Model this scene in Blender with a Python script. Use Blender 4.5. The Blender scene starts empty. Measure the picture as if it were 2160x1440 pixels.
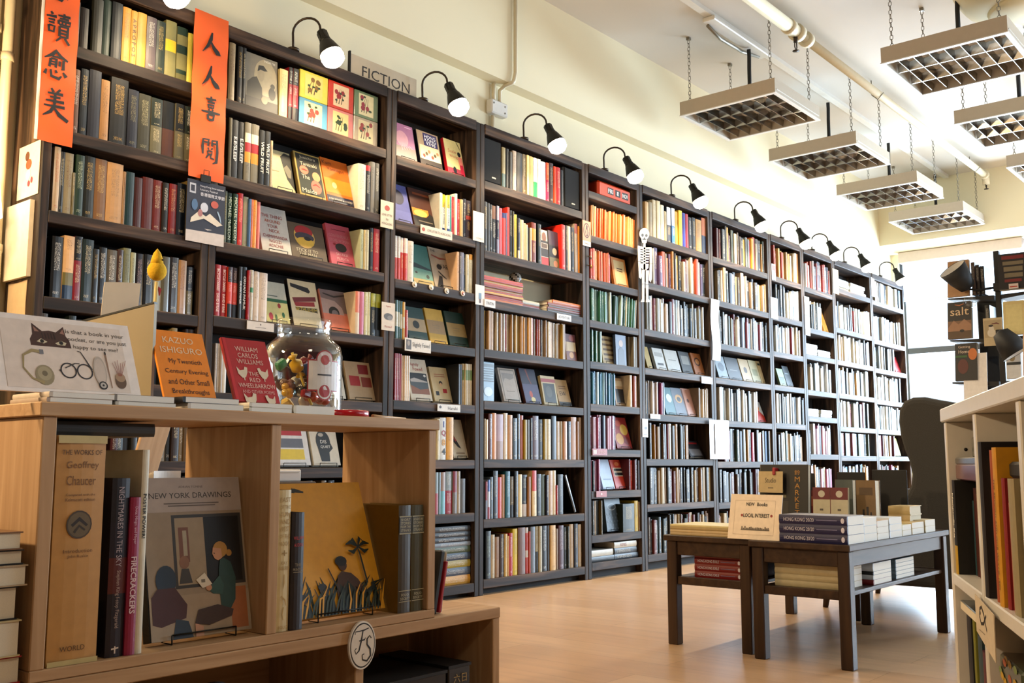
import bpy, math, random, colorsys
from mathutils import Vector, Matrix
import numpy as np
random.seed(7)
SC = bpy.context.scene
COL = SC.collection
# ------------------------------------------------------------------ camera
F_PX, CX, CY = 2124.0, 1080.0, 720.0
CAM_H = 0.68
def _basis(vx=2881.0, hy=978.0):
    p = math.atan((hy - CY) / F_PX)
    up = np.array([0, -math.cos(p), math.sin(p)])
    X = np.array([vx - CX, hy - CY, F_PX]); X /= np.linalg.norm(X)
    up = up - X * (up @ X); up /= np.linalg.norm(up)
    return np.stack([X, np.cross(up, X), up])
RM = _basis()
CAM = np.array([0.0, 0.0, CAM_H])
cd = bpy.data.cameras.new('camera'); co = bpy.data.objects.new('camera', cd); COL.objects.link(co)
r, u, b = RM @ np.array([1, 0, 0]), RM @ np.array([0, -1, 0]), RM @ np.array([0, 0, -1])
co.matrix_world = Matrix(((r[0], u[0], b[0], 0), (r[1], u[1], b[1], 0), (r[2], u[2], b[2], CAM_H), (0, 0, 0, 1)))
cd.sensor_width = 36.0; cd.lens = F_PX / 2160.0 * 36.0; cd.clip_start = 0.05; cd.clip_end = 100
SC.camera = co
# ------------------------------------------------------------------ world, window daylight, exposure
SC.view_settings.view_transform = 'Standard'; SC.view_settings.look = 'None'
SC.view_settings.gamma = 1.0; SC.view_settings.use_curve_mapping = False
SC.view_settings.exposure = 0.08
try:
    SC.cycles.diffuse_bounces = 3; SC.cycles.glossy_bounces = 3; SC.cycles.transmission_bounces = 4; SC.cycles.max_bounces = 8
except Exception: pass
w = bpy.data.worlds.new('daylight'); SC.world = w; w.use_nodes = True
bg = w.node_tree.nodes['Background']; bg.inputs[0].default_value = (0.78, 0.88, 1.0, 1); bg.inputs[1].default_value = 1.6
def area(name, loc, rot, sx, sy, power, col):
    l = bpy.data.lights.new(name, 'AREA'); l.shape = 'RECTANGLE'; l.size = sx; l.size_y = sy; l.energy = power; l.color = col
    o = bpy.data.objects.new(name, l); COL.objects.link(o); o.location = loc; o.rotation_euler = rot
    return o
# daylight entering through the glazing of the far wall (just outside the panes, facing into the room)
area('window_daylight', (11.20, 0.95, 1.72), (0, math.radians(90), 0), 2.1, 5.4, 1320, (0.70, 0.85, 1.0))
# daylight entering through the glazing of the right-hand wall
area('side_window_daylight', (7.2, -3.72, 1.75), (math.radians(90), 0, 0), 5.0, 1.8, 130, (0.86, 0.93, 1.0))
def ray(x, y): return RM @ np.array([x - CX, y - CY, F_PX])
def atY(x, y, Y): d = ray(x, y); return CAM + d * ((Y - CAM[1]) / d[1])
def atX(x, y, X): d = ray(x, y); return CAM + d * ((X - CAM[0]) / d[0])
def atZ(x, y, Z): d = ray(x, y); return CAM + d * ((Z - CAM[2]) / d[2])
def proj(P): c = RM.T @ (np.array(P, float) - CAM); return CX + F_PX * c[0] / c[2], CY + F_PX * c[1] / c[2]

# ------------------------------------------------------------------ colours
def lin(c):
    c = c / 255.0
    return c / 12.92 if c <= 0.04045 else ((c + 0.055) / 1.055) ** 2.4
def hx(s): return (lin(int(s[0:2], 16)), lin(int(s[2:4], 16)), lin(int(s[4:6], 16)), 1.0)
def cword(s):
    r, g, b = (int(s[i:i + 2], 16) / 255 for i in (0, 2, 4))
    h, sat, v = colorsys.rgb_to_hsv(r, g, b); h *= 360
    if v < 0.17: return 'black'
    if sat < 0.13: return 'dark grey' if v < 0.4 else 'grey' if v < 0.68 else 'white'
    if sat < 0.30 and v > 0.7: return 'cream'
    pre = 'dark ' if v < 0.36 else ''
    if h < 14 or h > 345: return pre + ('red' if sat > 0.5 else 'pink' if v > .5 else 'maroon')
    if h < 40:
        if v > 0.74 and sat > 0.6: return 'orange'
        if v > 0.66: return 'tan'
        return pre + 'brown'
    if h < 68: return 'yellow' if v > 0.62 and sat > 0.45 else 'pale yellow' if v > 0.66 else pre + 'olive'
    if h < 165: return pre + 'green'
    if h < 200: return pre + 'teal'
    if h < 255: return pre + 'blue'
    return pre + 'purple'
ORD = ['first', 'second', 'third', 'fourth', 'fifth', 'sixth', 'seventh', 'eighth', 'ninth', 'tenth', 'eleventh', 'twelfth',
       'thirteenth', 'fourteenth', 'fifteenth', 'sixteenth', 'seventeenth', 'eighteenth', 'nineteenth', 'twentieth']
def ordw(n):
    if n <= 20: return ORD[n - 1]
    t = {20: 'twenty', 30: 'thirty', 40: 'forty'}[n // 10 * 10]
    return t + '-' + ORD[n % 10 - 1] if n % 10 else {30: 'thirtieth', 40: 'fortieth'}[n]

# ------------------------------------------------------------------ materials
def nmat(name):
    m = bpy.data.materials.new(name); m.use_nodes = True
    nt = m.node_tree; return m, nt, nt.nodes['Principled BSDF']
def N(nt, t, **kw):
    n = nt.nodes.new(t)
    for k, v in kw.items(): setattr(n, k, v)
    return n
def L(nt, a, b): nt.links.new(a, b)
def plain(name, col, rough=0.5, metal=0.0, var=0.06, scale=30, bump=0.0, spec=0.5):
    """a plain colour with slight mottling"""
    m, nt, p = nmat(name)
    c = hx(col) if isinstance(col, str) else col
    tc = N(nt, 'ShaderNodeTexCoord'); no = N(nt, 'ShaderNodeTexNoise'); no.inputs['Scale'].default_value = scale; no.inputs['Detail'].default_value = 4
    L(nt, tc.outputs['Object'], no.inputs['Vector'])
    mr = N(nt, 'ShaderNodeMapRange'); mr.inputs[3].default_value = 1 - var; mr.inputs[4].default_value = 1 + var
    L(nt, no.outputs[0], mr.inputs[0])
    mx = N(nt, 'ShaderNodeMix', data_type='RGBA', blend_type='MULTIPLY'); mx.inputs[0].default_value = 1; mx.inputs[6].default_value = c
    L(nt, mr.outputs[0], mx.inputs[7]); L(nt, mx.outputs[2], p.inputs['Base Color'])
    p.inputs['Roughness'].default_value = rough; p.inputs['Metallic'].default_value = metal; p.inputs['Specular IOR Level'].default_value = spec
    if bump:
        b = N(nt, 'ShaderNodeBump'); b.inputs['Strength'].default_value = bump; b.inputs['Distance'].default_value = 0.004
        L(nt, no.outputs[0], b.inputs['Height']); L(nt, b.outputs[0], p.inputs['Normal'])
    return m
def wood(name, c1, c2, c3, rough, axis, gscale=1.0, knots=True, bump=0.12):
    """stained timber: long grain along `axis`, random offset for each board, knots"""
    m, nt, p = nmat(name)
    tc = N(nt, 'ShaderNodeTexCoord'); oi = N(nt, 'ShaderNodeObjectInfo')
    ad = N(nt, 'ShaderNodeVectorMath', operation='ADD'); L(nt, tc.outputs['Object'], ad.inputs[0])
    sc = N(nt, 'ShaderNodeVectorMath', operation='SCALE'); sc.inputs[3].default_value = 37.0
    cb = N(nt, 'ShaderNodeCombineXYZ')
    for i in range(3): L(nt, oi.outputs['Random'], cb.inputs[i])
    L(nt, cb.outputs[0], sc.inputs[0]); L(nt, sc.outputs[0], ad.inputs[1])
    mp = N(nt, 'ShaderNodeMapping'); s = [26 * gscale] * 3; s[axis] = 1.7 * gscale; mp.inputs['Scale'].default_value = s
    L(nt, ad.outputs[0], mp.inputs[0])
    n1 = N(nt, 'ShaderNodeTexNoise'); n1.inputs['Scale'].default_value = 1.0; n1.inputs['Detail'].default_value = 6; n1.inputs['Distortion'].default_value = 0.7
    L(nt, mp.outputs[0], n1.inputs['Vector'])
    rp = N(nt, 'ShaderNodeValToRGB'); e = rp.color_ramp.elements
    e[0].position = 0.30; e[0].color = hx(c1); e[1].position = 0.72; e[1].color = hx(c3)
    k = e.new(0.5); k.color = hx(c2)
    L(nt, n1.outputs[0], rp.inputs[0])
    out = rp.outputs[0]
    if knots:
        vo = N(nt, 'ShaderNodeTexVoronoi'); vo.inputs['Scale'].default_value = 3.2; L(nt, ad.outputs[0], vo.inputs['Vector'])
        r2 = N(nt, 'ShaderNodeValToRGB'); e2 = r2.color_ramp.elements
        e2[0].position = 0.03; e2[0].color = (0.25, 0.2, 0.18, 1); e2[1].position = 0.10; e2[1].color = (1, 1, 1, 1)
        L(nt, vo.outputs['Distance'], r2.inputs[0])
        mx = N(nt, 'ShaderNodeMix', data_type='RGBA', blend_type='MULTIPLY'); mx.inputs[0].default_value = 0.8
        L(nt, out, mx.inputs[6]); L(nt, r2.outputs[0], mx.inputs[7]); out = mx.outputs[2]
    L(nt, out, p.inputs['Base Color']); p.inputs['Roughness'].default_value = rough; p.inputs['Specular IOR Level'].default_value = 0.28
    b = N(nt, 'ShaderNodeBump'); b.inputs['Strength'].default_value = bump; b.inputs['Distance'].default_value = 0.003
    L(nt, n1.outputs[0], b.inputs['Height']); L(nt, b.outputs[0], p.inputs['Normal'])
    return m
def print_mat(name, rough, coat=0.0, letters=True):
    """paper / cloth covers: colour from the Col attribute, small illegible spine lettering from Ink"""
    m, nt, p = nmat(name)
    a = N(nt, 'ShaderNodeAttribute', attribute_name='Col')
    tc = N(nt, 'ShaderNodeTexCoord'); no = N(nt, 'ShaderNodeTexNoise'); no.inputs['Scale'].default_value = 45; no.inputs['Detail'].default_value = 3
    L(nt, tc.outputs['Object'], no.inputs['Vector'])
    mr = N(nt, 'ShaderNodeMapRange'); mr.inputs[3].default_value = 0.84; mr.inputs[4].default_value = 1.14; L(nt, no.outputs[0], mr.inputs[0])
    mx = N(nt, 'ShaderNodeMix', data_type='RGBA', blend_type='MULTIPLY'); mx.inputs[0].default_value = 1
    gm = N(nt, 'ShaderNodeGamma'); gm.inputs[1].default_value = 1.32; L(nt, a.outputs['Color'], gm.inputs[0])
    L(nt, gm.outputs[0], mx.inputs[6]); L(nt, mr.outputs[0], mx.inputs[7]); out = mx.outputs[2]
    if letters:
        i = N(nt, 'ShaderNodeAttribute', attribute_name='Ink')
        mp = N(nt, 'ShaderNodeMapping'); mp.inputs['Scale'].default_value = (520, 520, 640); L(nt, tc.outputs['Object'], mp.inputs[0])
        n2 = N(nt, 'ShaderNodeTexNoise'); n2.inputs['Scale'].default_value = 1.0; n2.inputs['Detail'].default_value = 1; L(nt, mp.outputs[0], n2.inputs['Vector'])
        gt = N(nt, 'ShaderNodeMapRange'); gt.inputs[1].default_value = 0.56; gt.inputs[2].default_value = 0.62; L(nt, n2.outputs[0], gt.inputs[0])
        mu = N(nt, 'ShaderNodeMath', operation='MULTIPLY'); L(nt, gt.outputs[0], mu.inputs[0]); L(nt, i.outputs['Alpha'], mu.inputs[1])
        m2 = N(nt, 'ShaderNodeMix', data_type='RGBA'); L(nt, mu.outputs[0], m2.inputs[0]); L(nt, out, m2.inputs[6]); L(nt, i.outputs['Color'], m2.inputs[7]); out = m2.outputs[2]
    L(nt, out, p.inputs['Base Color']); p.inputs['Roughness'].default_value = rough
    p.inputs['Coat Weight'].default_value = coat; p.inputs['Coat Roughness'].default_value = 0.12
    return m
def pages_mat(name, col):
    m, nt, p = nmat(name)
    tc = N(nt, 'ShaderNodeTexCoord'); wv = N(nt, 'ShaderNodeTexNoise'); mp = N(nt, 'ShaderNodeMapping'); mp.inputs['Scale'].default_value = (900, 40, 900)
    L(nt, tc.outputs['Object'], mp.inputs[0]); L(nt, mp.outputs[0], wv.inputs['Vector']); wv.inputs['Scale'].default_value = 1
    mr = N(nt, 'ShaderNodeMapRange'); mr.inputs[3].default_value = 0.8; mr.inputs[4].default_value = 1.1; L(nt, wv.outputs[0], mr.inputs[0])
    mx = N(nt, 'ShaderNodeMix', data_type='RGBA', blend_type='MULTIPLY'); mx.inputs[0].default_value = 1; mx.inputs[6].default_value = hx(col)
    L(nt, mr.outputs[0], mx.inputs[7]); L(nt, mx.outputs[2], p.inputs['Base Color']); p.inputs['Roughness'].default_value = 0.85
    return m
def emit(name, col, s):
    m, nt, p = nmat(name); p.inputs['Base Color'].default_value = (1, 1, 1, 1)
    p.inputs['Emission Color'].default_value = col; p.inputs['Emission Strength'].default_value = s
    return m
M = {}
M['case'] = wood('dark_stained_pine', '0f0a07', '2c1e16', '624a38', 0.6, 0)
M['case_v'] = wood('dark_stained_pine_upright', '0f0a07', '2a1d15', '5c4636', 0.6, 2)
M['back'] = plain('dark_back_board', '15100d', 0.8)
M['oak'] = wood('pale_oak_veneer', 'a27e59', 'b08c66', 'bd9a74', 0.5, 0, 1.6, False, 0.05)
M['oak_v'] = wood('pale_oak_veneer_upright', 'a27e59', 'b08c66', 'bd9a74', 0.5, 2, 1.6, False, 0.05)
M['walnut'] = wood('dark_walnut_veneer', '2a1b12', '38261a', '443020', 0.42, 0, 1.3, False, 0.05)
M['walnut_v'] = wood('dark_walnut_veneer_upright', '2a1b12', '38261a', '443020', 0.42, 2, 1.3, False, 0.05)
M['cover'] = print_mat('book_cover_paper', 0.48)
M['gloss'] = print_mat('book_cover_glossy', 0.3, 0.6)
M['ink'] = print_mat('printed_colour', 0.5, 0.0, False)
M['pages'] = pages_mat('page_edges', 'd9cdb4')
M['pages_w'] = pages_mat('white_page_edges', 'e6e2d8')
M['wall'] = plain('cream_wall_paint', 'e6dab8', 0.75, var=0.03, scale=3, bump=0.05)
M['dark_wall'] = plain('dark_unseen_wall', '54402f', 0.8, var=.3, scale=8)  # unseen walls given a dark tone to cut bounce light
M['ceil'] = plain('ceiling_paint', 'cbc4b8', 0.8, var=0.03, scale=2)
M['white'] = plain('white_enamel', 'd8d4cc', 0.4)
M['fixture'] = plain('grey_beige_steel', 'b4a794', 0.45)
M['pipe'] = plain('cream_pipe_paint', 'd8ccae', 0.45)
M['blackm'] = plain('black_metal', '16150f', 0.42, 0.4)
M['bronze'] = plain('dark_bronze_metal', '3a3026', 0.4, 0.6)
M['chrome'] = plain('brushed_louvre_metal', 'a8a39c', 0.16, 1.0)
M['steel'] = plain('zinc_chain', '8a8478', 0.4, 0.8)
M['blackp'] = plain('black_plastic', '0c0c0d', 0.6)
M['paper'] = plain('white_card', 'e4dcd0', 0.7, var=0.03)
M['bulb'] = emit('warm_lamp_bulb', (1.0, 0.84, 0.58, 1), 40)
M['whiteshelf'] = plain('white_lacquer_board', 'd8d3ca', 0.3)
M['fabric'] = plain('charcoal_wool_fabric', '403e3a', 0.95, var=0.25, scale=260, bump=0.3)
m, nt, p = nmat('clear_glass'); nt.nodes.remove(p)
tr = N(nt, 'ShaderNodeBsdfTransparent'); tr.inputs[0].default_value = (0.98, 0.99, 0.985, 1); gl = N(nt, 'ShaderNodeBsdfGlossy'); gl.inputs['Roughness'].default_value = 0.03
lw = N(nt, 'ShaderNodeLayerWeight'); lw.inputs[0].default_value = 0.5; pw = N(nt, 'ShaderNodeMath', operation='POWER'); pw.inputs[1].default_value = 3.5; L(nt, lw.outputs['Facing'], pw.inputs[0])
fr = N(nt, 'ShaderNodeMath', operation='MULTIPLY_ADD'); fr.inputs[1].default_value = 0.6; fr.inputs[2].default_value = 0.07; L(nt, pw.outputs[0], fr.inputs[0])
ms = N(nt, 'ShaderNodeMixShader'); L(nt, fr.outputs[0], ms.inputs[0]); L(nt, tr.outputs[0], ms.inputs[1]); L(nt, gl.outputs[0], ms.inputs[2])
L(nt, ms.outputs[0], nt.nodes['Material Output'].inputs[0]); M['glass'] = m

# ------------------------------------------------------------------ mesh builder
class MB:
    def __init__(self): self.v = []; self.f = []; self.c = []; self.k = []; self.m = []; self.sm = []
    def face(self, idx, col=None, ink=None, mi=0, smooth=False):
        self.f.append(idx); self.c.append(col); self.k.append(ink); self.m.append(mi); self.sm.append(smooth)
    def add(self, vs, fs, col=None, ink=None, X=None, mi=0, smooth=False):
        o = len(self.v)
        if X is not None: vs = [tuple(X @ Vector(p)) for p in vs]
        self.v += [tuple(p) for p in vs]
        for q in fs: self.face([i + o for i in q], col, ink, mi, smooth)
        return o
    def box(self, a, b, col=None, X=None, mi=0, ink=None):
        x0, y0, z0 = a; x1, y1, z1 = b
        vs = [(x0, y0, z0), (x1, y0, z0), (x1, y1, z0), (x0, y1, z0), (x0, y0, z1), (x1, y0, z1), (x1, y1, z1), (x0, y1, z1)]
        self.add(vs, [(0, 3, 2, 1), (4, 5, 6, 7), (0, 1, 5, 4), (1, 2, 6, 5), (2, 3, 7, 6), (3, 0, 4, 7)], col, ink, X, mi)
    def bbox(self, a, b, bv=0.003, col=None, X=None):
        """box with chamfered edges"""
        x0, y0, z0 = a; x1, y1, z1 = b
        bv = min(bv, (x1 - x0) / 2.2, (y1 - y0) / 2.2, (z1 - z0) / 2.2)
        vs = []; idx = {}
        for sx in (0, 1):
            for sy in (0, 1):
                for sz in (0, 1):
                    cx, cy, cz = (x0, x1)[sx], (y0, y1)[sy], (z0, z1)[sz]
                    dx, dy, dz = bv * (1 - 2 * sx), bv * (1 - 2 * sy), bv * (1 - 2 * sz)
                    for ax, p in enumerate(((cx, cy + dy, cz + dz), (cx + dx, cy, cz + dz), (cx + dx, cy + dy, cz))):
                        idx[(sx, sy, sz, ax)] = len(vs); vs.append(p)
        I = lambda x, y, z, a: idx[(x, y, z, a)]
        fs = []
        for s in (0, 1):
            q = [I(s, 0, 0, 0), I(s, 1, 0, 0), I(s, 1, 1, 0), I(s, 0, 1, 0)]; fs.append(q if s else q[::-1])
            q = [I(0, s, 0, 1), I(1, s, 0, 1), I(1, s, 1, 1), I(0, s, 1, 1)]; fs.append(q[::-1] if s else q)
            q = [I(0, 0, s, 2), I(1, 0, s, 2), I(1, 1, s, 2), I(0, 1, s, 2)]; fs.append(q if s else q[::-1])
        for s in (0, 1):
            for t in (0, 1):
                q = [I(s, t, 0, 0), I(s, t, 1, 0), I(s, t, 1, 1), I(s, t, 0, 1)]; fs.append(q if s != t else q[::-1])
                q = [I(s, 0, t, 0), I(s, 1, t, 0), I(s, 1, t, 2), I(s, 0, t, 2)]; fs.append(q[::-1] if s != t else q)
                q = [I(0, s, t, 1), I(1, s, t, 1), I(1, s, t, 2), I(0, s, t, 2)]; fs.append(q if s != t else q[::-1])
        for sx in (0, 1):
            for sy in (0, 1):
                for sz in (0, 1):
                    q = [I(sx, sy, sz, 0), I(sx, sy, sz, 1), I(sx, sy, sz, 2)]
                    fs.append(q if (sx + sy + sz) % 2 else q[::-1])
        self.add(vs, fs, col, None, X)
    def tube(self, pts, r, n=8, col=None, caps=True, X=None):
        """swept tube; r may be a list"""
        pts = [Vector(p) for p in pts]; rs = r if isinstance(r, (list, tuple)) else [r] * len(pts)
        vs = []; fs = []; prev = None
        for i, p in enumerate(pts):
            t = (pts[min(i + 1, len(pts) - 1)] - pts[max(i - 1, 0)]).normalized()
            if prev is None:
                a = Vector((0, 0, 1)) if abs(t.z) < 0.9 else Vector((1, 0, 0)); nrm = t.cross(a).normalized()
            else: nrm = (prev - t * prev.dot(t)).normalized()
            prev = nrm; bn = t.cross(nrm)
            for k in range(n):
                a = 2 * math.pi * k / n; vs.append(p + (nrm * math.cos(a) + bn * math.sin(a)) * rs[i])
        for i in range(len(pts) - 1):
            for k in range(n):
                fs.append((i * n + k, i * n + (k + 1) % n, (i + 1) * n + (k + 1) % n, (i + 1) * n + k))
        o = self.add(vs, fs, col, None, X, smooth=True)
        if caps:
            self.face([o + k for k in range(n)][::-1], col); self.face([o + (len(pts) - 1) * n + k for k in range(n)], col)
    def lathe(self, prof, n=24, c=(0, 0, 0), col=None, X=None, close=True):
        """profile [(r, z)] turned about the vertical axis"""
        vs = []; fs = []
        for r, z in prof:
            for k in range(n):
                a = 2 * math.pi * k / n; vs.append((c[0] + r * math.cos(a), c[1] + r * math.sin(a), c[2] + z))
        for i in range(len(prof) - 1):
            for k in range(n): fs.append((i * n + k, i * n + (k + 1) % n, (i + 1) * n + (k + 1) % n, (i + 1) * n + k))
        o = self.add(vs, fs, col, None, X, smooth=True)
        if close:
            if prof[0][0] > 1e-5: self.face([o + k for k in range(n)][::-1], col)
            if prof[-1][0] > 1e-5: self.face([o + (len(prof) - 1) * n + k for k in range(n)], col)
    def prism(self, poly, y0, y1, col=None, X=None, plane='xz'):
        """polygon in the xz plane extruded along y (or xy extruded along z)"""
        n = len(poly)
        mk = (lambda p, q: (p[0], q, p[1])) if plane == 'xz' else (lambda p, q: (p[0], p[1], q)) if plane == 'xy' else (lambda p, q: (q, p[0], p[1]))
        vs = [mk(p, y0) for p in poly] + [mk(p, y1) for p in poly]
        fs = [tuple(range(n)), tuple(range(2 * n - 1, n - 1, -1))] + [(i, i + n, (i + 1) % n + n, (i + 1) % n) for i in range(n)]
        self.add(vs, fs, col, None, X)
    def blob(self, c, r, col=None, n=12, m=8, X=None):
        rx, ry, rz = r if isinstance(r, (tuple, list)) else (r, r, r)
        prof = [(math.sin(math.pi * i / m), -math.cos(math.pi * i / m)) for i in range(m + 1)]
        vs = []; fs = []
        for a, z in prof:
            for k in range(n):
                t = 2 * math.pi * k / n; vs.append((c[0] + rx * a * math.cos(t), c[1] + ry * a * math.sin(t), c[2] + rz * z))
        for i in range(m):
            for k in range(n): fs.append((i * n + k, i * n + (k + 1) % n, (i + 1) * n + (k + 1) % n, (i + 1) * n + k))
        self.add(vs, fs, col, None, X, smooth=True)
    def mesh(self, name):
        me = bpy.data.meshes.new(name); me.from_pydata(self.v, [], self.f)
        if any(c is not None for c in self.c):
            a = me.color_attributes.new('Col', 'FLOAT_COLOR', 'CORNER'); k = me.color_attributes.new('Ink', 'FLOAT_COLOR', 'CORNER')
            ca = []; ka = []
            for f, c, kk in zip(self.f, self.c, self.k):
                ca += list(c or (.5, .5, .5, 1)) * len(f); ka += list(kk or (0, 0, 0, 0)) * len(f)
            a.data.foreach_set('color', ca); k.data.foreach_set('color', ka)
        if any(self.sm): me.polygons.foreach_set('use_smooth', self.sm)
        if any(self.m): me.polygons.foreach_set('material_index', self.m)
        me.update(); return me
    def build(self, name, mat, parent=None, loc=None, rot=None, recalc=False):
        me = self.mesh(name)
        if recalc:
            import bmesh
            bm = bmesh.new(); bm.from_mesh(me); bmesh.ops.recalc_face_normals(bm, faces=bm.faces); bm.to_mesh(me); bm.free()
        for m in (mat if isinstance(mat, (list, tuple)) else [mat]): me.materials.append(m)
        return link(name, me, parent, loc, rot)
def link(name, me, parent=None, loc=None, rot=None):
    o = bpy.data.objects.new(name, me); COL.objects.link(o)
    if parent is not None: o.parent = parent
    if loc is not None: o.location = loc
    if rot is not None: o.rotation_euler = rot
    return o
def tag(o, label=None, cat=None, group=None, kind=None):
    if label: o['label'] = label
    if cat: o['category'] = cat
    if group: o['group'] = group
    if kind: o['kind'] = kind
    return o
def thing(name, label, cat, loc=(0, 0, 0), rot=None, group=None):
    o = bpy.data.objects.new(name, None); COL.objects.link(o); o.location = loc; o.empty_display_size = 0.05
    if rot is not None: o.rotation_euler = rot
    return tag(o, label, cat, group)
def copy_tree(o, parent=None):
    c = o.copy(); COL.objects.link(c); c.parent = parent
    for ch in list(o.children): copy_tree(ch, c)
    return c
def struct(name, mb, mat, parent=None, recalc=False):
    o = mb.build(name, mat, parent, recalc=recalc)
    if parent is None: o['kind'] = 'structure'
    return o

# ------------------------------------------------------------------ flat print: text, shapes, brush strokes
_tc = {}
def text_geo(s):
    if s in _tc: return _tc[s]
    c = bpy.data.curves.new('lettering', 'FONT'); c.body = s.lstrip('*'); c.offset = 0.022 if s.startswith('*') else 0.0; c.align_x = 'CENTER'; c.align_y = 'CENTER'; c.resolution_u = 2
    o = bpy.data.objects.new('lettering', c); COL.objects.link(o)
    me = o.to_mesh()
    vs = [tuple(v.co) for v in me.vertices]; fs = [tuple(p.vertices) for p in me.polygons]
    o.to_mesh_clear(); bpy.data.objects.remove(o); bpy.data.curves.remove(c)
    if not vs: vs = [(0, 0, 0)]
    xs = [v[0] for v in vs]; ys = [v[1] for v in vs]
    x0, x1, y0, y1 = min(xs), max(xs), min(ys), max(ys)
    _tc[s] = ([(v[0] - (x0 + x1) / 2, v[1] - (y0 + y1) / 2) for v in vs], fs, max(x1 - x0, 1e-4), max(y1 - y0, 1e-4))
    return _tc[s]
def art(mb, els, W, H, X=None, eps=0.0004, step=0.00012):
    """paint elements in unit coordinates on a W x H rectangle lying in local xz, facing -y"""
    lv = 0
    def put(poly, fs, col):
        nonlocal lv
        y = -(eps + lv * step); mb.add([(a * W, y, b * H) for a, b in poly], fs, hx(col), None, X)
    for e in els:
        k = e[0]; lv += 1
        if k == 'r': _, x0, y0, x1, y1, c = e; put([(x0, y0), (x1, y0), (x1, y1), (x0, y1)], [(0, 1, 2, 3)], c)
        elif k == 'e':
            _, cx, cy, rx, ry, c = e; n = 18
            put([(cx + rx * math.cos(2 * math.pi * i / n), cy + ry * math.sin(2 * math.pi * i / n)) for i in range(n)], [tuple(range(n))], c)
        elif k == 'p':
            _, pts, c = e; put(pts, [tuple(range(len(pts)))], c)
        elif k == 't':     # text fitted into a box of width w, height h (unit coords), optional rotation by 90 degrees
            _, s, cx, cy, tw, th, c = e[:7]; rot = e[7] if len(e) > 7 else 0
            vs, fs, gw, gh = text_geo(s)
            if rot:
                sx = tw * W / gh; sy = th * H / gw
                sx = min(sx, sy * 1.3); sy = min(sy, sx * 1.25)
                d = 1 if rot > 0 else -1
                put([(cx + d * v[1] * sx / W, cy - d * v[0] * sy / H) for v in vs], fs, c)
            else:
                sy = th * H / gh; sx = min(sy * 1.15, tw * W / gw); sy = min(sy, sx * 1.5)
                put([(cx + v[0] * sx / W, cy + v[1] * sy / H) for v in vs], fs, c)
        elif k == 's':     # brush stroke through (x, y, width)
            _, pts, c = e
            q = []; n = len(pts); lft = []; rgt = []
            for i, (x, y, wd) in enumerate(pts):
                x0, y0 = pts[max(i - 1, 0)][:2]; x1, y1 = pts[min(i + 1, n - 1)][:2]
                dx, dy = (x1 - x0) * W, (y1 - y0) * H; l = math.hypot(dx, dy) or 1
                nx, ny = -dy / l * wd * W / 2, dx / l * wd * W / 2
                lft.append((x + nx / W, y + ny / H)); rgt.append((x - nx / W, y - ny / H))
            poly = lft + rgt; fs = [(i, n + i, n + i + 1, i + 1) for i in range(n - 1)]
            put(poly, fs, c)
# ------------------------------------------------------------------ the room
D = 3.565            # front plane of the bookcases
WALL_Y, BEAM_Y, FAR_X, BEAM_X, CEIL = 3.82, 3.73, 11.0, 10.43, 3.575
BACK_X, RIGHT_Y = -2.4, -3.6
def floor_mat():
    m, nt, p = nmat('honey_wood_floor')
    tc = N(nt, 'ShaderNodeTexCoord'); mp = N(nt, 'ShaderNodeMapping'); mp.inputs['Rotation'].default_value = (0, 0, math.radians(90)); L(nt, tc.outputs['Object'], mp.inputs[0])
    br = N(nt, 'ShaderNodeTexBrick'); br.inputs['Scale'].default_value = 1; br.inputs['Brick Width'].default_value = 1.25; br.inputs['Row Height'].default_value = 0.19
    br.inputs['Mortar Size'].default_value = 0.0012; br.inputs['Color1'].default_value = hx('be9872'); br.inputs['Color2'].default_value = hx('cba782'); br.inputs['Mortar'].default_value = hx('98754f')
    L(nt, mp.outputs[0], br.inputs['Vector'])
    m2 = N(nt, 'ShaderNodeMapping'); m2.inputs['Scale'].default_value = (14, 1.6, 1); L(nt, tc.outputs['Object'], m2.inputs[0])
    n1 = N(nt, 'ShaderNodeTexNoise'); n1.inputs['Scale'].default_value = 1.6; n1.inputs['Detail'].default_value = 5; n1.inputs['Distortion'].default_value = 0.5; L(nt, m2.outputs[0], n1.inputs['Vector'])
    mr = N(nt, 'ShaderNodeMapRange'); mr.inputs[3].default_value = 0.78; mr.inputs[4].default_value = 1.18; L(nt, n1.outputs[0], mr.inputs[0])
    mx = N(nt, 'ShaderNodeMix', data_type='RGBA', blend_type='MULTIPLY'); mx.inputs[0].default_value = 1; L(nt, br.outputs[0], mx.inputs[6]); L(nt, mr.outputs[0], mx.inputs[7])
    L(nt, mx.outputs[2], p.inputs['Base Color']); p.inputs['Roughness'].default_value = 0.3
    return m
M['floor'] = floor_mat()
b = MB(); b.box((BACK_X - .1, RIGHT_Y - .1, -0.1), (FAR_X + .1, WALL_Y + .1, 0)); struct('floor', b, M['floor'])
b = MB(); b.box((BACK_X - .1, RIGHT_Y - .1, CEIL), (FAR_X + .1, WALL_Y + .1, CEIL + .1)); struct('ceiling', b, M['ceil'])
b = MB(); b.box((BACK_X - .1, WALL_Y, 0), (FAR_X + .1, WALL_Y + .1, CEIL)); struct('wall_left', b, M['wall'])
b = MB(); b.box((BACK_X - .1, RIGHT_Y - .1, 0), (BACK_X, WALL_Y, CEIL)); struct('wall_back', b, M['dark_wall'])
WY0, WY1, WZ0, WZ1 = -1.75, 3.735, 0.62, 2.95
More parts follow.
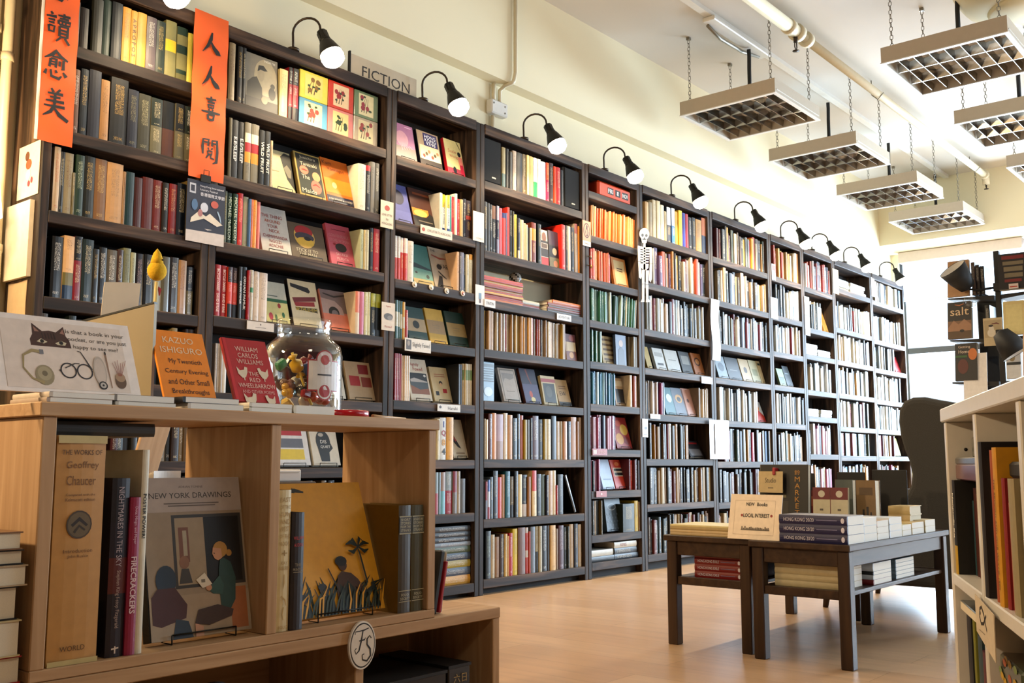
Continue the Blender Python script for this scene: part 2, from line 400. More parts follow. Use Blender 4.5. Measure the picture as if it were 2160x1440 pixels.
def holed(name, plane, lo, hi, u0, u1, z0, z1, w0, w1):
    """wall with one window opening, built from four slabs"""
    b = MB()
    for a0, a1, c0, c1 in ((lo, u0, 0, CEIL), (u1, hi, 0, CEIL), (u0, u1, 0, z0), (u0, u1, z1, CEIL)):
        if a1 - a0 < 1e-4: continue
        if plane == 'x': b.box((w0, a0, c0), (w1, a1, c1))
        else: b.box((a0, w0, c0), (a1, w1, c1))
    return struct(name, b, M['wall' if plane == 'x' else 'dark_wall'])
holed('wall_far', 'x', RIGHT_Y, WALL_Y, WY0, WY1, WZ0, WZ1, FAR_X, FAR_X + .1)
holed('wall_right', 'y', BACK_X, FAR_X, 3.1, 9.7, .8, 2.7, RIGHT_Y - .1, RIGHT_Y)
b = MB(); b.box((BACK_X, BEAM_Y, 2.935), (BEAM_X, WALL_Y, CEIL)); struct('trim_1', b, M['wall'])
b = MB(); b.box((BEAM_X, RIGHT_Y, 2.95), (FAR_X, WALL_Y, CEIL)); struct('trim_2', b, M['wall'])
# glazing: see-through panes with a faint reflection
m, nt, p = nmat('window_glass'); nt.nodes.remove(p)
tr = N(nt, 'ShaderNodeBsdfTransparent'); tr.inputs[0].default_value = (0.95, 0.98, 1, 1); gl = N(nt, 'ShaderNodeBsdfGlossy'); gl.inputs['Roughness'].default_value = 0.02
lw = N(nt, 'ShaderNodeLayerWeight'); lw.inputs[0].default_value = 0.5; pw = N(nt, 'ShaderNodeMath', operation='POWER'); pw.inputs[1].default_value = 4; L(nt, lw.outputs['Facing'], pw.inputs[0])
fr = N(nt, 'ShaderNodeMath', operation='MULTIPLY_ADD'); fr.inputs[1].default_value = 0.6; fr.inputs[2].default_value = 0.04; L(nt, pw.outputs[0], fr.inputs[0]); ms = N(nt, 'ShaderNodeMixShader'); L(nt, fr.outputs[0], ms.inputs[0]); L(nt, tr.outputs[0], ms.inputs[1]); L(nt, gl.outputs[0], ms.inputs[2])
L(nt, ms.outputs[0], nt.nodes['Material Output'].inputs[0]); M['pane'] = m
M['winframe'] = plain('dark_window_frame', '3c4046', 0.5)
def window(name, plane, a0, a1, z0, z1, w, mull, bars):
    root = bpy.data.objects.new(name, None); COL.objects.link(root); root['kind'] = 'structure'
    def bx(u0, u1, c0, c1, t0, t1, nm, mat):
        b = MB(); b.box((t0, u0, c0) if plane == 'x' else (u0, t0, c0), (t1, u1, c1) if plane == 'x' else (u1, t1, c1)); return b.build(nm, mat, root)
    fw = 0.05
    bx(a0, a0 + fw, z0, z1, w - .02, w + .03, 'window_frame', M['winframe']); bx(a1 - fw, a1, z0, z1, w - .02, w + .03, 'window_frame', M['winframe'])
    bx(a0 + fw, a1 - fw, z0, z0 + fw, w - .02, w + .03, 'window_frame', M['winframe']); bx(a0 + fw, a1 - fw, z1 - fw, z1, w - .02, w + .03, 'window_frame', M['winframe'])
    cuts = [a0 + fw] + mull + [a1 - fw]; zc = [z0 + fw] + bars + [z1 - fw]
    for c in mull: bx(c - .025, c + .025, z0 + fw, z1 - fw, w - .015, w + .025, 'mullion', M['winframe'])
    for i in range(len(cuts) - 1):
        u0 = cuts[i] + (.025 if i else 0); u1 = cuts[i + 1] - (.025 if i < len(cuts) - 2 else 0)
        for z in bars: bx(u0, u1, z - .03, z + .03, w - .015, w + .025, 'transom', M['winframe'])
        for j in range(len(zc) - 1): bx(u0, u1, zc[j] + (.03 if j else 0), zc[j + 1] - (.03 if j < len(zc) - 2 else 0), w, w + .006, 'pane', M['pane'])
window('window_1', 'x', WY0, WY1, WZ0, WZ1, FAR_X + .04, [-0.4, 1.0, 2.42], [1.885])
window('window_2', 'y', 3.1, 9.7, .8, 2.7, RIGHT_Y - .06, [5.3, 7.5], [])
# roller blinds with box pelmets over the far window
m, nt, p = nmat('translucent_blind_cloth'); p.inputs['Base Color'].default_value = hx('dfe6ee'); p.inputs['Roughness'].default_value = 0.9
t = N(nt, 'ShaderNodeBsdfTranslucent'); t.inputs[0].default_value = hx('e6eef8'); mxs = N(nt, 'ShaderNodeMixShader'); mxs.inputs[0].default_value = 0.55
L(nt, p.outputs[0], mxs.inputs[1]); L(nt, t.outputs[0], mxs.inputs[2]); L(nt, mxs.outputs[0], nt.nodes['Material Output'].inputs[0]); M['blind'] = m
M['pelmet'] = plain('pale_pelmet', 'd6c8be', 0.6)
for i, (y0, y1, zb, lab) in enumerate(((2.47, 3.70, 2.41, 'white roller blind nearest the bookcase corner, half lowered'), (1.20, 2.45, 2.30, 'white roller blind behind the black book rack'),
                                       (-0.10, 1.18, 2.35, 'white roller blind beyond the right edge of the rack'))):
    t = thing('roller_blind', lab, 'blind', (10.92, (y0 + y1) / 2, zb), group='roller blinds on the far window'); h = (y1 - y0) / 2
    c = MB(); c.bbox((-.045, -h, 2.83 - zb), (.045, h, 2.946 - zb), .006); c.build('pelmet', M['pelmet'], t)
    c = MB(); c.box((.0, -h + .03, .012), (.0015, h - .03, 2.84 - zb)); c.build('blind_cloth', M['blind'], t)
    c = MB(); c.tube([(.001, -h + .03, .008), (.001, h - .03, .008)], .008, 8); c.build('bottom_rail', M['white'], t)
# ------------------------------------------------------------------ pipes and trunking on the ceiling
t = thing('sprinkler_pipe', 'cream painted sprinkler pipe running along the ceiling', 'pipe', (5.2, 2.61, 3.46))
def lp(x): return (x - 5.2, 0, 0)
c = MB(); c.tube([lp(2.0), lp(5.97)], .042, 14); c.build('thick_pipe', M['pipe'], t)
c = MB(); c.tube([lp(5.97), lp(10.22)], .03, 12); c.build('thin_pipe', M['pipe'], t)
for x, rr in ((5.86, .05), (5.98, .056), (6.12, .05), (10.2, .045)):
    c = MB(); c.tube([(x - 5.2 - .025, 0, 0), (x - 5.2 + .025, 0, 0)], rr, 14); c.build('pipe_collar', M['pipe'], t)
c = MB(); c.tube([(10.22 - 5.2, 0, 0), (10.25 - 5.2, 0, -.02), (10.25 - 5.2, 0, -.09)], .034, 12); c.build('elbow', M['pipe'], t)
for x in (5.95, 10.25):
    c = MB(); c.tube([(x - 5.2, 0, -.03), (x - 5.2, 0, -.075)], .014, 8)
    for s in (-1, 1): c.tube([(x - 5.2 + s * .014, 0, -.075), (x - 5.2 + s * .016, 0, -.11), (x - 5.2, 0, -.125)], .004, 6)
    c.lathe([(.004, -.128), (.022, -.131), (.022, -.135), (.003, -.137)], 12, (x - 5.2, 0, 0)); c.build('sprinkler_head', M['bronze'], t)
for x in (3.6, 7.4, 9.9):
    c = MB(); c.tube([(x - 5.2, .045, .115), (x - 5.2, .045, 0), (x - 5.2, 0, -.045), (x - 5.2, -.045, 0)], .004, 6); c.build('pipe_hanger', M['steel'], t)
t = thing('cable_trunking', 'white cable trunking along the ceiling above the left lamps', 'trunking', (3.4, 3.02, CEIL))
c = MB(); c.box((0.9, -.025, -.03), (7.0, .025, -.0005)); c.build('trunking_channel', M['white'], t)
c = MB(); c.bbox((2.15, -.045, -.06), (2.95, .045, -.03), .006); c.build('junction_cover', M['white'], t)
c = MB(); c.tube([(.92, 0, -.015), (.7, -.05, -.015), (.55, -.3, -.015), (.5, -.6, -.015)], .014, 8); c.build('bent_conduit', M['white'], t)
c = MB(); c.tube([(2.2, .03, -.07), (2.4, .05, -.085), (2.7, .045, -.08), (2.9, .02, -.06)], .012, 8); c.build('cable', M['steel'], t)
t = thing('ceiling_conduit', 'thin conduit on the ceiling above the right lamps', 'conduit', (5.0, 1.66, CEIL))
c = MB(); c.tube([(-1, 0, -.015), (5.2, 0, -.015)], .012, 8); c.build('conduit_pipe', M['pipe'], t)
# round dropped soffit at the top right corner of the view
q = atZ(2178, 20, 3.3)
t = thing('ceiling_dome', 'rounded cream ceiling casing at the top right corner', 'casing', (q[0], q[1], 3.0))
c = MB(); c.lathe([(.05, .30), (.26, .31), (.36, .36), (.42, .45), (.44, .575)], 32); c.build('casing_shell', M['wall'], t)
c = MB(); c.lathe([(.0, .285), (.22, .29), (.24, .31)], 32); c.build('casing_rim', M['wall'], t)
# ------------------------------------------------------------------ hanging louvred light fittings
def make_fitting(label):
    S, H = 0.69, 0.093
    t = thing('louvre_light', label, 'ceiling light', group='hanging louvred lights')
    c = MB()
    for a, b2 in (((0, 0, 0), (.014, S, H)), ((S - .014, 0, 0), (S, S, H)), ((.014, 0, 0), (S - .014, .014, H)), ((.014, S - .014, 0), (S - .014, S, H))): c.box(a, b2)
    c.box((.014, .014, H - .004), (S - .014, S - .014, H)); c.build('housing', M['fixture'], t)
    c = MB()
    for a, b2 in (((-.004, -.004, -.006), (.022, S + .004, 0)), ((S - .022, -.004, -.006), (S + .004, S + .004, 0)), ((.022, -.004, -.006), (S - .022, .02, 0)), ((.022, S - .02, -.006), (S - .022, S + .004, 0))): c.box(a, b2)
    c.build('rim', M['white'], t)
    for k in range(2):      # long parabolic vanes
        x = S * (k + 1) / 3; c = MB()
        c.prism([(x - .016, .055), (x + .016, .055), (x + .003, .003), (x - .003, .003)], .022, S - .022); c.build('louvre_vane', M['chrome'], t)
    for k in range(7):      # cross blades
        y = S * (k + 1) / 8; c = MB()
        c.prism([(y - .008, .05), (y + .008, .05), (y + .0012, .003), (y - .0012, .003)], .022, S - .022, plane='yz'); c.build('louvre_blade', M['chrome'], t)
    for k in range(3):
        x = S * (k + .5) / 3; c = MB(); c.tube([(x, .05, .066), (x, S - .05, .066)], .013, 10); c.build('fluorescent_tube', M['white'], t)
    c = MB(); c.box((.02, -.0035, .018), (S - .02, -.0005, .024)); c.build('edge_strip', M['white'], t)
    for x, y in ((.05, .05), (S - .05, .05), (.05, S - .05), (S - .05, S - .05)):
        c = MB(); z = H; top = CEIL - 3.02
        k = 0
        while z < top - .02:        # chain links, alternately turned
            pts = [(0, 0), (.008, .006), (.008, .026), (0, .032), (-.008, .026), (-.008, .006), (0, 0)]
            if k % 2: c.tube([(x + p[0], y, z + p[1]) for p in pts], .0022, 4, caps=False)
            else: c.tube([(x, y + p[0], z + p[1]) for p in pts], .0022, 4, caps=False)
            z += .026; k += 1
        c.box((x - .012, y - .012, top - .02), (x + .012, y + .012, top)); c.build('chain', M['steel'], t)
    c = MB(); c.tube([(.36, .35, H), (.36, .35, .35), (.355, .345, .44), (.345, .342, .485)], .014, 8); c.build('supply_cable', M['blackp'], t)
    return t
FIT = [(5.77, 2.68, 'nearest fitting of the left row of hanging louvred lights'), (7.11, 2.68, 'second fitting of the left row of hanging louvred lights'),
       (8.43, 2.68, 'third fitting of the left row of hanging louvred lights'), (9.70, 2.68, 'farthest louvred light, hanging before the tan beam'),
       (5.75, 1.31, 'large louvred light cut by the top right edge'), (7.14, 1.31, 'louvred light second from front in right row'), (8.48, 1.31, 'louvred light low at right edge, third in right row')]
proto = None
for x, y, lab in FIT:
    if proto is None: proto = proto_fit = make_fitting(lab); o = proto
    else: o = copy_tree(proto); o['label'] = lab
    o.location = (x, y, 3.02)
# ------------------------------------------------------------------ bookcases along the left wall
BX = [1.604, 2.301, 3.311, 3.969, 4.939, 5.555, 6.50, 7.463, 8.093, 8.760, 9.678, 10.60]
TOPZ, ST = 2.533, 0.046
STD = [2.21, 1.882, 1.578, 1.290, 1.003, 0.703, 0.415, 0.09]
SH = {1: [2.232, 1.900, 1.590, 1.275, .985, .69, .415, .09], 2: [2.215, 1.882, 1.597, 1.285, .970, .663, .39, .09], 3: [2.203, 1.875, 1.581, 1.287, .986, .70, .428, .07],
      4: [2.218, 1.831, 1.562, 1.292, 1.013, .704, .39, .08], 5: [2.369, 2.088, 1.814, 1.556, 1.302, 1.042, .768, .516, .255, .093],
      6: [2.204, 1.881, 1.564, 1.306, 1.006, .712, .418, .099], 7: [2.20, 1.88, 1.561, 1.305, .996, .696, .403, .09], 8: [2.20, 1.878, 1.58, 1.31, 1.005, .70, .41, .09],
      9: [2.193, 1.842, 1.61, 1.304, 1.08, .76, .43, .09], 10: [2.278, 1.906, 1.612, 1.31, 1.012, .751, .43, .09], 11: [2.273, 1.887, 1.604, 1.298, 1.011, .752, .43, .09]}
NTH = {1: 'leftmost', 2: 'second', 3: 'third', 4: 'fourth', 5: 'fifth', 6: 'sixth', 7: 'seventh', 8: 'eighth', 9: 'ninth', 10: 'tenth', 11: 'last'}
CASE_L = {1: 'dark wooden bookcase at the far left, behind the orange scrolls', 2: 'wide dark bookcase right of the second orange scroll', 3: 'narrow dark bookcase right of the fiction sign',
          4: 'dark bookcase with two black loudspeakers on its top shelf', 5: 'narrow dark bookcase with the flip calendar on top shelf', 6: 'dark bookcase with the paper skeleton hanging on its left side',
          7: 'seventh dark bookcase from the left, behind the low tables', 8: 'narrow eighth dark bookcase from the left', 9: 'narrow ninth dark bookcase with white stacks lying flat',
          10: 'tenth dark bookcase, second from the window', 11: 'last dark bookcase beside the bright window'}
UP = 0.034
for n in range(1, 12):
    x0, x1 = BX[n - 1] + .001, BX[n] - .001; W = x1 - x0
    t = thing('bookcase', CASE_L[n], 'bookcase', (x0, D, 0), group='dark bookcases along the wall')
    for a, b2 in ((0, UP), (W - UP, W)):
        c = MB(); c.bbox((a, 0, 0), (b2, .24, TOPZ), .003); c.build('side_panel', M['case_v'], t)
    c = MB(); c.bbox((UP, -.004, TOPZ - .05), (W - UP, .018, TOPZ + .004), .003); c.build('top_rail', M['case'], t)
    c = MB(); c.box((UP, .018, TOPZ - .03), (W - UP, .24, TOPZ)); c.build('top_board', M['case'], t)
    if n != 4:
        c = MB(); c.box((UP, .228, .05), (W - UP, .238, TOPZ - .03)); c.build('back_board', M['back'], t)
    else:
        for z0, z1 in ((.05, SH[4][2] - ST), (SH[4][1], TOPZ - .03)):
            c = MB(); c.box((UP, .228, z0), (W - UP, .238, z1)); c.build('back_board', M['back'], t)
    for z in SH[n]:
        c = MB(); c.bbox((UP, 0, z - ST), (W - UP, .226, z), .0025); c.build('shelf', M['case'], t)
    c = MB(); c.box((UP, .05, 0), (W - UP, .07, SH[n][-1] - ST)); c.build('plinth', M['back'], t)

# ------------------------------------------------------------------ books
def up_of(s):       # colour spec 'c0:0.4:c1:0.7:c2' from the foot upwards
    q = s.split(':'); return [(float(q[i - 1]) if i else 0.0, float(q[i + 1]) if i + 1 < len(q) else 1.0, q[i]) for i in range(0, len(q), 2)]
def book_geo(cv, pg, t, h, d, spec, ink=None, hard=None, X=None, side=None):
    """spine faces -y. cover: rounded spine + two boards; pages: inset block"""
    if hard is None: hard = t > 0.02
    bands = up_of(spec); k = hx(ink)[:3] if ink else None
    bulge = min(.003, t * .12); nx = 4
    base = hx(side or max(bands, key=lambda q: q[1] - q[0])[2])
    prof = [(t * i / nx, bulge * ((2 * i / nx - 1) ** 2)) for i in range(nx + 1)]
    for z0, z1, c in bands:
        col = hx(c); segs = [(z0, z1, None)]
        if k and z1 - z0 > .3:
            q = z1 - z0; v = (len(cv.v) // 7) % 5; lo = (.45, .3, .55, .2, .62)[v]; hi = (.9, .86, .88, .8, .9)[v]; kk_ = (k[0], k[1], k[2], 1.0); segs = [(z0, z0 + .06 * q, None), (z0 + .06 * q, z0 + .11 * q, kk_), (z0 + .11 * q, z0 + lo * q, None), (z0 + lo * q, z0 + hi * q, kk_), (z0 + hi * q, z1, None)]
        for a, bq, kk in segs:
            for i in range(nx):
                (xa, ya), (xb, yb) = prof[i], prof[i + 1]
                cv.add([(xa, ya, a * h), (xb, yb, a * h), (xb, yb, bq * h), (xa, ya, bq * h)], [(0, 1, 2, 3)], col, kk if 0 < i < nx - 1 or nx < 3 else None, X)
    th = .0025 if hard else .0007; ins = .003 if hard else .0002
    # boards (outer, inner, edges)
    for s in (0, 1):
        a, b2 = (0, th) if s == 0 else (t - th, t)
        cv.box((a, bulge, 0), (b2, d, h), base, X)
    cv.add([(x, y, h) for x, y in prof] + [(t, bulge + .006, h), (0, bulge + .006, h)], [tuple(range(nx + 3))], base, None, X)
    cv.add([(x, y, 0) for x, y in prof] + [(t, bulge + .006, 0), (0, bulge + .006, 0)], [tuple(range(nx + 2, -1, -1))], base, None, X)
    pg.box((th, bulge + .002, ins), (t - th, d - ins * 1.2, h - ins), None, X)
def cov(o): return next((ch for ch in o.children if ch.name.split('.')[0] in ('cover', 'card_sheet', 'card_board', 'box_body')), o)
def spine_text(t, h, s, col, parent, lo=.08, hi=.92, wid=.55, flip=1):
    c = MB(); art(c, [('t', s, .5, (lo + hi) / 2, wid, hi - lo, col, flip)], t, h); o = c.build('spine_title', M['ink'], cov(parent)); o.location.y = -.0004; return o
LAST = [None, 0, 0]
def solo_book(x, y, z, t, h, d, spec, ink, label, group, txt=None, tcol='e8e0d0', lean=0.0, mat='cover', lo=.08, hi=.92, wid=.55, name='book', rotz=0.0, flip=1, side=None):
    o = thing(name, label, 'book', (x, y, z), (0, lean, rotz), group)
    cv, pg = MB(), MB(); book_geo(cv, pg, t, h, d, spec, None if txt else ink, side=side)
    cv.build('cover', M[mat], o); pg.build('pages', M['pages'], o)
    if txt: spine_text(t, h, txt, tcol, o, lo, hi, wid, flip)
    return o
def xz(px, z, Y):
    """world X of image column px at height z on plane Y"""
    yy = 800.0
    for _ in range(4):
        P = atY(px, yy, Y); yy = proj((P[0], Y, z))[1]
    return P[0]
def ppm(x, Y, z): return (proj((x, Y, z))[1] - proj((x, Y, z + .1))[1]) / .1
STUFF_C, STUFF_P = MB(), MB()
SHELFW = {1: 'top', 2: 'second', 3: 'third', 4: 'fourth', 5: 'fifth', 6: 'sixth', 7: 'seventh', 8: 'eighth', 9: 'ninth', 10: 'tenth'}
def room_of(bay, si):
    z = SH[bay][si]; up = TOPZ - .03 if si == 0 else SH[bay][si - 1] - ST
    if si == 0: up = TOPZ - .05
    return z + .0006, up - z
def row(bay, si, T, toks, setback=.012, mat='cover', lean=0.0, first=1):
    """toks: 'x0 x1 h spec [ink] [=title]' in zoomed pixels of crop T=(ox, scale)"""
    ox, s = T; z, room = room_of(bay, si); prev = BX[bay - 1] + UP + .002; xmax = BX[bay] - UP - .002
    n = first - 1
    for tk in toks.strip().split(';'):
        tk = tk.strip()
        if not tk: continue
        txt = None; tcol = 'e8e0d0'
        if '=' in tk: tk, txt = tk.split('=')
        f = tk.split(); x0, x1, h = float(f[0]), float(f[1]), float(f[2]); spec = f[3]; ink = f[4] if len(f) > 4 else None
        if txt and ink: tcol = ink
        rng = random.Random(int(x0 * 31 + si * 977 + bay * 7919))
        Y = D + setback + rng.uniform(-.004, .006)
        a = max(xz(ox + x0 / s, z, Y), prev); b2 = min(xz(ox + x1 / s, z, Y), xmax)
        t = b2 - a - .0006
        if t < .004: continue
        prev = b2; n += 1
        hh = min(h / s / ppm(a, Y, z), room - .012); d = min(max(hh * rng.uniform(.64, .74), .12), .195)
        bands = up_of(spec); cw = cword(max(bands, key=lambda q: q[1] - q[0])[2])
        kind = 'slim book' if t < .014 else 'thick book' if t > .04 else 'book'
        lab = '%s %s, %s on the %s shelf of the %s bookcase' % (cw, kind, ordw(n), SHELFW[si + 1], NTH[bay])
        if ink is None and not txt and rng.random() < .75:
            c = hx(max(bands, key=lambda q: q[1] - q[0])[2]); lum = c[0] * .3 + c[1] * .6 + c[2] * .1
            ink = rng.choice(['d8c8a0', 'e8e0d0', 'c8a860']) if lum < .2 else rng.choice(['3a2c20', '5c2018', '20242c'])
        LAST[:] = [solo_book(a, Y, z, t, hh, d, spec, ink, lab, 'books standing on the bookcase shelves', txt, tcol, lean, mat, name='paperback' if t < .0145 else 'book'), t, hh]
    return n
def fill(bay, si, p0, p1, n, pal, h0, h1, seed=0, lean=0.0, setback=.012, var=.5):
    """many small spines between image columns p0..p1"""
    rng = random.Random(seed * 101 + bay * 13 + si); z, room = room_of(bay, si)
    x0 = max(xz(p0, z, D + setback), BX[bay - 1] + UP + .003); x1 = min(xz(p1, z, D + setback), BX[bay] - UP - .003)
    ws = [rng.uniform(1 - var, 1 + var) for _ in range(n)]; k = (x1 - x0) / sum(ws); x = x0
    shear = math.tan(lean); k *= (x1 - x0 - shear * h1) / (x1 - x0)
    for w_ in ws:
        t = w_ * k; h = min(rng.uniform(h0, h1), room - .012); c = rng.choice(pal)
        lum = sum(hx(c.split(':')[0])[:3]) / 3
        ink = (rng.choice(['d8c8a0', 'e8e0d0']) if lum < .22 else rng.choice(['3a2c20', '20242c', '702820'])) if rng.random() < .7 else None
        X = Matrix.Translation((x, D + setback + rng.uniform(-.008, .02), z)) @ Matrix(((1, 0, shear, 0), (0, 1, 0, 0), (0, 0, 1, 0), (0, 0, 0, 1)))
        book_geo(STUFF_C, STUFF_P, t - .0005, h, rng.uniform(.12, .17), c, ink, X=X)
        x += t
def easel(w, label, tilt=.28, hb=.12, thick=.02):
    t = thing('wire_easel', label, 'easel', group='black wire book easels')
    c = MB(); r = .0017; lip = .02; yb = thick / math.cos(tilt) + .0035; e = (yb + hb * math.sin(tilt), .002 + hb * math.cos(tilt))
    for s in (-1, 1):
        x = s * w * .32
        c.tube([(x, -.006, lip), (x, -.006, .002), (x, yb, .002), (x, e[0], e[1])], r, 6)
        c.tube([(x, yb + hb * .8 * math.sin(tilt), .002 + hb * .8 * math.cos(tilt)), (x * .9, yb + .06, .002)], r, 6)
    c.tube([(-w * .32, -.006, lip), (w * .32, -.006, lip)], r, 6)
    c.tube([(-w * .32, e[0], e[1]), (w * .32, e[0], e[1])], r, 6)
    c.build('wire_frame', M['blackm'], t); return t
def face_book(x0, x1, y, z, h, thick, base, els, label, spine=None, tilt=.28, mat='cover', group='books displayed face out', stand=True, name='display_book', rotz=0.0, pages='pages', lab2=None):
    """a book displayed cover-out, leaning back on a wire easel"""
    w_ = x1 - x0; lift = (.004 if stand else 0.0) + thick * math.sin(tilt) + .0006
    o = thing(name, label, 'book', (x0, y, z + lift), (-tilt, 0, rotz), group)
    c = MB(); cb = hx(base); sp = hx(spine or base)
    c.box((0, 0, 0), (w_, .0022, h), cb); c.box((0, thick - .0022, 0), (w_, thick, h), cb); c.box((-.0022, 0, 0), (0, thick, h), sp)
    c.build('cover', M[mat], o)
    c = MB(); c.box((.0005, .0022, .002), (w_ - .003, thick - .0022, h - .002)); c.build('pages', M[pages], o)
    if els: c = MB(); art(c, els, w_, h); c.build('cover_print', M['ink'], cov(o))
    if stand:
        e = easel(w_, lab2 or ('black wire easel under the ' + ' '.join(label.split()[:8])), tilt, min(.12, h * .6), thick); e.location = (x0 + w_ / 2, y + .0005, z); e.rotation_euler = (0, 0, rotz)
        e.location.y += .0
    return o
def fo(bay, si, T, bl, br, hpx, base, els, label, spine=None, tilt=.28, thick=.02, yoff=.045, **kw):
    """face-out book from its two lower corners (zoomed image columns) and its height in zoomed pixels"""
    ox, s = T; z, room = room_of(bay, si); Y = D + yoff
    a = max(xz(ox + bl / s, z, Y), BX[bay - 1] + UP + .004); b2 = min(xz(ox + br / s, z, Y), BX[bay] - UP - .002)
    hh = min(hpx / s / ppm(a, Y, z) / math.cos(tilt) * 1.04, (room - .012) / math.cos(tilt))
    return face_book(a, b2, Y, z, hh, thick, base, els, label, spine, tilt, **kw)
# ------------------------------------------------------------------ bookcase 1 (leftmost)
Z1, Z2, Z3, Z4, Z5, Z6, Z7 = (90, 4), (90, 3.788), (470, 5.333), (470, 5.538), (440, 5.684), (430, 5.538), (430, 5.4)
Z8, Z9, Z10, Z11, Z12, Z14, Z15, Z16 = (820, 9), (820, 5.33), (820, 5.537), (900, 3.6), (1010, 7.578), (1010, 6.857), (1010, 6.543), (1010, 5.539)
row(1, 0, Z1, """130 190 400 3c3426; 195 250 420 2c2a20; 252 305 380 4a3a22; 310 380 350 3a2818; 418 498 460 45453c; 500 568 480 2f463c; 575 660 480 20262c; 663 733 465 d2a04c; 735 788 455 d2a04c 20180c=A P R O P O S; 790 865 460 d6a24a; 865 950 450 6b5f60; 952 1025 440 2c3a2c;
 1028 1118 470 8a8458:.45:e0bc24:.66:8a8458; 1125 1213 450 6f6a3e:.12:24402c:.2:8a8458:.5:24402c:.66:8a8458:.85:24402c; 1215 1260 425 c8b858""")
row(1, 1, Z1, """120 180 540 6a5230; 182 236 520 38302a; 238 296 540 7c5a40; 303 372 560 28323a; 372 475 570 2a2c3a; 477 550 510 b08a5c; 560 705 560 24221c c8a04c; 706 795 490 1c2338 8c8458; 797 903 480 4c4a38 b0a880; 905 1000 470 77725a:.5:203226; 1003 1104 470 6a4634:.5:17160f; 1105 1190 470 736d58:.5:141510; 1191 1265 470 766f56:.5:1a2a20""")
row(1, 2, Z2, """72 124 520 c8b090 b03020; 125 157 490 2c2a24; 158 228 490 a09478; 230 248 340 7c7458; 250 317 490 2c4434 b8c0a0; 318 402 495 2a2c22; 403 500 490 8a6a48; 501 628 480 c09c70 5c5040; 629 652 425 9c7c50; 653 720 430 244448; 722 785 400 552418; 788 869 415 682a1a; 870 944 410 802f1c; 946 1000 400 2c241a; 1001 1064 400 8c2820 e0a060; 1066 1140 420 1a2430; 1142 1180 450 7a6a44""", mat='gloss')
row(1, 3, Z2, """55 147 495 1c1a18; 148 236 510 28405c:.22:807848:.42:d8b488; 237 300 515 8c2030:.62:1c1a18; 301 390 500 2c3c3c; 391 435 430 2a2c2c; 436 498 450 1c1a1a; 499 582 440 6c6454; 583 628 450 4c2c1c; 629 690 470 8c8c6c; 691 730 440 a8a88c; 731 795 440 2c2024 b08c80; 796 872 440 1c1c1e; 873 944 430 a0a094; 946 1004 440 6c6a5e; 1006 1074 445 382a1e; 1076 1140 430 b08c60; 1142 1195 385 7c7458:.5:2c3440""", mat='gloss')
PALD = ['2c2a24', '3c2a20', '24302c', '6c5a40', '8c7c60', '28303c', '5c2420', 'a89870', '1c1a18']
for si in (4, 5, 6, 7): fill(1, si, 60, 430, 22, PALD, .18, .25, si)
# ------------------------------------------------------------------ bookcase 2
row(2, 0, Z3, '60 130 740 a89470; 160 214 640 141210 c09838; 215 250 640 181614')
fo(2, 0, Z3, 256, 615, 600, '6a6458', [('r', 0, 0, 1, 1, '8d8678'), ('e', .62, .62, .36, .34, 'b2a68c'), ('r', 0, 0, 1, .2, '2c2a26'), ('p', [(.02, .2), (.05, .46), (.2, .56), (.34, .6), (.5, .42), (.52, .2)], '4c483e'), ('e', .47, .66, .11, .13, 'a89c84'),
     ('p', [(.36, .7), (.4, .82), (.55, .84), (.68, .76), (.58, .74), (.46, .75)], '2a2824'), ('e', .82, .36, .11, .12, '3a362e'), ('e', .84, .5, .07, .05, '4c463a'), ('e', .58, .2, .1, .07, '9a8c74'), ('t', 'NORTH', .75, .93, .4, .04, 'e8e4d8')],
   'grey photographic portrait book standing face out under the first lamp', tilt=.05, thick=.03, yoff=.02, stand=False)
row(2, 0, Z3, '635 725 540 d8c890; 735 780 590 181414:.25:a02030:.68:181414 e8e0d0; 785 845 590 181414:.25:a02030:.68:181414 e8e0d0', first=5)
CARDS = [(852, 1176, 0, '6c9cb0', 'e2c8a0', 'b04c3c', 'blue'), (1180, 1466, 0, 'd68c84', 'd8c890', '3c4c28', 'pink'), (1470, 1742, 0, 'b8a890', 'd8c8a0', 'a03828', 'beige'),
         (852, 1176, 1, 'd8c860', 'dcc47c', '8c6c30', 'yellow'), (1180, 1466, 1, 'c8482c', 'dcc4a0', 'a02c2c', 'red'), (1470, 1742, 1, '7c8c6c', 'd8cca4', '9c2c3c', 'green')]
for x0, x1, lv, bc, pc, fc, nm in CARDS:
    a, b2 = xz(470 + x0 / 5.333, SH[2][0], D + .03), xz(470 + x1 / 5.333, SH[2][0], D + .03); hh = .132
    t = thing('card_box', '%s boxed card set with flower picture, %s row under first lamp' % (nm, 'lower' if lv == 0 else 'upper'), 'box', (a + .001, D + .03, SH[2][0] + .0006 + lv * hh), group='boxed card sets')
    c = MB(); c.bbox((0, 0, 0), (b2 - a - .003, .1, hh - .001), .002, hx(bc)); c.build('box_body', M['gloss'], t)
    c = MB(); rr = random.Random(x0 + lv)
    els = [('r', .18, .1, .8, .9, pc)] + [('s', [(.3 + .1 * i, .2, .03), (.35 + .1 * i, .5, .02), (.45 + .06 * i, .75, .01)], '5c4028') for i in range(3)] + [('e', rr.uniform(.28, .7), rr.uniform(.3, .8), .07, .09, fc) for _ in range(5)] + [('e', rr.uniform(.28, .7), rr.uniform(.3, .8), .05, .04, '405028') for _ in range(4)]
    art(c, els, b2 - a - .003, hh); c.build('flower_print', M['ink'], cov(t))
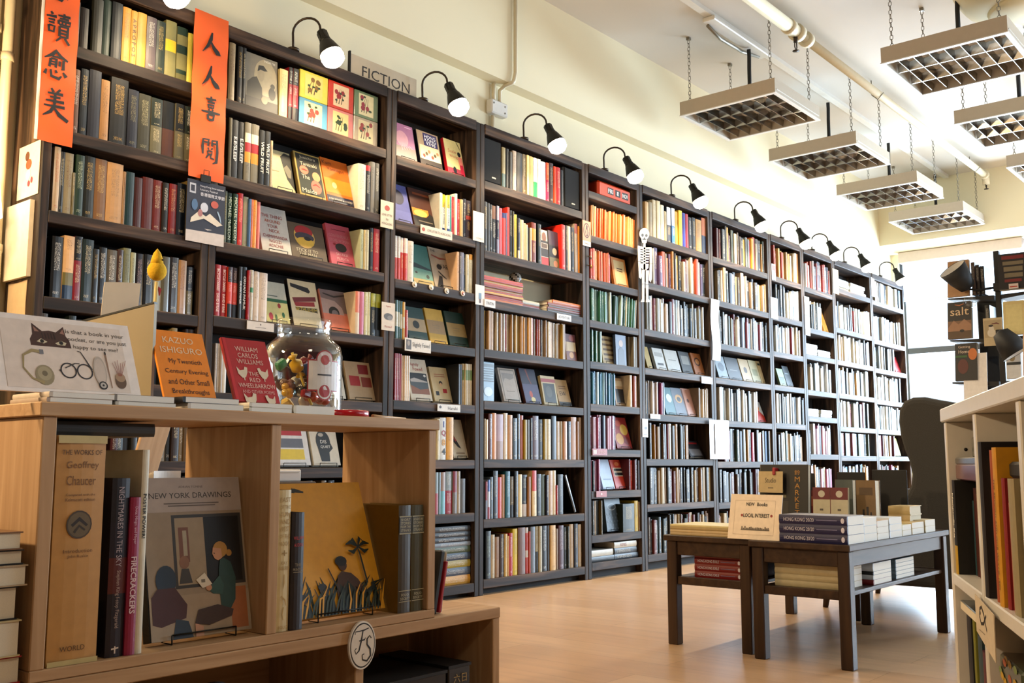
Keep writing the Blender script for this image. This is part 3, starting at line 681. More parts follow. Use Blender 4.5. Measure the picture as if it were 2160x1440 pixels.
row(2, 1, Z4, """55 95 690 5c5020; 97 168 680 2c2c2c d0d0d0=*E.E/SLEEP; 172 242 680 2c2c2c d0d0d0=*E.E/SLEEP; 245 320 690 8a8474:.32:dca040:.5:b02838:.66:e0d8c4:.82:8a8474; 325 413 690 8a8474:.32:dca040:.5:b02838:.66:e0d8c4:.82:8a8474; 415 483 640 14181a e8e0d0=*WILD FRUIT; 485 546 640 14181a e8e0d0=*WILD FRUIT; 547 575 550 b8a888""")
fo(2, 1, Z4, 585, 850, 480, 'c4bc98', [('p', [(.55, .86), (.75, .98), (1, .95), (1, .05), (.72, .3), (.62, .6)], '3e3c34'), ('p', [(.62, .58), (.8, .68), (.95, .55), (.9, .35), (.78, .36)], '8c8674'), ('r', .1, .45, .4, .47, 'a89878')],
   'cream book with dark portrait, face out under the grey paperbacks', yoff=.04)
fo(2, 1, Z4, 905, 1210, 520, '4a4638', [('r', .0, .0, 1, 1, 'b09c5c'), ('r', .05, .04, .95, .97, '34342c'), ('r', .05, .04, .95, .4, '3c4436'), ('t', 'Junichiro', .5, .89, .85, .09, 'd0c8b0'), ('t', 'Tanizaki', .5, .75, .7, .08, 'd0c8b0'), ('e', .3, .6, .17, .1, 'd08870'),
     ('e', .74, .5, .15, .11, 'd8a078'), ('e', .68, .25, .2, .16, 'd4806c'), ('s', [(.54, .27, .03), (.68, .31, .06), (.82, .26, .03)], 'a83c34'), ('s', [(.2, .6, .03), (.3, .61, .05), (.42, .59, .03)], 'a83c34'), ('t', 'The', .32, .44, .3, .1, 'd8d0b8'), ('t', 'Maids', .38, .12, .55, .1, 'd8d0b8')],
   'dark book with red lips on cover, face out in second bookcase', spine='8a7848', yoff=.03)
fo(2, 1, Z4, 1228, 1535, 530, 'd07c20', [('r', 0, .22, 1, .55, 'e0982c'), ('r', 0, 0, 1, .16, '1c2048'), ('t', 'Kurt', .2, .9, .36, .08, '5c3010'), ('t', 'Vonnegut', .5, .76, .86, .09, '5c3010'), ('e', .36, .4, .09, .07, 'f0d890'), ('t', 'A MAN WITHOUT A COUNTRY', .5, .08, .9, .08, 'e8e0d0')],
   'orange paperback with navy bottom band, face out in second bookcase', yoff=.03)
row(2, 1, Z4, '1578 1668 540 d4ccb8 30281c; 1670 1722 540 181414:.88:b02028 d8d0c0; 1725 1774 600 8c8880; 1776 1825 600 6c6a64', first=13)
row(2, 2, Z5, """175 208 620 5a5c30; 210 274 610 1c4424 d8e0c8=MICHAEL McKEON; 276 340 610 1c4424 d8e0c8=MICHAEL McKEON; 345 401 630 c83020 e8c8a0; 403 465 600 a8a890 9c3020; 467 500 580 6080a8; 501 524 580 d08060; 525 569 580 e0a040; 570 610 570 d88070""")
fo(2, 2, Z5, 652, 1000, 550, 'c8c4bc', [('t', 'THE THING', .48, .8, .72, .075, 'a8382c'), ('t', 'AROUND', .48, .685, .55, .07, 'c06030'), ('t', 'YOUR', .46, .575, .36, .07, 'a8382c'), ('t', 'NECK', .5, .47, .36, .07, 'b04c34'), ('t', 'CHIMAMANDA', .5, .34, .84, .07, '9c2c34'), ('t', 'NGOZI', .48, .24, .4, .07, '9c2c34'), ('t', 'ADICHIE', .48, .14, .5, .07, '9c2c34')],
   'white book with red capital letters, face out in second bookcase')
fo(2, 2, Z5, 1012, 1428, 420, '6c5c48', [('e', .42, .62, .3, .33, 'c8a860'), ('e', .42, .78, .26, .17, 'a82c30'), ('e', .42, .62, .28, .13, '4c4450'), ('e', .42, .47, .26, .13, 'd0b04c'), ('e', .5, .58, .1, .06, '1c1a1c'), ('t', 'STICK IT TO', .44, .22, .62, .09, 'c8c0a8'), ('t', 'THE MAN', .44, .11, .5, .09, 'c8c0a8')],
   'brown book with round colourful head emblem, face out', yoff=.045)
fo(2, 2, Z5, 1482, 1762, 490, 'c46878', [('t', 'SAYAKA', .5, .26, .5, .07, 'e0b8b8'), ('t', 'MURATA', .5, .15, .5, .07, 'e0b8b8'), ('t', 'CONVENIENCE', .48, .72, .84, .07, 'd898a0'), ('t', 'STORE WOMAN', .48, .6, .84, .07, 'd898a0'), ('e', .5, .43, .24, .11, '3a2c2c'), ('e', .24, .5, .06, .03, 'a02030'), ('r', .2, .86, .8, .875, '8c3c4c')],
   'pink book with dark oval fish, face out in second bookcase')
row(2, 2, Z5, '1816 1858 480 b8bca0; 1860 1889 480 c8b890; 1890 1920 490 d0c8a8; 1930 1975 520 1c100c; 1980 2050 520 b01c20', first=13)
row(2, 3, Z6, """120 186 600 b02020 e8d0c8=*BICYCLE DIARIES   DAVID BYRNE; 190 257 600 b02020 e8d0c8=*BICYCLE DIARIES   DAVID BYRNE; 258 321 590 1c1c24:.27:d05038:.7:402020 d8b8a8; 322 385 590 1c1c24:.27:d05038:.7:402020 d8b8a8; 387 435 610 141416 e0e0e0=*ORHAN PAMUK; 437 489 615 141416 e0e0e0=*ORHAN PAMUK; 490 530 580 a01c28; 531 569 590 c8c0b0:.55:3c8c58:.65:c8c0b0; 570 639 580 d0c0b0; 640 735 575 d4c4b4""")
fo(2, 3, Z6, 740, 1010, 480, 'c8c4b4', [('r', 0, 0, 1, .5, 'd0c890'), ('r', 0, .5, 1, .58, '2c7048'), ('e', .62, .42, .07, .06, 'a83030'), ('e', .2, .14, .09, .09, 'b83c4c'), ('e', .75, .2, .06, .07, '3c7850'), ('e', .42, .12, .05, .08, '5c8048'), ('r', .05, .64, .6, .66, '5c6860')], 'pale children book with green stripe, face out in second bookcase')
fo(2, 3, Z6, 1055, 1385, 540, 'd0c4a8', [('p', [(.08, .92), (.7, .86), (.76, .78), (.7, .74), (.08, .84)], '2c2420'), ('p', [(.08, .6), (.92, .68), (.92, .58), (.12, .5)], '7c1c24'), ('p', [(.12, .5), (.85, .56), (.85, .46), (.16, .42)], '9c2c2c'), ('p', [(.14, .4), (.92, .42), (.92, .32), (.16, .35)], '3c3420'), ('t', 'BETHLEHEM', .53, .37, .74, .07, 'c8b030')],
   'cream book with curved red and black title, behind the glass jar', spine='2c2824')
fo(2, 3, Z6, 1425, 1735, 470, 'c8887c', [('r', 0, .45, 1, 1, '8c7c7c'), ('p', [(0, .78), (.5, .74), (.75, .58), (.8, .4), (0, .4)], 'b8a4a0'), ('e', .42, .44, .2, .15, '2c2828'), ('e', .45, .42, .12, .09, '8c8488'), ('r', 0, 0, 1, .4, 'd88c74'), ('s', [(.1, .9, .04), (.5, .84, .06), (.95, .92, .04)], '4c4444')], 'pink book with pale car photograph, face out above the jar')
row(2, 3, Z6, '1768 1818 500 d8c8b0:.5:d88c70; 1820 1868 500 c88098 b04058; 1870 1914 505 d8d0a8; 1915 1944 510 d8d4b0 302820; 1946 2004 500 14242a:.68:a8a820; 2006 2065 500 14242a:.68:a8a820', first=14)
row(2, 4, Z7, '115 140 560 c0b8b0; 141 172 560 c8c0b4; 173 204 560 b8b0a8; 205 250 560 d0c8bc')
fo(2, 4, Z7, 560, 880, 420, 'b8a890', [('r', .1, .5, .9, .9, '8c6c50')], 'tan book half hidden behind the glass jar', thick=.02)
fo(2, 4, Z7, 1340, 1620, 430, 'd0ccc0', [('s', [(.72, .6, .04), (.74, .4, .08), (.7, .3, .03), (.76, .24, .03)], '4c4034')], 'white book with tiny standing figure, right of the jar')
fo(2, 4, Z7, 1668, 1955, 430, 'b8a488', [('r', .5, .68, .9, .93, '8c2c28'), ('r', .1, .36, .5, .62, 'a82028'), ('r', .56, .34, .95, .6, '8c4430')], 'beige book with three red and brown squares on cover')
fo(2, 5, (500, 2.4), 200, 375, 190, 'd8d4d0', [('r', .08, .78, .85, .98, 'b81c24'), ('r', .08, .46, .85, .7, '74747c'), ('r', .08, .15, .85, .42, 'd8c034')], 'white book with red, grey and yellow stripes')
fo(2, 5, (500, 2.4), 392, 525, 188, 'd4ccbc', [('e', .46, .62, .27, .3, '24201e'), ('p', [(.22, .5), (.3, .1), (.62, .1), (.64, .34), (.8, .45), (.72, .6)], '24201e'), ('t', 'DIS', .47, .62, .3, .09, 'e8e4dc'), ('t', 'QUIET', .52, .48, .5, .08, 'e8e4dc'), ('e', .4, .8, .1, .05, 'b8b0a4')], 'white book with black head silhouette on its cover')
fill(2, 5, 430, 560, 10, ['c8c0b0', '2c2828', '8c2028', '30405c', 'b8a070'], .2, .26, 3)
for si in (6, 7): fill(2, si, 430, 800, 26, PALD, .18, .25, si)
# ------------------------------------------------------------------ bookcase 3
fo(3, 0, Z8, 152, 545, 700, 'a07890', [('r', 0, 0, 1, .36, '8c7c78'), ('r', 0, .36, 1, 1, 'b07c9c'), ('e', .4, .58, .3, .22, 'd0a0ac')] + [('s', [(.3 + .1 * i, .42, .05), (.36 + .12 * i, .26 + .02 * i, .04)], 'd098a4') for i in range(5)] + [('r', .6, .92, .9, .94, 'e0c8d4')], 'lilac book with a pale hand, top shelf of third bookcase', tilt=.22)
fo(3, 0, Z8, 622, 1030, 690, 'b09c84', [('r', 0, 0, 1, .2, '4c4440'), ('r', .05, .2, .95, .6, 'd8c4a8'), ('r', .28, .6, .92, .96, '38306c'), ('t', 'HONG', .6, .87, .52, .09, 'f0f0f0'), ('t', 'KONG', .6, .77, .52, .09, 'f0f0f0'), ('t', '97/98', .6, .67, .52, .09, 'f0f0f0')] + [('e', .2 + .13 * i, .3 + .07 * (i % 3), .06, .05, ['a05040', '6c5c48', 'c08868'][i % 3]) for i in range(6)], 'busy street photograph book with purple title square', spine='241c30', tilt=.22)
fo(3, 0, Z8, 1140, 1458, 690, 'd8cc9c', [('r', 0, 0, 1, .2, 'a85060'), ('t', 'Suzie', .42, .68, .5, .09, 'c05848'), ('t', 'Wong', .46, .53, .5, .1, 'c05848'), ('e', .82, .64, .1, .07, '241c18'), ('p', [(.74, .56), (.95, .56), (1, .05), (.78, .05)], 'b82c50'), ('p', [(.72, .56), (.94, .57), (.92, .34), (.74, .34)], 'd89080'), ('e', .42, .15, .1, .1, '303038'), ('s', [(.75, .98, .03), (.85, .88, .04), (.92, .78, .02)], '2c2c28')], 'cream book with woman in pink, top shelf of third bookcase', spine='b01c30', tilt=.22)
fo(3, 1, Z9, 68, 272, 440, '6c70a8', [('e', .4, .66, .36, .2, '3c3c58'), ('r', .4, .16, .85, .19, 'c0c0d8'), ('r', 0, .0, 1, .3, '7478b0')], 'violet blue book with dark cloud, face out in third bookcase')
fo(3, 1, Z9, 297, 558, 440, '5c3018', [('r', 0, .0, 1, .3, '241c16'), ('r', 0, .28, .7, .48, 'd8943c'), ('e', .35, .36, .28, .09, 'f0d070'), ('p', [(.4, .2), (.6, .3), (.75, .4), (1, .3), (1, 0), (.4, 0)], '1c1612'), ('r', .15, .84, .9, .9, '9c5c34'), ('r', .2, .14, .8, .17, '8c8070')], 'brown sunset photograph book, face out in third bookcase')
row(3, 1, Z9, '573 604 440 d0ccc0; 605 634 430 1c3c80:.12:d8dcd8:.66:d0c030 203c70=HONG KONG; 636 657 425 d0ccb0; 658 689 430 1c3c80:.12:d8dcd8:.66:d0c030 203c70=HONG KONG; 690 707 430 58a098; 708 740 430 b8203c; 741 771 470 e0d8c8; 772 799 420 b02030; 800 837 420 c0a878; 838 869 440 2c2c38; 871 930 430 3c1c14:.5:a03c1c:.6:3c1c14', first=3)
row(3, 2, Z9, '62 96 490 c84828:.5:d8d4cc; 98 130 490 c84828:.5:d8d4cc; 131 167 480 c03c24:.65:d8d4cc; 169 213 480 c03c24:.65:d8d4cc; 215 280 460 d0c4b4 4c4034')
fo(3, 2, Z9, 288, 513, 450, '54847c', [('r', 0, 0, 1, .12, 'c8b078'), ('r', 0, .12, 1, .4, '7ca494'), ('p', [(0, .46), (.2, .52), (.6, .46), (1, .4), (1, .36), (0, .4)], '2c4448'), ('e', .2, .27, .06, .03, '242c2c'), ('e', .75, .2, .08, .05, '3c4c40')], 'teal seascape book face out above the round badges')
fo(3, 2, Z9, 528, 748, 450, 'b8a894', [('t', 'THE', .2, .92, .25, .06, '2c2420'), ('s', [(.1, .8, .05), (.5, .74, .08), (.8, .76, .04)], 'a05c4c'), ('t', 'WAR', .6, .55, .5, .12, '4c443c'), ('e', .38, .52, .12, .07, '1c1814'), ('p', [(.1, 0), (.3, .3), (.45, .28), (.4, .0)], '241c18'), ('s', [(.3, .4, .05), (.5, .3, .06), (.65, .24, .03)], '2c2420')], 'beige book with ink drawing and WAR on cover')
row(3, 2, Z9, '766 794 440 d8b898; 796 819 440 60585c; 820 844 440 9090a0; 846 864 430 1c1c20; 866 904 430 c8c0a8; 906 945 440 d0c8b0:.86:d09c30 4c3c28', first=8)
row(3, 3, Z10, '75 107 450 2c6460:.32:c8c4b0:.7:2c6460; 109 131 450 2c6460:.32:c8c4b0:.7:2c6460; 133 159 445 2c6460:.28:c8c4b0:.66:2c6460; 161 191 440 c8a040:.3:c8c4b0:.6:c8a040; 193 225 350 b04020')
def banded(c, k, emb=None):
    e = [('r', 0, 0, 1, .27, c), ('r', 0, .27, 1, .66, k), ('r', 0, .66, 1, 1, c)]
    return e + ([('e', .5, .48, .17, .12, emb)] if emb else [('r', .3, .5, .7, .52, '9c8c70'), ('r', .35, .43, .65, .45, '9c8c70')])
fo(3, 3, Z10, 242, 466, 390, '2c5450', banded('2c5450', 'b8a484', '2c3430'), 'teal book with tan band and dark emblem, face out')
fo(3, 3, Z10, 492, 692, 400, 'c8a850', banded('c8a850', 'a8906c'), 'yellow book with tan band, face out in third bookcase')
fo(3, 3, Z10, 722, 938, 395, '28483c', banded('28483c', 'b09868'), 'dark green book with tan band, face out at shelf end')
row(3, 4, Z10, '65 85 550 a01c28; 86 105 550 a01c28; 106 125 550 9a1c26; 126 149 545 a01c28; 150 173 530 d8c4ac; 174 197 530 d8c4ac; 198 221 530 dccab2; 222 245 530 d8c4ac')
fo(3, 4, Z10, 270, 515, 480, 'd8ccb8', [('t', 'Slightly', .4, .86, .55, .09, 'b04030'), ('t', 'Foxed', .55, .76, .45, .09, 'b04030'), ('r', .08, .15, .92, .66, '5c6468'), ('r', .08, .48, .92, .66, '2c3438'), ('p', [(.08, .15), (.92, .15), (.92, .3), (.5, .26), (.08, .36)], '9c6c50'), ('e', .82, .6, .06, .03, 'd0ccc4'), ('p', [(.1, .5), (.3, .54), (.6, .5), (.9, .46), (.9, .44), (.1, .44)], 'c0b8b0')], 'cream quarterly with coast painting, face out in third bookcase')
fo(3, 4, Z10, 548, 748, 400, 'd0c09c', [('e', .5, .54, .1, .06, '2c2420'), ('e', .5, .5, .07, .05, 'd8b898'), ('r', .12, .18, .3, .3, '2c3038'), ('r', .55, .26, .78, .38, 'b02c30'), ('r', .2, .78, .8, .8, 'b07060'), ('r', .2, .72, .8, .74, 'b07060')], 'cream book with a drawn reader, face out in third bookcase')
row(3, 4, Z10, '812 836 470 141c28; 838 856 470 20242c; 862 883 480 c8b898:.6:7c9048:.85:c8b898; 884 906 480 c8b898:.6:7c9048:.85:c8b898; 907 929 480 c8b898:.6:7c9048:.85:c8b898; 930 952 480 c8b898:.6:7c9048:.85:c8b898; 953 975 480 c8b898:.6:7c9048:.85:c8b898', first=11)
row(3, 5, Z11, '78 100 310 d0c4a0', first=1)
row(3, 5, Z11, '101 154 322 dcdcd8 dcdcd8', first=2)
o = LAST[0]; o['label'] = 'white thick book with colourful 1Q84 down its spine'; o.children[0].data.update()
c = MB(); art(c, [('t', '*' + k, .5, .84 - .215 * i, .6, .15, cc) for i, (k, cc) in enumerate((('1', '2050a0'), ('Q', 'a82040'), ('8', 'd8a83c'), ('4', '181818')))], LAST[1], LAST[2]); q = c.build('spine_title', M['ink'], cov(o)); q.location.y = -.0004
row(3, 5, Z11, '155 205 325 d8a83c', first=3)
fo(3, 5, Z11, 210, 318, 285, 'd0c4ac', [('p', [(0, .7), (.2, .62), (.5, .35), (.62, .24), (.4, .28), (.1, .45), (0, .55)], '241814'), ('p', [(.1, .62), (.4, .45), (.3, .42)], 'b04028'), ('r', .2, .1, .8, .14, 'a08c70')], 'cream book with dark feather, right of the 1Q84 book')
row(3, 6, Z11, '60 89 322 a83040:.5:8c9898; 90 107 320 7c9098; 108 142 320 7cb0b8:.55:a89080; 143 195 322 a82038:.55:98a0a0; 196 232 322 8c8480:.5:983040; 233 257 320 b0a088; 258 295 262 74706c 2c2c2c')
zz = SH[3][7] + .0006
LIE = [('c89c30', .062, .9), ('4c5a6c', .055, 1), ('a89830', .05, .95), ('3c4c60', .05, 1), ('50603c', .045, .96), ('8c949c', .03, .8), ('1c2834', .035, 1), ('1c2834', .035, 1), ('241c1c', .04, .93)]
z = zz
for i, (c_, th, wf) in enumerate(LIE):
    th *= .72; x0 = BX[2] + UP + .15 + (1 - wf) * .15; W_ = BX[3] - UP - .01 - x0
    o = thing('book', '%s book lying flat, %s from the bottom of the low stack' % (cword(c_), ordw(i + 1)), 'book', (x0, D + .02, z), group='books lying in the low stack of third bookcase')
    cv, pg = MB(), MB(); book_geo(cv, pg, th, W_, .16, c_, 'd8d0c0', X=Matrix(((0, 0, 1, 0), (0, 1, 0, 0), (-1, 0, 0, th), (0, 0, 0, 1)))); cv.build('cover', M['cover'], o); pg.build('pages', M['pages'], o)
    z += th + .0005
# ------------------------------------------------------------------ bookcase 4
def speaker(x0, x1, label):
    z = SH[4][0] + .0006; t = thing('loudspeaker', label, 'speaker', (x0, D + .012, z), group='loudspeakers on the top shelf'); w_ = x1 - x0; h = .254
    c = MB(); c.bbox((0, .008, 0), (w_, .18, h), .006); c.build('cabinet', M['blackp'], t)
    c = MB(); c.bbox((.006, 0, .006), (w_ - .006, .008, h - .006), .004); c.build('grille', plain('speaker_cloth', '0a0a0a', 0.95, var=.3, scale=400), t)
    c = MB(); c.box((w_ * .45, -.0015, .03), (w_ * .66, 0, .038)); c.build('badge', M['steel'], t)
speaker(BX[3] + UP + .004, xz(1010 + 368 / 7.578, SH[4][0], D + .012), 'black loudspeaker at left end of fourth bookcase top shelf')
speaker(xz(1010 + 1368 / 7.578, SH[4][0], D + .012), BX[4] - UP - .004, 'black loudspeaker at right end of fourth bookcase top shelf')
row(4, 0, Z12, '374 432 640 3c6868:.34:a89a70; 442 485 640 141414; 490 540 600 282420; 548 608 640 b8a898; 620 700 640 201c20; 706 762 640 6c5c3c; 766 815 640 e0c890; 823 875 640 d0b078; 880 940 640 1c8c58:.4:e4e4d8; 947 998 640 e0dccc; 1000 1075 620 dcdcd8 8090a0; 1080 1130 620 b01c58:.55:d87028; 1136 1198 640 4c3430; 1200 1247 600 d85c24; 1248 1310 600 c41c18; 1314 1360 580 201818')
row(4, 1, Z12, '85 139 790 2c2c2c; 140 179 780 1a1a1a; 180 217 770 1c1c1e; 218 280 760 1c1a18:.72:8c6850; 281 330 770 8c8ca0:.3:282848:.7:a0a0b0; 331 375 750 c07080; 378 439 680 c04038:.88:284080; 440 456 690 8888a8; 457 495 790 d04838; 497 539 750 201c18; 541 569 740 4c4c40; 571 614 700 d8c050; 616 667 650 d0c8b0:.2:24283c; 669 724 640 d8c098; 726 754 600 d0bc98; 756 787 580 d8c8a8; 791 814 540 1c1c1c; 816 849 540 c0b8a8; 851 922 640 7c3818:.55:c09024:.85:7c3818; 950 1004 640 1c2c2c')
fo(4, 1, Z12, 1008, 1120, 560, 'c8bcb0', [('r', 0, 0, 1, .24, 'b83c3c'), ('r', 0, .26, 1, .48, '3a302c'), ('r', .1, .5, .9, .62, '6c5848'), ('e', .5, .8, .3, .14, '8c6048'), ('r', 0, .64, 1, .7, '2c2824')], 'comic album with dark panels, face out in fourth bookcase', tilt=.06, thick=.012, stand=False, yoff=.03)
fo(4, 1, Z12, 1136, 1310, 575, '50483c', [('r', 0, .3, 1, .6, '1c1a18'), ('r', 0, .62, 1, 1, '5c4450'), ('e', .5, .45, .2, .1, 'd0b89c'), ('r', 0, 0, 1, .28, '7c7450'), ('e', .55, .12, .2, .09, 'c08860')], 'dark comic album, face out beside the tall red spine', tilt=.06, thick=.012, stand=False, yoff=.03)
row(4, 1, Z12, '1332 1390 720 c83420; 1396 1429 720 3c3830; 1431 1475 715 d0c0b0; 1480 1530 715 202430; 1541 1590 790 b0a090:.8:a05c54; 1596 1635 760 d08c20', first=23)
# shelf with lying albums, globe ball and open wall behind
z = SH[4][2] + .0006
def flat_book(name, x0, x1, y, z, d, th, c_, label, group, spec=None, rot=0.0, pages='pages', spine='front', ink=None, txt=None, tcol='e8e0d0', hard=None):
    """book lying flat; spine faces -y (front) unless spine='side' (then spine faces +x, pages to -y)"""
    W_ = x1 - x0; o = thing(name, label, 'book', (x0, y, z), (0, 0, rot), group); cv, pg = MB(), MB()
    if spine == 'front': X = Matrix(((0, 0, 1, 0), (0, 1, 0, 0), (-1, 0, 0, th), (0, 0, 0, 1))); book_geo(cv, pg, th, W_, d, spec or c_, ink, hard, X)
    elif spine == 'left': X = Matrix(((0, 1, 0, 0), (0, 0, 1, 0), (1, 0, 0, 0), (0, 0, 0, 1))); book_geo(cv, pg, th, d, W_, spec or c_, ink, hard, X)
    else: X = Matrix(((0, -1, 0, W_), (0, 0, 1, 0), (-1, 0, 0, th), (0, 0, 0, 1))); book_geo(cv, pg, th, d, W_, spec or c_, ink, hard, X)
    cv.build('cover', M['cover'], o); pg.build('pages', M[pages], o)
    if txt: c = MB(); art(c, [('t', txt, .4, .5, .6, .5, tcol)], W_, th); c.build('spine_title', M['ink'], cov(o))
    return o
ALB = ['b87030', '9c3424', 'a83c2c', 'c8a050', '98301f', 'b8905c', '8c2c24', 'a84434', 'd0a860', 'b03c30', 'b8402c']
xa = BX[3] + UP + .006; xb = xz(1010 + 636 / 6.857, z, D + .02); zc_ = z
for i, c_ in enumerate(ALB):
    th = .0118; flat_book('picture_album', xa, xb - random.Random(i).uniform(0, .012), D + .012 + .003 * (i % 3), zc_, .19, th, c_, '%s album, %s from bottom of the red stack by the ball' % (cword(c_), ordw(i + 1)), 'albums lying under the globe ball'); zc_ += th + .0004
for i, (c_, th) in enumerate((('7c2420', .022), ('c0b8a8', .022))):
    flat_book('album', xb + .012, xz(1010 + 878 / 6.857, z, D + .03), D + .03, z + i * .0225, .17, th, c_, ['dark red album lying under a pale one in fourth bookcase', 'pale album lying on a dark red one'][i], 'albums lying under the globe ball')
x5 = xz(1010 + 985 / 6.857, z, D + .02); zc_ = z
for i, (c_, th, dx) in enumerate((('3c2820', .016, 0), ('7c3424', .013, .0), ('5c3828', .012, .01), ('8c3c28', .014, .004), ('c07838', .02, .05))):
    flat_book('comic', x5 + dx, BX[4] - UP - .006, D + .014, zc_, .17, th, c_, '%s comic, %s from bottom of the right flat pile' % (cword(c_), ordw(i + 1)), 'comics lying at the right of fourth bookcase'); zc_ += th + .0004
P = (xz(1010 + 525 / 6.857, z + .18, D + .10), D + .10, z + 11 * .0122 + .0006)
t = thing('mirror_ball', 'mosaic globe ball on top of the red albums', 'ball', P)
c = MB(); R0 = .037
for i in range(10):
    for k in range(18):
        a0, a1 = math.pi * i / 10, math.pi * (i + 1) / 10; b0, b1 = 2 * math.pi * k / 18, 2 * math.pi * (k + 1) / 18; g = .06
        sph = lambda a, bb: (R0 * math.sin(a) * math.cos(bb), R0 * math.sin(a) * math.sin(bb), .041 + R0 * math.cos(a))
        col = hx('1c1a18') if (i * 7 + k * 5) % 4 == 0 else hx('b8b0a4')
        c.add([sph(a0 + g * .3, b0 + g * .3), sph(a1 - g * .3, b0 + g * .3), sph(a1 - g * .3, b1 - g * .3), sph(a0 + g * .3, b1 - g * .3)], [(0, 1, 2, 3)], col)
c.build('mosaic_tiles', M['gloss'], t)
c = MB(); c.blob((0, 0, .041), R0 * .985, n=20, m=14); c.build('ball_core', M['blackm'], t)
c = MB(); c.lathe([(.022, 0), (.022, .003), (.012, .006)], 16); c.build('ball_stand', M['blackm'], t)
t = thing('wall_cable_clip', 'thin conduit on the wall inside the fourth bookcase', 'conduit', (4.12, WALL_Y - .012, SH[4][2]))
c = MB(); c.tube([(0, 0, 0), (0, 0, .22)], .01, 8); c.build('conduit_pipe', M['pipe'], t)
PALT = ['b89870', 'c8b490', 'a08460', 'd0c8b8', '8c7458', '9c3424', 'c89c50', 'b0a490', '3c3028', 'd8d4cc', 'a88c40', 'c0a888', 'b0643c']
fill(4, 3, 1023, 1196, 50, PALT, .205, .222, 5, setback=.01)
fo(4, 3, Z14, 1275, 1418, 370, 'b89c74', [('r', 0, .7, 1, 1, '6c2c30'), ('e', .6, .85, .25, .12, 'a05850'), ('r', .1, .36, .95, .7, 'd0bc98'), ('r', 0, 0, 1, .34, '7c4430'), ('e', .5, .2, .22, .12, 'c8a478')], 'small floral gift book at right end of fourth bookcase', tilt=.1, stand=False, yoff=.03)
t = thing('boxed_set', 'shrink-wrapped pale blue boxed set at fourth bookcase', 'box', (BX[3] + UP + .005, D + .03, SH[4][4] + .0006))
xw = xz(1010 + 218 / 6.543, SH[4][4], D + .03) - BX[3] - UP - .006
c = MB(); c.bbox((0, 0, 0), (xw, .16, .215), .004, hx('9ab4c4')); c.build('box_body', M['gloss'], t)
c = MB(); art(c, [('r', .06, .55, .94, .95, '5c6c74'), ('r', .06, .5, .94, .53, '2c3034')] + [('r', .1, .6 + .06 * i, .9, .62 + .06 * i, 'a8bcc8') for i in range(5)] + [('e', .55, .25, .3, .12, 'c8d4dc')], xw, .215); c.build('box_print', M['gloss'], cov(t))
fo(4, 4, Z15, 357, 588, 455, 'b8a898', [('r', .06, .04, .94, .97, '8c8478'), ('r', .1, .07, .9, .93, 'b8aca0'), ('p', [(.15, .55), (.3, .7), (.6, .66), (.85, .72), (.85, .85), (.15, .85)], '9c948c'), ('r', .25, .3, .75, .32, '8c8478')], 'pale grey framed-cover book, face out in fourth bookcase')
fo(4, 4, Z15, 655, 868, 470, '4c4868', [('r', 0, .55, 1, 1, '2c2848'), ('r', 0, 0, 1, .55, '5c5878'), ('s', [(.4, .98, .1), (.5, .7, .07), (.6, .55, .04)], '8c4c3c'), ('e', .44, .26, .1, .1, 'b85c40'), ('e', .52, .1, .14, .08, 'd8c890')], 'purple book with a seated monk, face out', spine='5c2c1c')
fo(4, 4, Z15, 912, 1102, 390, 'c8b890', [('r', .0, .78, 1, .9, 'a83c34'), ('r', .08, .08, .9, .74, '34342c'), ('e', .45, .45, .22, .2, '5c5c50')], 'cream book with red title bar and dark picture', tilt=.2)
fo(4, 4, Z15, 1122, 1288, 350, 'b89c70', [('r', 0, 0, 1, .14, '2c2824'), ('t', 'EW', .45, .46, .5, .16, '2c2420'), ('r', .2, .72, .8, .76, '8c6c44'), ('r', .2, .64, .8, .67, '8c6c44')], 'tan book with dark foot, face out in fourth bookcase')
row(4, 5, Z15, '80 94 560 c8b898; 96 130 550 c8b080; 140 189 630 6c3418; 190 245 640 d09040; 247 345 625 a08070:.4:b4989c; 346 402 640 d8c8b0; 403 470 615 c08c30 3c2c18; 473 535 570 3c4448; 537 572 630 1c2024; 576 618 610 b86840; 620 667 550 b09820; 669 712 550 6c6048; 714 745 575 201414; 751 830 605 60281c; 832 894 555 201c18; 896 939 560 b09c58; 941 1000 560 c8b078; 1012 1075 605 141418; 1079 1125 530 c8b090; 1129 1164 530 b09c74; 1166 1225 530 c09060; 1237 1279 530 1c3850; 1281 1355 600 b8906c; 1359 1388 530 a07850; 1391 1440 590 a88860')
row(4, 6, Z16, '80 104 440 8890a0:.5:a03040; 106 134 460 a04048:.3:c0c0c8:.7:4060a0; 136 168 490 707c84; 171 226 560 121010 b0a080; 227 269 480 c8401c; 271 309 510 b88c58; 311 369 545 286c78 c8d8d8; 371 414 480 24201c:.3:7c6c48; 416 464 540 141414 b0a488; 466 509 500 d8c088; 511 568 490 c8b8a8:.3:241c1c; 571 611 465 a87c48; 630 679 535 e0c898:.55:d05030; 681 734 490 141412 a8a088; 736 779 480 5c6448; 781 820 470 20243c; 822 869 520 c8ac88 a03028; 871 906 520 e0cca8 a02828; 908 929 345 a81c20; 931 990 470 2c2620 888070')
o = solo_book(xz(1010 + 1120 / 5.539, SH[4][6], D + .02), D + .02, SH[4][6] + .004, .022, .235, .16, '1c1a18', '808080', 'black shrink-wrapped book leaning left at end of lower fourth shelf', 'books standing on the bookcase shelves', lean=-.42, mat='gloss')
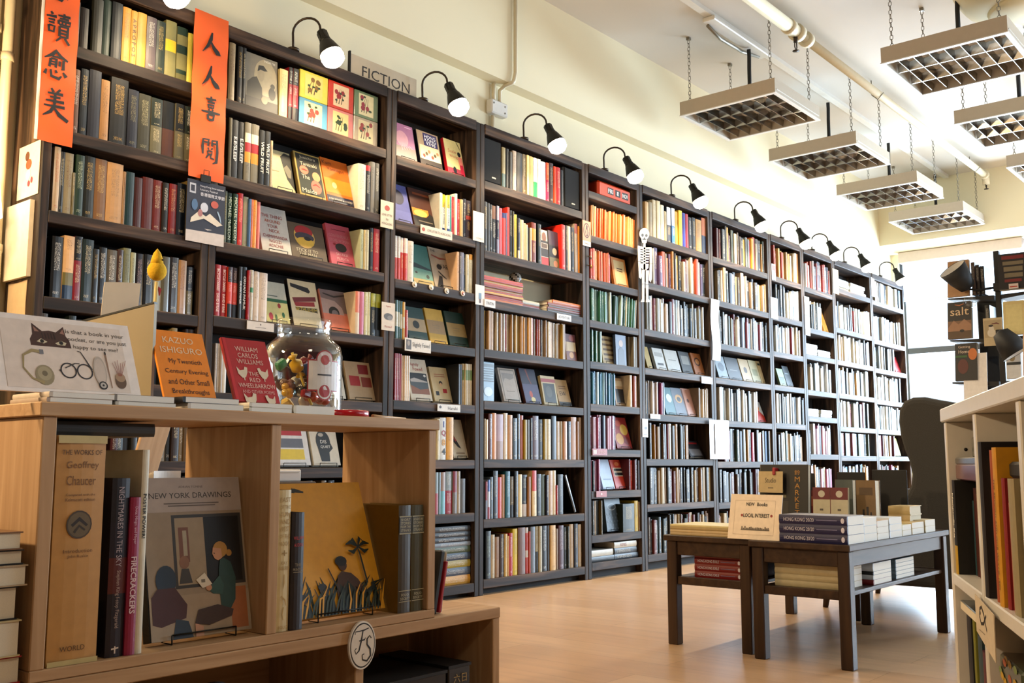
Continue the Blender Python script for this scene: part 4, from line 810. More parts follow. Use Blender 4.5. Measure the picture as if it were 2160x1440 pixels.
row(4, 7, Z16, '85 144 560 1c241c 90a080; 146 189 510 c0b090; 191 244 475 a07c4c; 246 299 500 4c3020; 301 337 500 d0b880; 339 357 470 d09c40; 358 399 500 b82420; 401 458 545 d8c030 2c2810; 460 547 560 7c5434; 549 582 540 c84c38:.35:d8ccc0:.5:c84c38:.88:d8ccc0; 590 609 490 c06050; 611 664 555 808890; 666 700 545 1c1c1c:.45:b0a480; 702 744 540 c0b8a0; 746 799 535 181818; 801 834 530 2c2420; 836 904 540 d8b478 5c3c20; 906 934 480 9c8468; 936 997 515 5c1420 c0a8a8; 999 1034 485 2c342c; 1036 1064 490 38403c; 1066 1114 510 b89c70; 1116 1164 510 10142c; 1166 1205 495 b8a078')
# ------------------------------------------------------------------ bookcases 5 to 11: small spines, with the face-out books built singly
ORA = ['d07028', 'c86020', 'd88848', 'e0a870', 'c8581c', 'd87830', 'e4b888']; ORC = ['c8683c', 'd8b088', 'b8502c', 'd89c74', 'c07848']
GRE = ['2c5c44', 'a8b8a8', '3c7058', '1c4434', 'c8d0c4', '507c64']; BLU = ['3c7c98', 'a8c4cc', '2c5c84', '5c98ac', '1c4868', 'c8d8dc']; PNK = ['b87890', '8c3c64', 'c8a0b0', 'a04868', 'd0b8c4', '603c54', '2c3c5c']
WHT = ['b8bcc0', 'c8c8c4', '9ca4a8', '8c8c84', 'b8b0a0', '2c3440', '6c7880', '1c2830', '4c5058', 'a8a498']; MIX = ['1c1a1c', '7c2c20', 'a08458', '1c2c44', 'b0a488', '3c4c3c', 'a88030', '5c242c', '7c8488', '141418', '5c4830', '24201c', '2c3844']
TAN = ['8c6c44', 'a88c60', '1c1814', '5c4428', '947850', '28323c', 'b09c74', '742c1c', '141c28', '241e18', '40382c']
# case 5: flip calendar, banded paperbacks
z = SH[5][0] + .0006; xa, xb = xz(1264, z, D + .02), xz(1333, z, D + .02); CW = xb - xa
t = thing('flip_calendar', 'orange flip calendar reading FRI 8 NOV', 'calendar', (xa, D + .025, z), rot=(0, 0, 0))
c = MB(); c.bbox((0, 0, 0), (CW, .1, .105), .014, hx('c8501c')); c.build('case_body', M['gloss'], t)
for i, (s, x0, x1) in enumerate((('FRI', .27, .45), ('8', .5, .66), ('NOV', .71, .9))):
    c = MB(); art(c, [('r', x0, .3, x1, .72, '141210'), ('t', s, (x0 + x1) / 2, .51, (x1 - x0) * .85, .26, 'f0f0ec')], CW, .105); c.build('flip_window', M['ink'], t)
fill(5, 1, 1245, 1344, 36, ORA, .19, .205, 1, lean=.05); fill(5, 2, 1245, 1293, 17, ORC, .185, .205, 2)
fo(5, 2, (1200, 3.6), 350, 455, 215, 'd0904c', [('r', .12, .06, .88, .9, 'd8c090'), ('r', .3, .6, .7, .64, '6c4c2c'), ('r', .3, .52, .7, .55, '6c4c2c')], 'orange bordered paperback face out below the orange spines', tilt=.16)
fill(5, 3, 1245, 1293, 20, GRE, .19, .205, 3); fill(5, 3, 1294, 1344, 18, GRE + ['c8c0a0', 'd8d8d0'], .18, .2, 4, lean=.08)
fill(5, 4, 1245, 1270, 11, GRE, .19, .2, 5)
fo(5, 4, (1200, 2.667), 196, 265, 150, 'c8b48c', [('r', .1, .1 + .18 * i, .9, .18 + .18 * i, '7c6448') for i in range(5)], 'tan patterned paperback face out in fifth bookcase', tilt=.16)
fo(5, 4, (1200, 2.667), 268, 325, 165, '50607c', [('e', .5, .72, .2, .12, 'b8a090'), ('p', [(.2, .0), (.25, .5), (.5, .62), (.8, .5), (.85, 0)], '2c3448')], 'blue portrait paperback standing face out in fifth bookcase', tilt=.03, stand=False, yoff=.02)
fill(5, 4, 1332, 1348, 3, ['3c3428', '6c6450', '7c7058'], .2, .22, 6)
fill(5, 5, 1247, 1300, 24, BLU, .19, .21, 7)
fo(5, 5, (1200, 2.667), 268, 328, 150, 'c0a078', [('r', .1, .1, .9, .6, '241c18'), ('r', .1, .7, .9, .9, 'd8c4a0')], 'dark and tan paperback right of the blue spines', tilt=.16)
fill(5, 5, 1328, 1351, 4, ['c0a888', 'a0522c', 'b89c74', 'd0c0a0'], .2, .22, 8)
fill(5, 6, 1249, 1302, 14, PNK, .19, .215, 9)
fo(5, 6, (1200, 2.667), 275, 358, 170, 'a83c30', [('e', .3, .3, .25, .18, 'd0a048'), ('e', .7, .6, .25, .18, 'd8b860'), ('e', .4, .8, .2, .1, 'c86040'), ('e', .75, .25, .2, .14, '8c2c28')], 'red and yellow floral book face out in fifth bookcase')
fill(5, 7, 1249, 1270, 9, PNK + ['24343c'], .18, .2, 10)
fo(5, 7, (1200, 2.667), 196, 260, 160, 'b0bccc', [('r', .15, .3, .85, .34, '8090a8')], 'pale blue book face out beside the orange one')
fo(5, 7, (1200, 2.667), 268, 332, 155, 'c84c28', [('r', .1, .42, .9, .72, 'd8c8b0'), ('r', .16, .45, .84, .55, '241c18'), ('r', .16, .6, .84, .69, '241c18'), ('e', .5, .85, .2, .07, 'e09060')], 'orange book with cream band, face out low in fifth bookcase')
fill(5, 7, 1330, 1350, 6, ['6c2024', 'c84420', 'd05028', '3c1c1c'], .18, .2, 11)
fill(5, 8, 1250, 1271, 6, ['a08040', '6c5c34', '3c3c2c', '8c8460'], .2, .22, 12)
fo(5, 8, (1200, 2.667), 218, 303, 178, '586874', [('e', .42, .74, .27, .1, 'b8c0c4'), ('e', .42, .74, .23, .085, '586874')] + [('e', .1 + .2 * i + .1 * (j % 2), .08 + .11 * j, .05, .03, '6c7c88') for i in range(5) for j in range(5) if .1 + .2 * i + .1 * (j % 2) < .95], 'grey patterned book with white ring, low in fifth bookcase', thick=.04, tilt=.12)
row(5, 8, (1200, 2.667), '308 372 160 1c2c18; 373 393 172 c8ac24; 394 404 165 8c6c3c', first=8)
z = SH[5][9] + .0006; x0 = BX[4] + UP + .006
for i, (xx0, xx1, zo, th, c_, lab, txt) in enumerate(((x0, x0 + .26, 0, .04, '1c1c20', 'black thick book lying under a pale one, bottom of fifth bookcase', None), (x0, x0 + .245, .041, .046, 'd0ccc0', 'white book with teal stripe lying on a black one', None),
        (x0 + .265, x0 + .53, 0, .04, '28303c', 'slate book lying at bottom of the right king stack', 'STEPHEN KING'), (x0 + .265, x0 + .51, .041, .045, '1c1a1a', 'black book lying in middle of the right king stack', 'STEPHEN KING'), (x0 + .262, x0 + .51, .087, .045, 'd0c8b8', 'white book lying on top of the right king stack', 'KING'))):
    flat_book('book', xx0, xx1, D + .02, z + zo * .8, .16, th * .78, c_, lab, 'thick books lying at the bottom of the fifth bookcase', txt=txt, tcol='c8c0b0' if c_ < '8' else 'a03c28')
# case 6
row(6, 0, (1200, 3.6), '585 610 255 c0a070; 612 640 265 8c7c58; 642 668 290 c8bca0; 670 700 290 d0c4a4; 702 728 270 d0c8b0; 730 747 230 a89870; 750 780 270 203048:.5:c8ccd0; 782 810 270 1c6ca8:.5:d0d8dc; 812 832 255 c09c48; 834 866 270 d8b020; 868 890 260 282c88; 892 912 260 a02030; 914 938 245 1c1a18; 940 968 250 24201c; 970 1012 245 b89048; 1014 1046 270 2c3c5c:.5:c07840; 1048 1076 260 24201c')
fill(6, 1, 1374, 1496, 26, ['2c2a28', '6c2828', 'b8b0a0', '8c8478', '1c1c1e', 'd0ccc4', 'c8a868', '6c5474', 'b85c3c', 'a8783c'], .21, .265, 2)
fill(6, 2, 1367, 1485, 34, WHT + ['7c3c44', 'b0a090', '2c4458'], .2, .25, 3)
for i, (x0, x1, c_, lab, els) in enumerate(((445, 472, 'b09840', 'yellow book leaning at left of sixth bookcase display shelf', []), (497, 552, 'c8c8c4', 'white book with red edge on sixth bookcase display shelf', [('r', .2, .2, .8, .3, '3c3c40'), ('r', .1, .6, .9, .8, 'a8a8a4')]),
      (562, 634, 'c0c0bc', 'white booklet on sixth bookcase display shelf', [('r', .2, .5, .8, .54, '8c8c88')]), (645, 702, '3c4044', 'dark book on sixth bookcase display shelf', [('r', .15, .4, .85, .8, '8c8c88')]), (715, 772, 'b07848', 'brown book with round emblem on sixth bookcase display shelf', [('e', .5, .6, .3, .2, '5c3820'), ('e', .5, .6, .2, .13, 'c09060')]))):
    fo(6, 3, (1200, 2.667), x0, x1, 118, c_, els, lab)
fill(6, 4, 1368, 1405, 18, PNK + ['d8d8d4', '3c5c78', 'c8c0b8'], .2, .22, 4)
for x0, x1, c_, lab, els in ((552, 610, '4c8088', 'teal book with pale oval, sixth bookcase', [('e', .6, .6, .25, .16, 'c8d0c8')]), (608, 675, '6c7480', 'grey book with orange disc, sixth bookcase', [('e', .5, .6, .28, .16, 'c8a060'), ('e', .5, .58, .16, .09, '3c3c38')]), (668, 728, 'c89c88', 'salmon book with small print, sixth bookcase', [('e', .4, .55, .1, .07, '6c4838')])):
    fo(6, 4, (1200, 2.667), x0, x1, 150, c_, els, lab)
fill(6, 4, 1478, 1502, 8, ['c8b8a0', 'd0c4b4', 'b8a890', '8c7c68'], .2, .21, 5)
fill(6, 5, 1371, 1456, 24, MIX, .21, .25, 6); fo(6, 5, (1200, 2.667), 688, 765, 90, '3c3c44', [('r', .1, .1, .9, .5, '8c8c90'), ('r', .1, .8, .9, .9, 'a02c30')], 'dark glossy book slumped face out, sixth bookcase', tilt=.5)
fill(6, 6, 1372, 1506, 34, TAN, .21, .255, 7); fill(6, 7, 1372, 1500, 34, TAN + ['5c6c74', '1c3434'], .21, .25, 8)
# cases 7 to 11
fill(7, 0, 1513, 1622, 26, MIX + ['d8c4a0', 'c8a040', 'a04038'], .21, .27, 1); fill(7, 1, 1516, 1622, 26, ['2c3c54', 'c8a878', 'd0c8bc', '1c2430', 'c8b830', '3c4c4c', 'b8a490', '5c503c'], .21, .27, 2)
fill(7, 2, 1519, 1622, 34, WHT + ['7c3440', '8c98b0'], .2, .25, 3)
for i, (x0, x1, c_, lab, els) in enumerate(((135, 208, '8c98a0', 'pale blue book, leftmost on seventh bookcase display shelf', [('e', .5, .5, .3, .2, '4c5c6c')]), (215, 312, '24242a', 'black book on seventh bookcase display shelf', [('r', .2, .4, .8, .44, '8c8c88')]), (322, 392, 'b8a480', 'tan book with ink figure on seventh bookcase display shelf', [('e', .5, .5, .18, .14, '5c4c38')]),
      (398, 458, 'b0a888', 'olive cream book on seventh bookcase display shelf', [('r', .2, .3, .8, .6, '8c8c68')]), (462, 520, 'c8b48c', 'yellowish box book at right of seventh bookcase display shelf', [('r', .1, .8, .9, .9, '3c4438')]))):
    fo(7, 3, (1480, 3.6), x0, x1, 165, c_, els, lab)
fill(7, 4, 1518, 1598, 26, WHT, .2, .25, 5); fo(7, 4, (1480, 3.6), 425, 492, 150, 'c8c8c4', [('p', [(0, .3), (.5, .6), (1, .3), (1, 0), (0, 0)], 'b83c20'), ('e', .4, .7, .3, .15, 'd89030')], 'white book with red flames, seventh bookcase', tilt=.35)
fill(7, 5, 1534, 1630, 24, MIX + ['a82c54', '5c7ca0'], .21, .25, 6); fill(7, 6, 1520, 1632, 26, MIX, .2, .25, 7); fill(7, 7, 1520, 1632, 26, TAN, .2, .25, 8)
fill(8, 0, 1636, 1693, 16, ['a04030', 'd0c8b8', 'c89048', 'd8d4c8', 'c0a060', '8c7858'], .2, .27, 1); fill(8, 1, 1640, 1693, 16, ['1c2834', 'c8c8c4', '2c3c50', 'd0c8b0', '8c8478'], .21, .27, 2); fill(8, 2, 1638, 1694, 20, WHT + ['7c1c2c'], .2, .25, 3)
fo(8, 3, (1480, 3.6), 602, 648, 125, '8c9c78', [('r', .1, .1, .9, .5, '506440')], 'green landscape book on eighth bookcase display shelf'); fo(8, 3, (1480, 3.6), 655, 700, 150, '24343c', [('r', .2, .6, .8, .64, '8c989c')], 'dark teal book on eighth bookcase display shelf', tilt=.3)
for si in (4, 5, 6, 7): fill(8, si, 1640, 1697, 18, WHT if si == 4 else MIX, .2, .25, si + 3)
fill(9, 0, 1704, 1750, 16, ['7c2c24', '8c3c2c', '2c2c30', 'c8c8cc', 'a04c34', '3c3c50'], .2, .27, 1); fill(9, 1, 1711, 1738, 12, WHT, .2, .25, 2)
fo(9, 1, (1480, 3.789), 985, 1045, 180, 'c89850', [('r', .5, 0, 1, 1, 'd8b070')], 'orange brown book leaning in ninth bookcase', tilt=.3)
fill(9, 3, 1710, 1755, 14, WHT, .2, .25, 4); fill(9, 5, 1713, 1757, 16, PNK + WHT, .2, .27, 5); fill(9, 6, 1713, 1758, 14, PNK + MIX, .2, .25, 6); fill(9, 7, 1713, 1758, 14, MIX, .2, .25, 7)
k = 0
for bay, si, n_, cols in ((9, 2, 5, ['d0d4d8', 'c8ccd0', 'd8d8d4', 'c0c8cc', 'd4d4d0']), (9, 4, 4, ['d8dcdc', 'ccd0d4', 'd0d0cc', 'd8d8d4']), (10, 0, 6, ['8c7c58', 'd0d4d4', '8ca0a8', 'd8d8d4', 'b0bcc0', 'd0d0cc'])):
    z = SH[bay][si] + .0006; rr = random.Random(bay * 10 + si); xs0 = BX[bay - 1] + UP + .02; half = (BX[bay] - BX[bay - 1] - 2 * UP - .06) / 2
    zz2 = [z, z]
    for i in range(n_):
        sd = i % 2; th = rr.uniform(.026, .036)
        flat_book('book', xs0 + sd * (half + .02), xs0 + sd * (half + .02) + half * rr.uniform(.85, 1), D + .02 + rr.uniform(0, .01), zz2[sd], .17, th, cols[i], 'pale book, %s up in the %s pile, %s shelf of the %s bookcase' % (ordw(i // 2 + 1), 'left' if sd == 0 else 'right', SHELFW[si + 1], NTH[bay]), 'pale books lying flat in far piles')
        zz2[sd] += th + .0005
for si in range(1, 8): fill(10, si, 1766, 1836, 22, (WHT * 2 + ['7c2c34', 'b89868']) if si < 5 else MIX + BLU, .2, .25, si)
for si in range(0, 8): fill(11, si, 1846, 1902 if si not in (2, 5) else 1890, 18, (WHT * 2 + ['506c78']) if si < 5 else MIX + PNK, .2, .25, si)
fo(11, 2, (1480, 3.6), 1478, 1535, 120, 'a81c24', [('r', .1, .5, .9, .9, 'b83038')], 'red book face out at window end of last bookcase', tilt=.3); fo(11, 5, (1480, 3.6), 1462, 1515, 130, 'b0b020', [('r', .2, .2, .8, .4, '8c8c18')], 'lime green book face out in last bookcase', tilt=.25)
t = bpy.data.objects.new('shelved_books', None); COL.objects.link(t); tag(t, 'rows of small book spines filling the remaining bookcase shelves', 'books', kind='stuff')
o = STUFF_C.build('covers', M['cover'], t); o['kind'] = 'stuff'; o = STUFF_P.build('pages', M['pages'], t); o['kind'] = 'stuff'
# ------------------------------------------------------------------ gooseneck lamps on top of the bookcases
LAMPX = [1.93, 2.708, 3.533, 4.356, 5.164, 5.985, 6.92, 7.725, 8.342, 9.06, 9.97]
LAMPL = ['gooseneck lamp above the leftmost bookcase, mostly cut by the top edge', 'gooseneck lamp left of the fiction sign', 'gooseneck lamp just right of the fiction sign', 'gooseneck lamp above the two loudspeakers', 'gooseneck lamp above the flip calendar', 'gooseneck lamp above the sixth bookcase',
         'gooseneck lamp above the seventh bookcase', 'gooseneck lamp above the eighth bookcase', 'gooseneck lamp above the ninth bookcase', 'gooseneck lamp above the tenth bookcase', 'gooseneck lamp nearest the window']
def make_lamp():
    t = thing('gooseneck_lamp', 'lamp', 'lamp', group='gooseneck lamps on the bookcases')
    c = MB(); c.lathe([(.028, 0), (.028, .01), (.02, .014), (.007, .018)], 16); c.build('base', M['bronze'], t)
    pts = [(0, 0, .015), (-.004, 0, .055)] + [(.045 - .052 * math.cos(a), -.062 + .062 * math.cos(a), .085 + .062 * math.sin(a)) for a in [math.radians(q) for q in range(0, 181, 18)]]
    pts = [(p[0] * .55, p[1], p[2]) for p in pts]; e = pts[-1]
    c = MB(); c.tube(pts + [(e[0] + .002, e[1] - .003, e[2] - .012)], .0055, 8); c.build('gooseneck', M['bronze'], t)
    X = Matrix.Translation((e[0] + .002, e[1] - .003, e[2] - .008)) @ Matrix.Rotation(math.radians(-24), 4, 'X') @ Matrix.Rotation(math.radians(-8), 4, 'Y') @ Matrix.Scale(1.45, 4)
    c = MB(); c.lathe([(.0, 0), (.015, -.002), (.016, -.03), (.018, -.034), (.02, -.042)], 16, X=X)
    for k in range(6): a = k * math.pi / 3; c.box((.0145 * math.cos(a) - .002, .0145 * math.sin(a) - .002, -.03), (.0145 * math.cos(a) + .002, .0145 * math.sin(a) + .002, -.004), X=X)
    c.build('lamp_holder', M['blackm'], t)
    c = MB(); c.lathe([(.018, -.038), (.024, -.05), (.036, -.085), (.0375, -.09), (.035, -.088), (.022, -.05), (.016, -.04)], 20, X=X, close=False); c.build('lamp_shade', M['blackm'], t)
    c = MB(); c.lathe([(.012, -.05), (.026, -.07), (.034, -.086), (.0365, -.1), (.034, -.114), (.022, -.126), (.0, -.131)], 20, X=X); c.build('bulb', M['bulb'], t)
    return t, X @ Vector((0, 0, -.142))
proto, bp = make_lamp()
for i, (x, lab) in enumerate(zip(LAMPX, LAMPL)):
    o = proto if i == 0 else copy_tree(proto)
    o.location = (x, D + .012, TOPZ + .0045); o['label'] = lab
    l = bpy.data.lights.new('bulb_light', 'SPOT'); l.energy = 17; l.color = (1.0, 0.78, 0.50); l.spot_size = math.radians(165); l.spot_blend = .6; l.shadow_soft_size = .03
    lo_ = bpy.data.objects.new('bulb_light', l); COL.objects.link(lo_); lo_.parent = o; lo_.location = bp; lo_.rotation_euler = (math.radians(-8), 0, 0)
# ------------------------------------------------------------------ signs, scrolls and ornaments on the bookcases
INKB = '201c1a'
def rect_px(x0, y0, x1, y1, Y):
    a = atY(x0, (y0 + y1) / 2, Y)[0]; b2 = atY(x1, (y0 + y1) / 2, Y)[0]; xm = (x0 + x1) / 2
    return a, b2, atY(xm, y1, Y)[2], atY(xm, y0, Y)[2]
def card(name, box, Y, base, els, label, cat='sign', th=.0012, group='small paper signs on the bookcases', mat='ink', rz=0):
    x0, x1, z0, z1 = box; t = thing(name, label, cat, (x0, Y, z0), group=group); W_, H_ = x1 - x0, z1 - z0
    c = MB(); c.box((0, 0, 0), (W_, th, H_), hx(base)); c.build('card_sheet', M[mat], t)
    if els: c = MB(); art(c, els, W_, H_); c.build('card_print', M['ink'], cov(t))
    return t
YS = D - .0075; YC = D - .0035
card('shelf_label', rect_px(854, 715, 909, 742, YS), YS, 'dcd4c8', [('r', .05, .12, .24, .88, '6c6460'), ('e', .14, .6, .05, .2, 'a89c90'), ('t', 'Slightly Foxed', .62, .5, .66, .42, INKB)], 'white strip label reading Slightly Foxed on third bookcase')
card('shelf_label', rect_px(923, 853, 971, 868, YS), YS, 'dcd8d0', [('e', .12, .6, .05, .2, '5c5450'), ('t', 'Haruki', .66, .5, .45, .45, '4c4440')], 'white strip label reading Haruki on third bookcase')
card('shelf_label', rect_px(887, 481, 954, 499, YS), YS, 'd8ccbc', [('e', .09, .5, .05, .22, 'b06048'), ('t', 'LOVE LETTER TO HONG KONG', .58, .5, .74, .3, '5c5048')], 'long cream strip label with red mark on third bookcase')
card('shelf_label', rect_px(521, 679, 578, 697, YS), YS, 'd4ccc4', [('e', .5, .68, .02, .1, '4c4440'), ('r', .3, .3, .7, .36, '8c847c')], 'white strip label on second bookcase left of the jar')
card('shelf_label', rect_px(1175, 663, 1205, 676, YS), YS, 'd8d4d0', [('t', 'ADVENTURE', .5, .5, .8, .42, '4c4844')], 'small white label on fourth bookcase under the comics')
card('shelf_label', rect_px(1022, 632, 1045, 648, YS), YS, 'd8d4d0', [('t', 'TINTIN', .5, .5, .7, .4, '6c6864')], 'small white label on fourth bookcase under the red albums')
card('shelf_label', rect_px(1250, 946, 1281, 960, YS), YS, 'a8483c', [('r', .05, .2, .28, .8, 'c8b8a8'), ('t', 'SCIENCE', .63, .5, .55, .4, 'd8b0a0')], 'red strip label on fifth bookcase')
card('shelf_label', rect_px(1258, 1035, 1280, 1048, YS), YS, 'b06864', [('e', .5, .5, .07, .2, 'e0c8c0')], 'pink strip label low on fifth bookcase')
card('shelf_label', rect_px(1480, 795, 1503, 809, YS), YS, 'd4d4d4', [], 'blank white label at right of sixth bookcase display shelf')
card('shelf_label', rect_px(1372, 873, 1393, 883, YS), YS, 'd4d4d4', [('r', .1, .4, .8, .5, '8c8c8c')], 'white label at left of sixth bookcase')
UCARDS = [((803, 424, 830, 481), 'd8ccb8', [('e', .5, .74, .2, .1, 'b8604c'), ('t', 'LOVE LETTER', .5, .48, .8, .08, '6c6058'), ('t', 'to', .5, .32, .2, .08, '6c6058'), ('t', 'HONG KONG', .5, .16, .8, .08, '6c6058')], 'cream card with red emblem on upright of third bookcase'),
 ((805, 638, 833, 697), 'd8ccbc', [('t', 'Slightly', .5, .86, .5, .07, 'b06050'), ('e', .5, .5, .34, .12, '6c6864'), ('e', .62, .46, .2, .08, '8c8884'), ('t', 'Foxed', .5, .14, .6, .08, 'b06050')], 'cream card with grey animal drawing on upright'),
 ((998, 447, 1021, 509), 'dcd4cc', [('t', 'COMICS', .6, .1, .6, .06, '8c8480')], 'blank white card reading comics on upright of fourth bookcase'),
 ((1003, 601, 1022, 643), 'dcd8d4', [('r', .35, .3, .65, .6, '7c94a8'), ('r', .4, .1, .6, .3, '6c4c38')], 'white card above the small label beside the red albums'),
 ((1229, 466, 1246, 519), 'c89878', [('r', 0, 0, 1, .2, 'd8ccc0'), ('e', .5, .62, .4, .3, '5c3828'), ('e', .5, .62, .33, .25, 'c89878'), ('p', [(.5, .86), (.62, .8), (.6, .7), (.7, .55), (.62, .4), (.4, .4), (.32, .55), (.4, .7), (.42, .8)], '5c3828'), ('e', .5, .55, .09, .12, 'c89878'), ('t', 'Penguins', .5, .1, .8, .07, '4c3c34')], 'tan card with a bird in an oval on fifth bookcase'),
 ((1355, 883, 1367, 922), 'd8d4d0', [('e', .6, .5, .25, .08, '5c5854'), ('r', .2, .15, .8, .19, '8c8884')], 'white card low on upright of sixth bookcase'),
 ((1628, 557, 1636, 590), 'd8d8d8', [('r', .1, .6, .9, .92, 'a83c48')], 'small white and red card on eighth bookcase upright'),
 ((1626, 628, 1641, 672), 'd8dce0', [('e', .5, .5, .28, .16, '5c6064'), ('r', .2, .85, .8, .9, '6c6c6c')], 'white card with grey drawing on eighth bookcase upright'),
 ((1698, 626, 1708, 707), 'd8dce0', [('r', 0, .5, 1, .53, '3c4044')], 'tall white card on ninth bookcase upright'),
 ((1757, 568, 1769, 619), 'd0b890', [('r', .3, .2, .7, .8, '9c7c54')], 'tan card on upright of tenth bookcase'),
 ((1838, 586, 1845, 625), 'd8d8d8', [], 'white card on upright of last bookcase')]
for bx_, base, els, lab in UCARDS: card('notice_card', rect_px(*bx_, YC), YC, base, els, lab)
card('festival_flyer', rect_px(393, 384, 474, 514, D - .012), D - .012, '2c3048', [('r', 0, 0, 1, .24, 'd0c8c4'), ('p', [(0, .24), (.25, .3), (.55, .22), (1, .29), (1, .2), (0, .18)], '2c3048'), ('r', .06, .78, .22, .94, 'b8bcc8'), ('r', .09, .81, .19, .91, '2c3048'), ('t', 'Hong Kong International', .64, .92, .62, .04, 'd8d8e0'), ('t', 'Literary Festival', .56, .86, .46, .04, 'd8d8e0'), ('t', '香港國際文學節', .66, .79, .64, .06, 'e0e0e8'),
   ('p', [(.1, .3), (.45, .4), (.8, .31), (.95, .35), (.6, .5), (.5, .44), (.3, .5), (.12, .38)], 'd8d0c4'), ('e', .72, .66, .1, .06, 'c06858'), ('e', .2, .6, .08, .09, '5c7ca0'), ('e', .45, .58, .1, .08, 'c8ccd8'), ('e', .35, .48, .06, .06, 'b08080'), ('s', [(.8, .56, .03), (.86, .48, .04), (.9, .38, .02)], 'a8bcd0')], 'navy literary festival flyer clipped below the second orange scroll', 'flyer', group='none')['group'] = 'flyers and posters'
t = thing('bulldog_clip', 'dark clip holding the navy festival flyer', 'clip', (atY(433, 383, D - .012)[0], D - .014, atY(433, 383, D - .012)[2] - .004))
c = MB(); c.prism([(-.024, 0), (.024, 0), (.022, .03), (-.022, .03)], -.004, .008); c.build('clip_jaw', M['blackm'], t)
c = MB(); c.tube([(-.012, -.005, .03), (-.012, -.005, .05), (.012, -.005, .05), (.012, -.005, .03)], .0015, 6); c.build('clip_handle', M['blackm'], t)
# paper strips and sleeves further down
for x0, y0, x1, y1, yy, lab in ((1500, 632, 1517, 760, D - .01, 'long white till roll hanging on upright of seventh bookcase'),):
    bx_ = rect_px(x0, y0, x1, y1, yy); t = thing('paper_strip', lab, 'paper', (bx_[0], yy, bx_[2]), group='flyers and posters'); c = MB(); n = 10; W_, H_ = bx_[1] - bx_[0], bx_[3] - bx_[2]
    vs = [(x * W_, -.006 * math.sin(i / n * 7) - .004, H_ * i / n) for i in range(n + 1) for x in (0, 1)]; c.add(vs, [(2 * i, 2 * i + 1, 2 * i + 3, 2 * i + 2) for i in range(n)], hx('d8d8d8')); c.build('paper_sheet', M['ink'], t)
bx_ = rect_px(1497, 886, 1538, 968, D - .02)
t = thing('plastic_sleeve', 'white poster in a plastic sleeve hanging before sixth and seventh bookcases', 'poster', (bx_[0], D - .02, bx_[2]), group='flyers and posters'); W_, H_ = bx_[1] - bx_[0], bx_[3] - bx_[2]
c = MB(); vs = [(W_ * i / 6, -.012 * math.sin(i / 6 * math.pi), z_) for i in range(7) for z_ in (0, H_)]; c.add(vs, [(2 * i, 2 * i + 2, 2 * i + 3, 2 * i + 1) for i in range(6)], hx('c8ccd4')); c.build('poster_sheet', M['gloss'], t)
c = MB(); art(c, [('r', .2, .12, .75, .9, 'dcdfe6'), ('r', .3, .3, .6, .6, 'b0b8c4')], W_, H_, eps=.0135); c.build('poster_print', M['gloss'], t)
# round badges pinned to the third bookcase
for i, (zx, zy, cc, nm) in enumerate(((290, 1278, 'b8a890', 'tan'), (478, 1310, 'c8c0a8', 'cream'), (652, 1352, 'a8a49c', 'grey'), (832, 1378, 'b87868', 'pink'))):
    P = atY(820 + zx / 5.33, 360 + zy / 5.33, D - .003); t = thing('pin_badge', '%s round badge pinned under the teal seascape book' % nm, 'badge', (P[0], D - .001, P[2]), (math.radians(90), 0, 0), group='round badges')
    c = MB(); c.lathe([(.0155, 0), (.0155, .004), (.0145, .005)], 20, col=hx('d8d0c4')); c.build('badge_rim', M['gloss'], t); c = MB(); c.lathe([(.0145, .0045), (.0, .0065)], 20, col=hx(cc)); c.build('badge_face', M['gloss'], t)
for i, (px_, py_, nm) in enumerate(((1243, 541, 'small silver knob on fifth bookcase upright'), (1243, 560, 'small brass hook on fifth bookcase upright'))):
    P = atY(px_, py_, D - .002); t = thing('wall_hook', nm, 'hook', (P[0], D, P[2])); c = MB(); c.tube([(0, 0, 0), (0, -.012, 0), (0, -.02, -.008), (0, -.014, -.018)], .004, 8); c.build('hook_body', [M['steel'], plain('brass', 'b08c3c', .3, 1.0)][i], t)
# orange calligraphy scrolls
REN = [[(.52, .95, .05), (.46, .68, .12), (.3, .38, .1), (.03, .1, .02)], [(.44, .6, .04), (.62, .36, .13), (.84, .2, .18), (1.0, .14, .02)]]
XI = [[(.22, .9, .05), (.5, .91, .08), (.78, .94, .06)], [(.5, 1.03, .06), (.5, .9, .1), (.49, .78, .07)], [(.3, .78, .05), (.7, .8, .07)], [(.34, .7, .06), (.38, .56, .07)], [(.36, .68, .05), (.66, .69, .07), (.62, .57, .06)], [(.38, .57, .05), (.62, .58, .05)], [(.38, .52, .06), (.43, .46, .05)], [(.62, .53, .06), (.57, .46, .05)],
      [(.0, .38, .05), (.5, .4, .1), (1.0, .42, .06)], [(.33, .3, .08), (.38, .1, .1)], [(.35, .3, .06), (.68, .31, .1), (.62, .1, .09)], [(.4, .1, .08), (.62, .12, .08)]]
YUE = [[(.12, .92, .05), (.1, .6, .1), (.13, .32, .06)], [(.14, .9, .05), (.42, .92, .08), (.38, .66, .06)], [(.14, .78, .05), (.38, .8, .06)], [(.58, .9, .06), (.86, .94, .09), (.9, .5, .09), (.86, .1, .1), (.66, .02, .03)], [(.6, .9, .06), (.6, .68, .07)], [(.62, .79, .05), (.84, .81, .06)], [(.38, .6, .06), (.44, .53, .05)], [(.64, .62, .06), (.56, .54, .05)],
       [(.38, .48, .06), (.4, .36, .06), (.6, .36, .06), (.62, .48, .06), (.4, .49, .05)], [(.44, .35, .06), (.3, .18, .05)], [(.55, .35, .06), (.56, .22, .06), (.74, .2, .05)]]
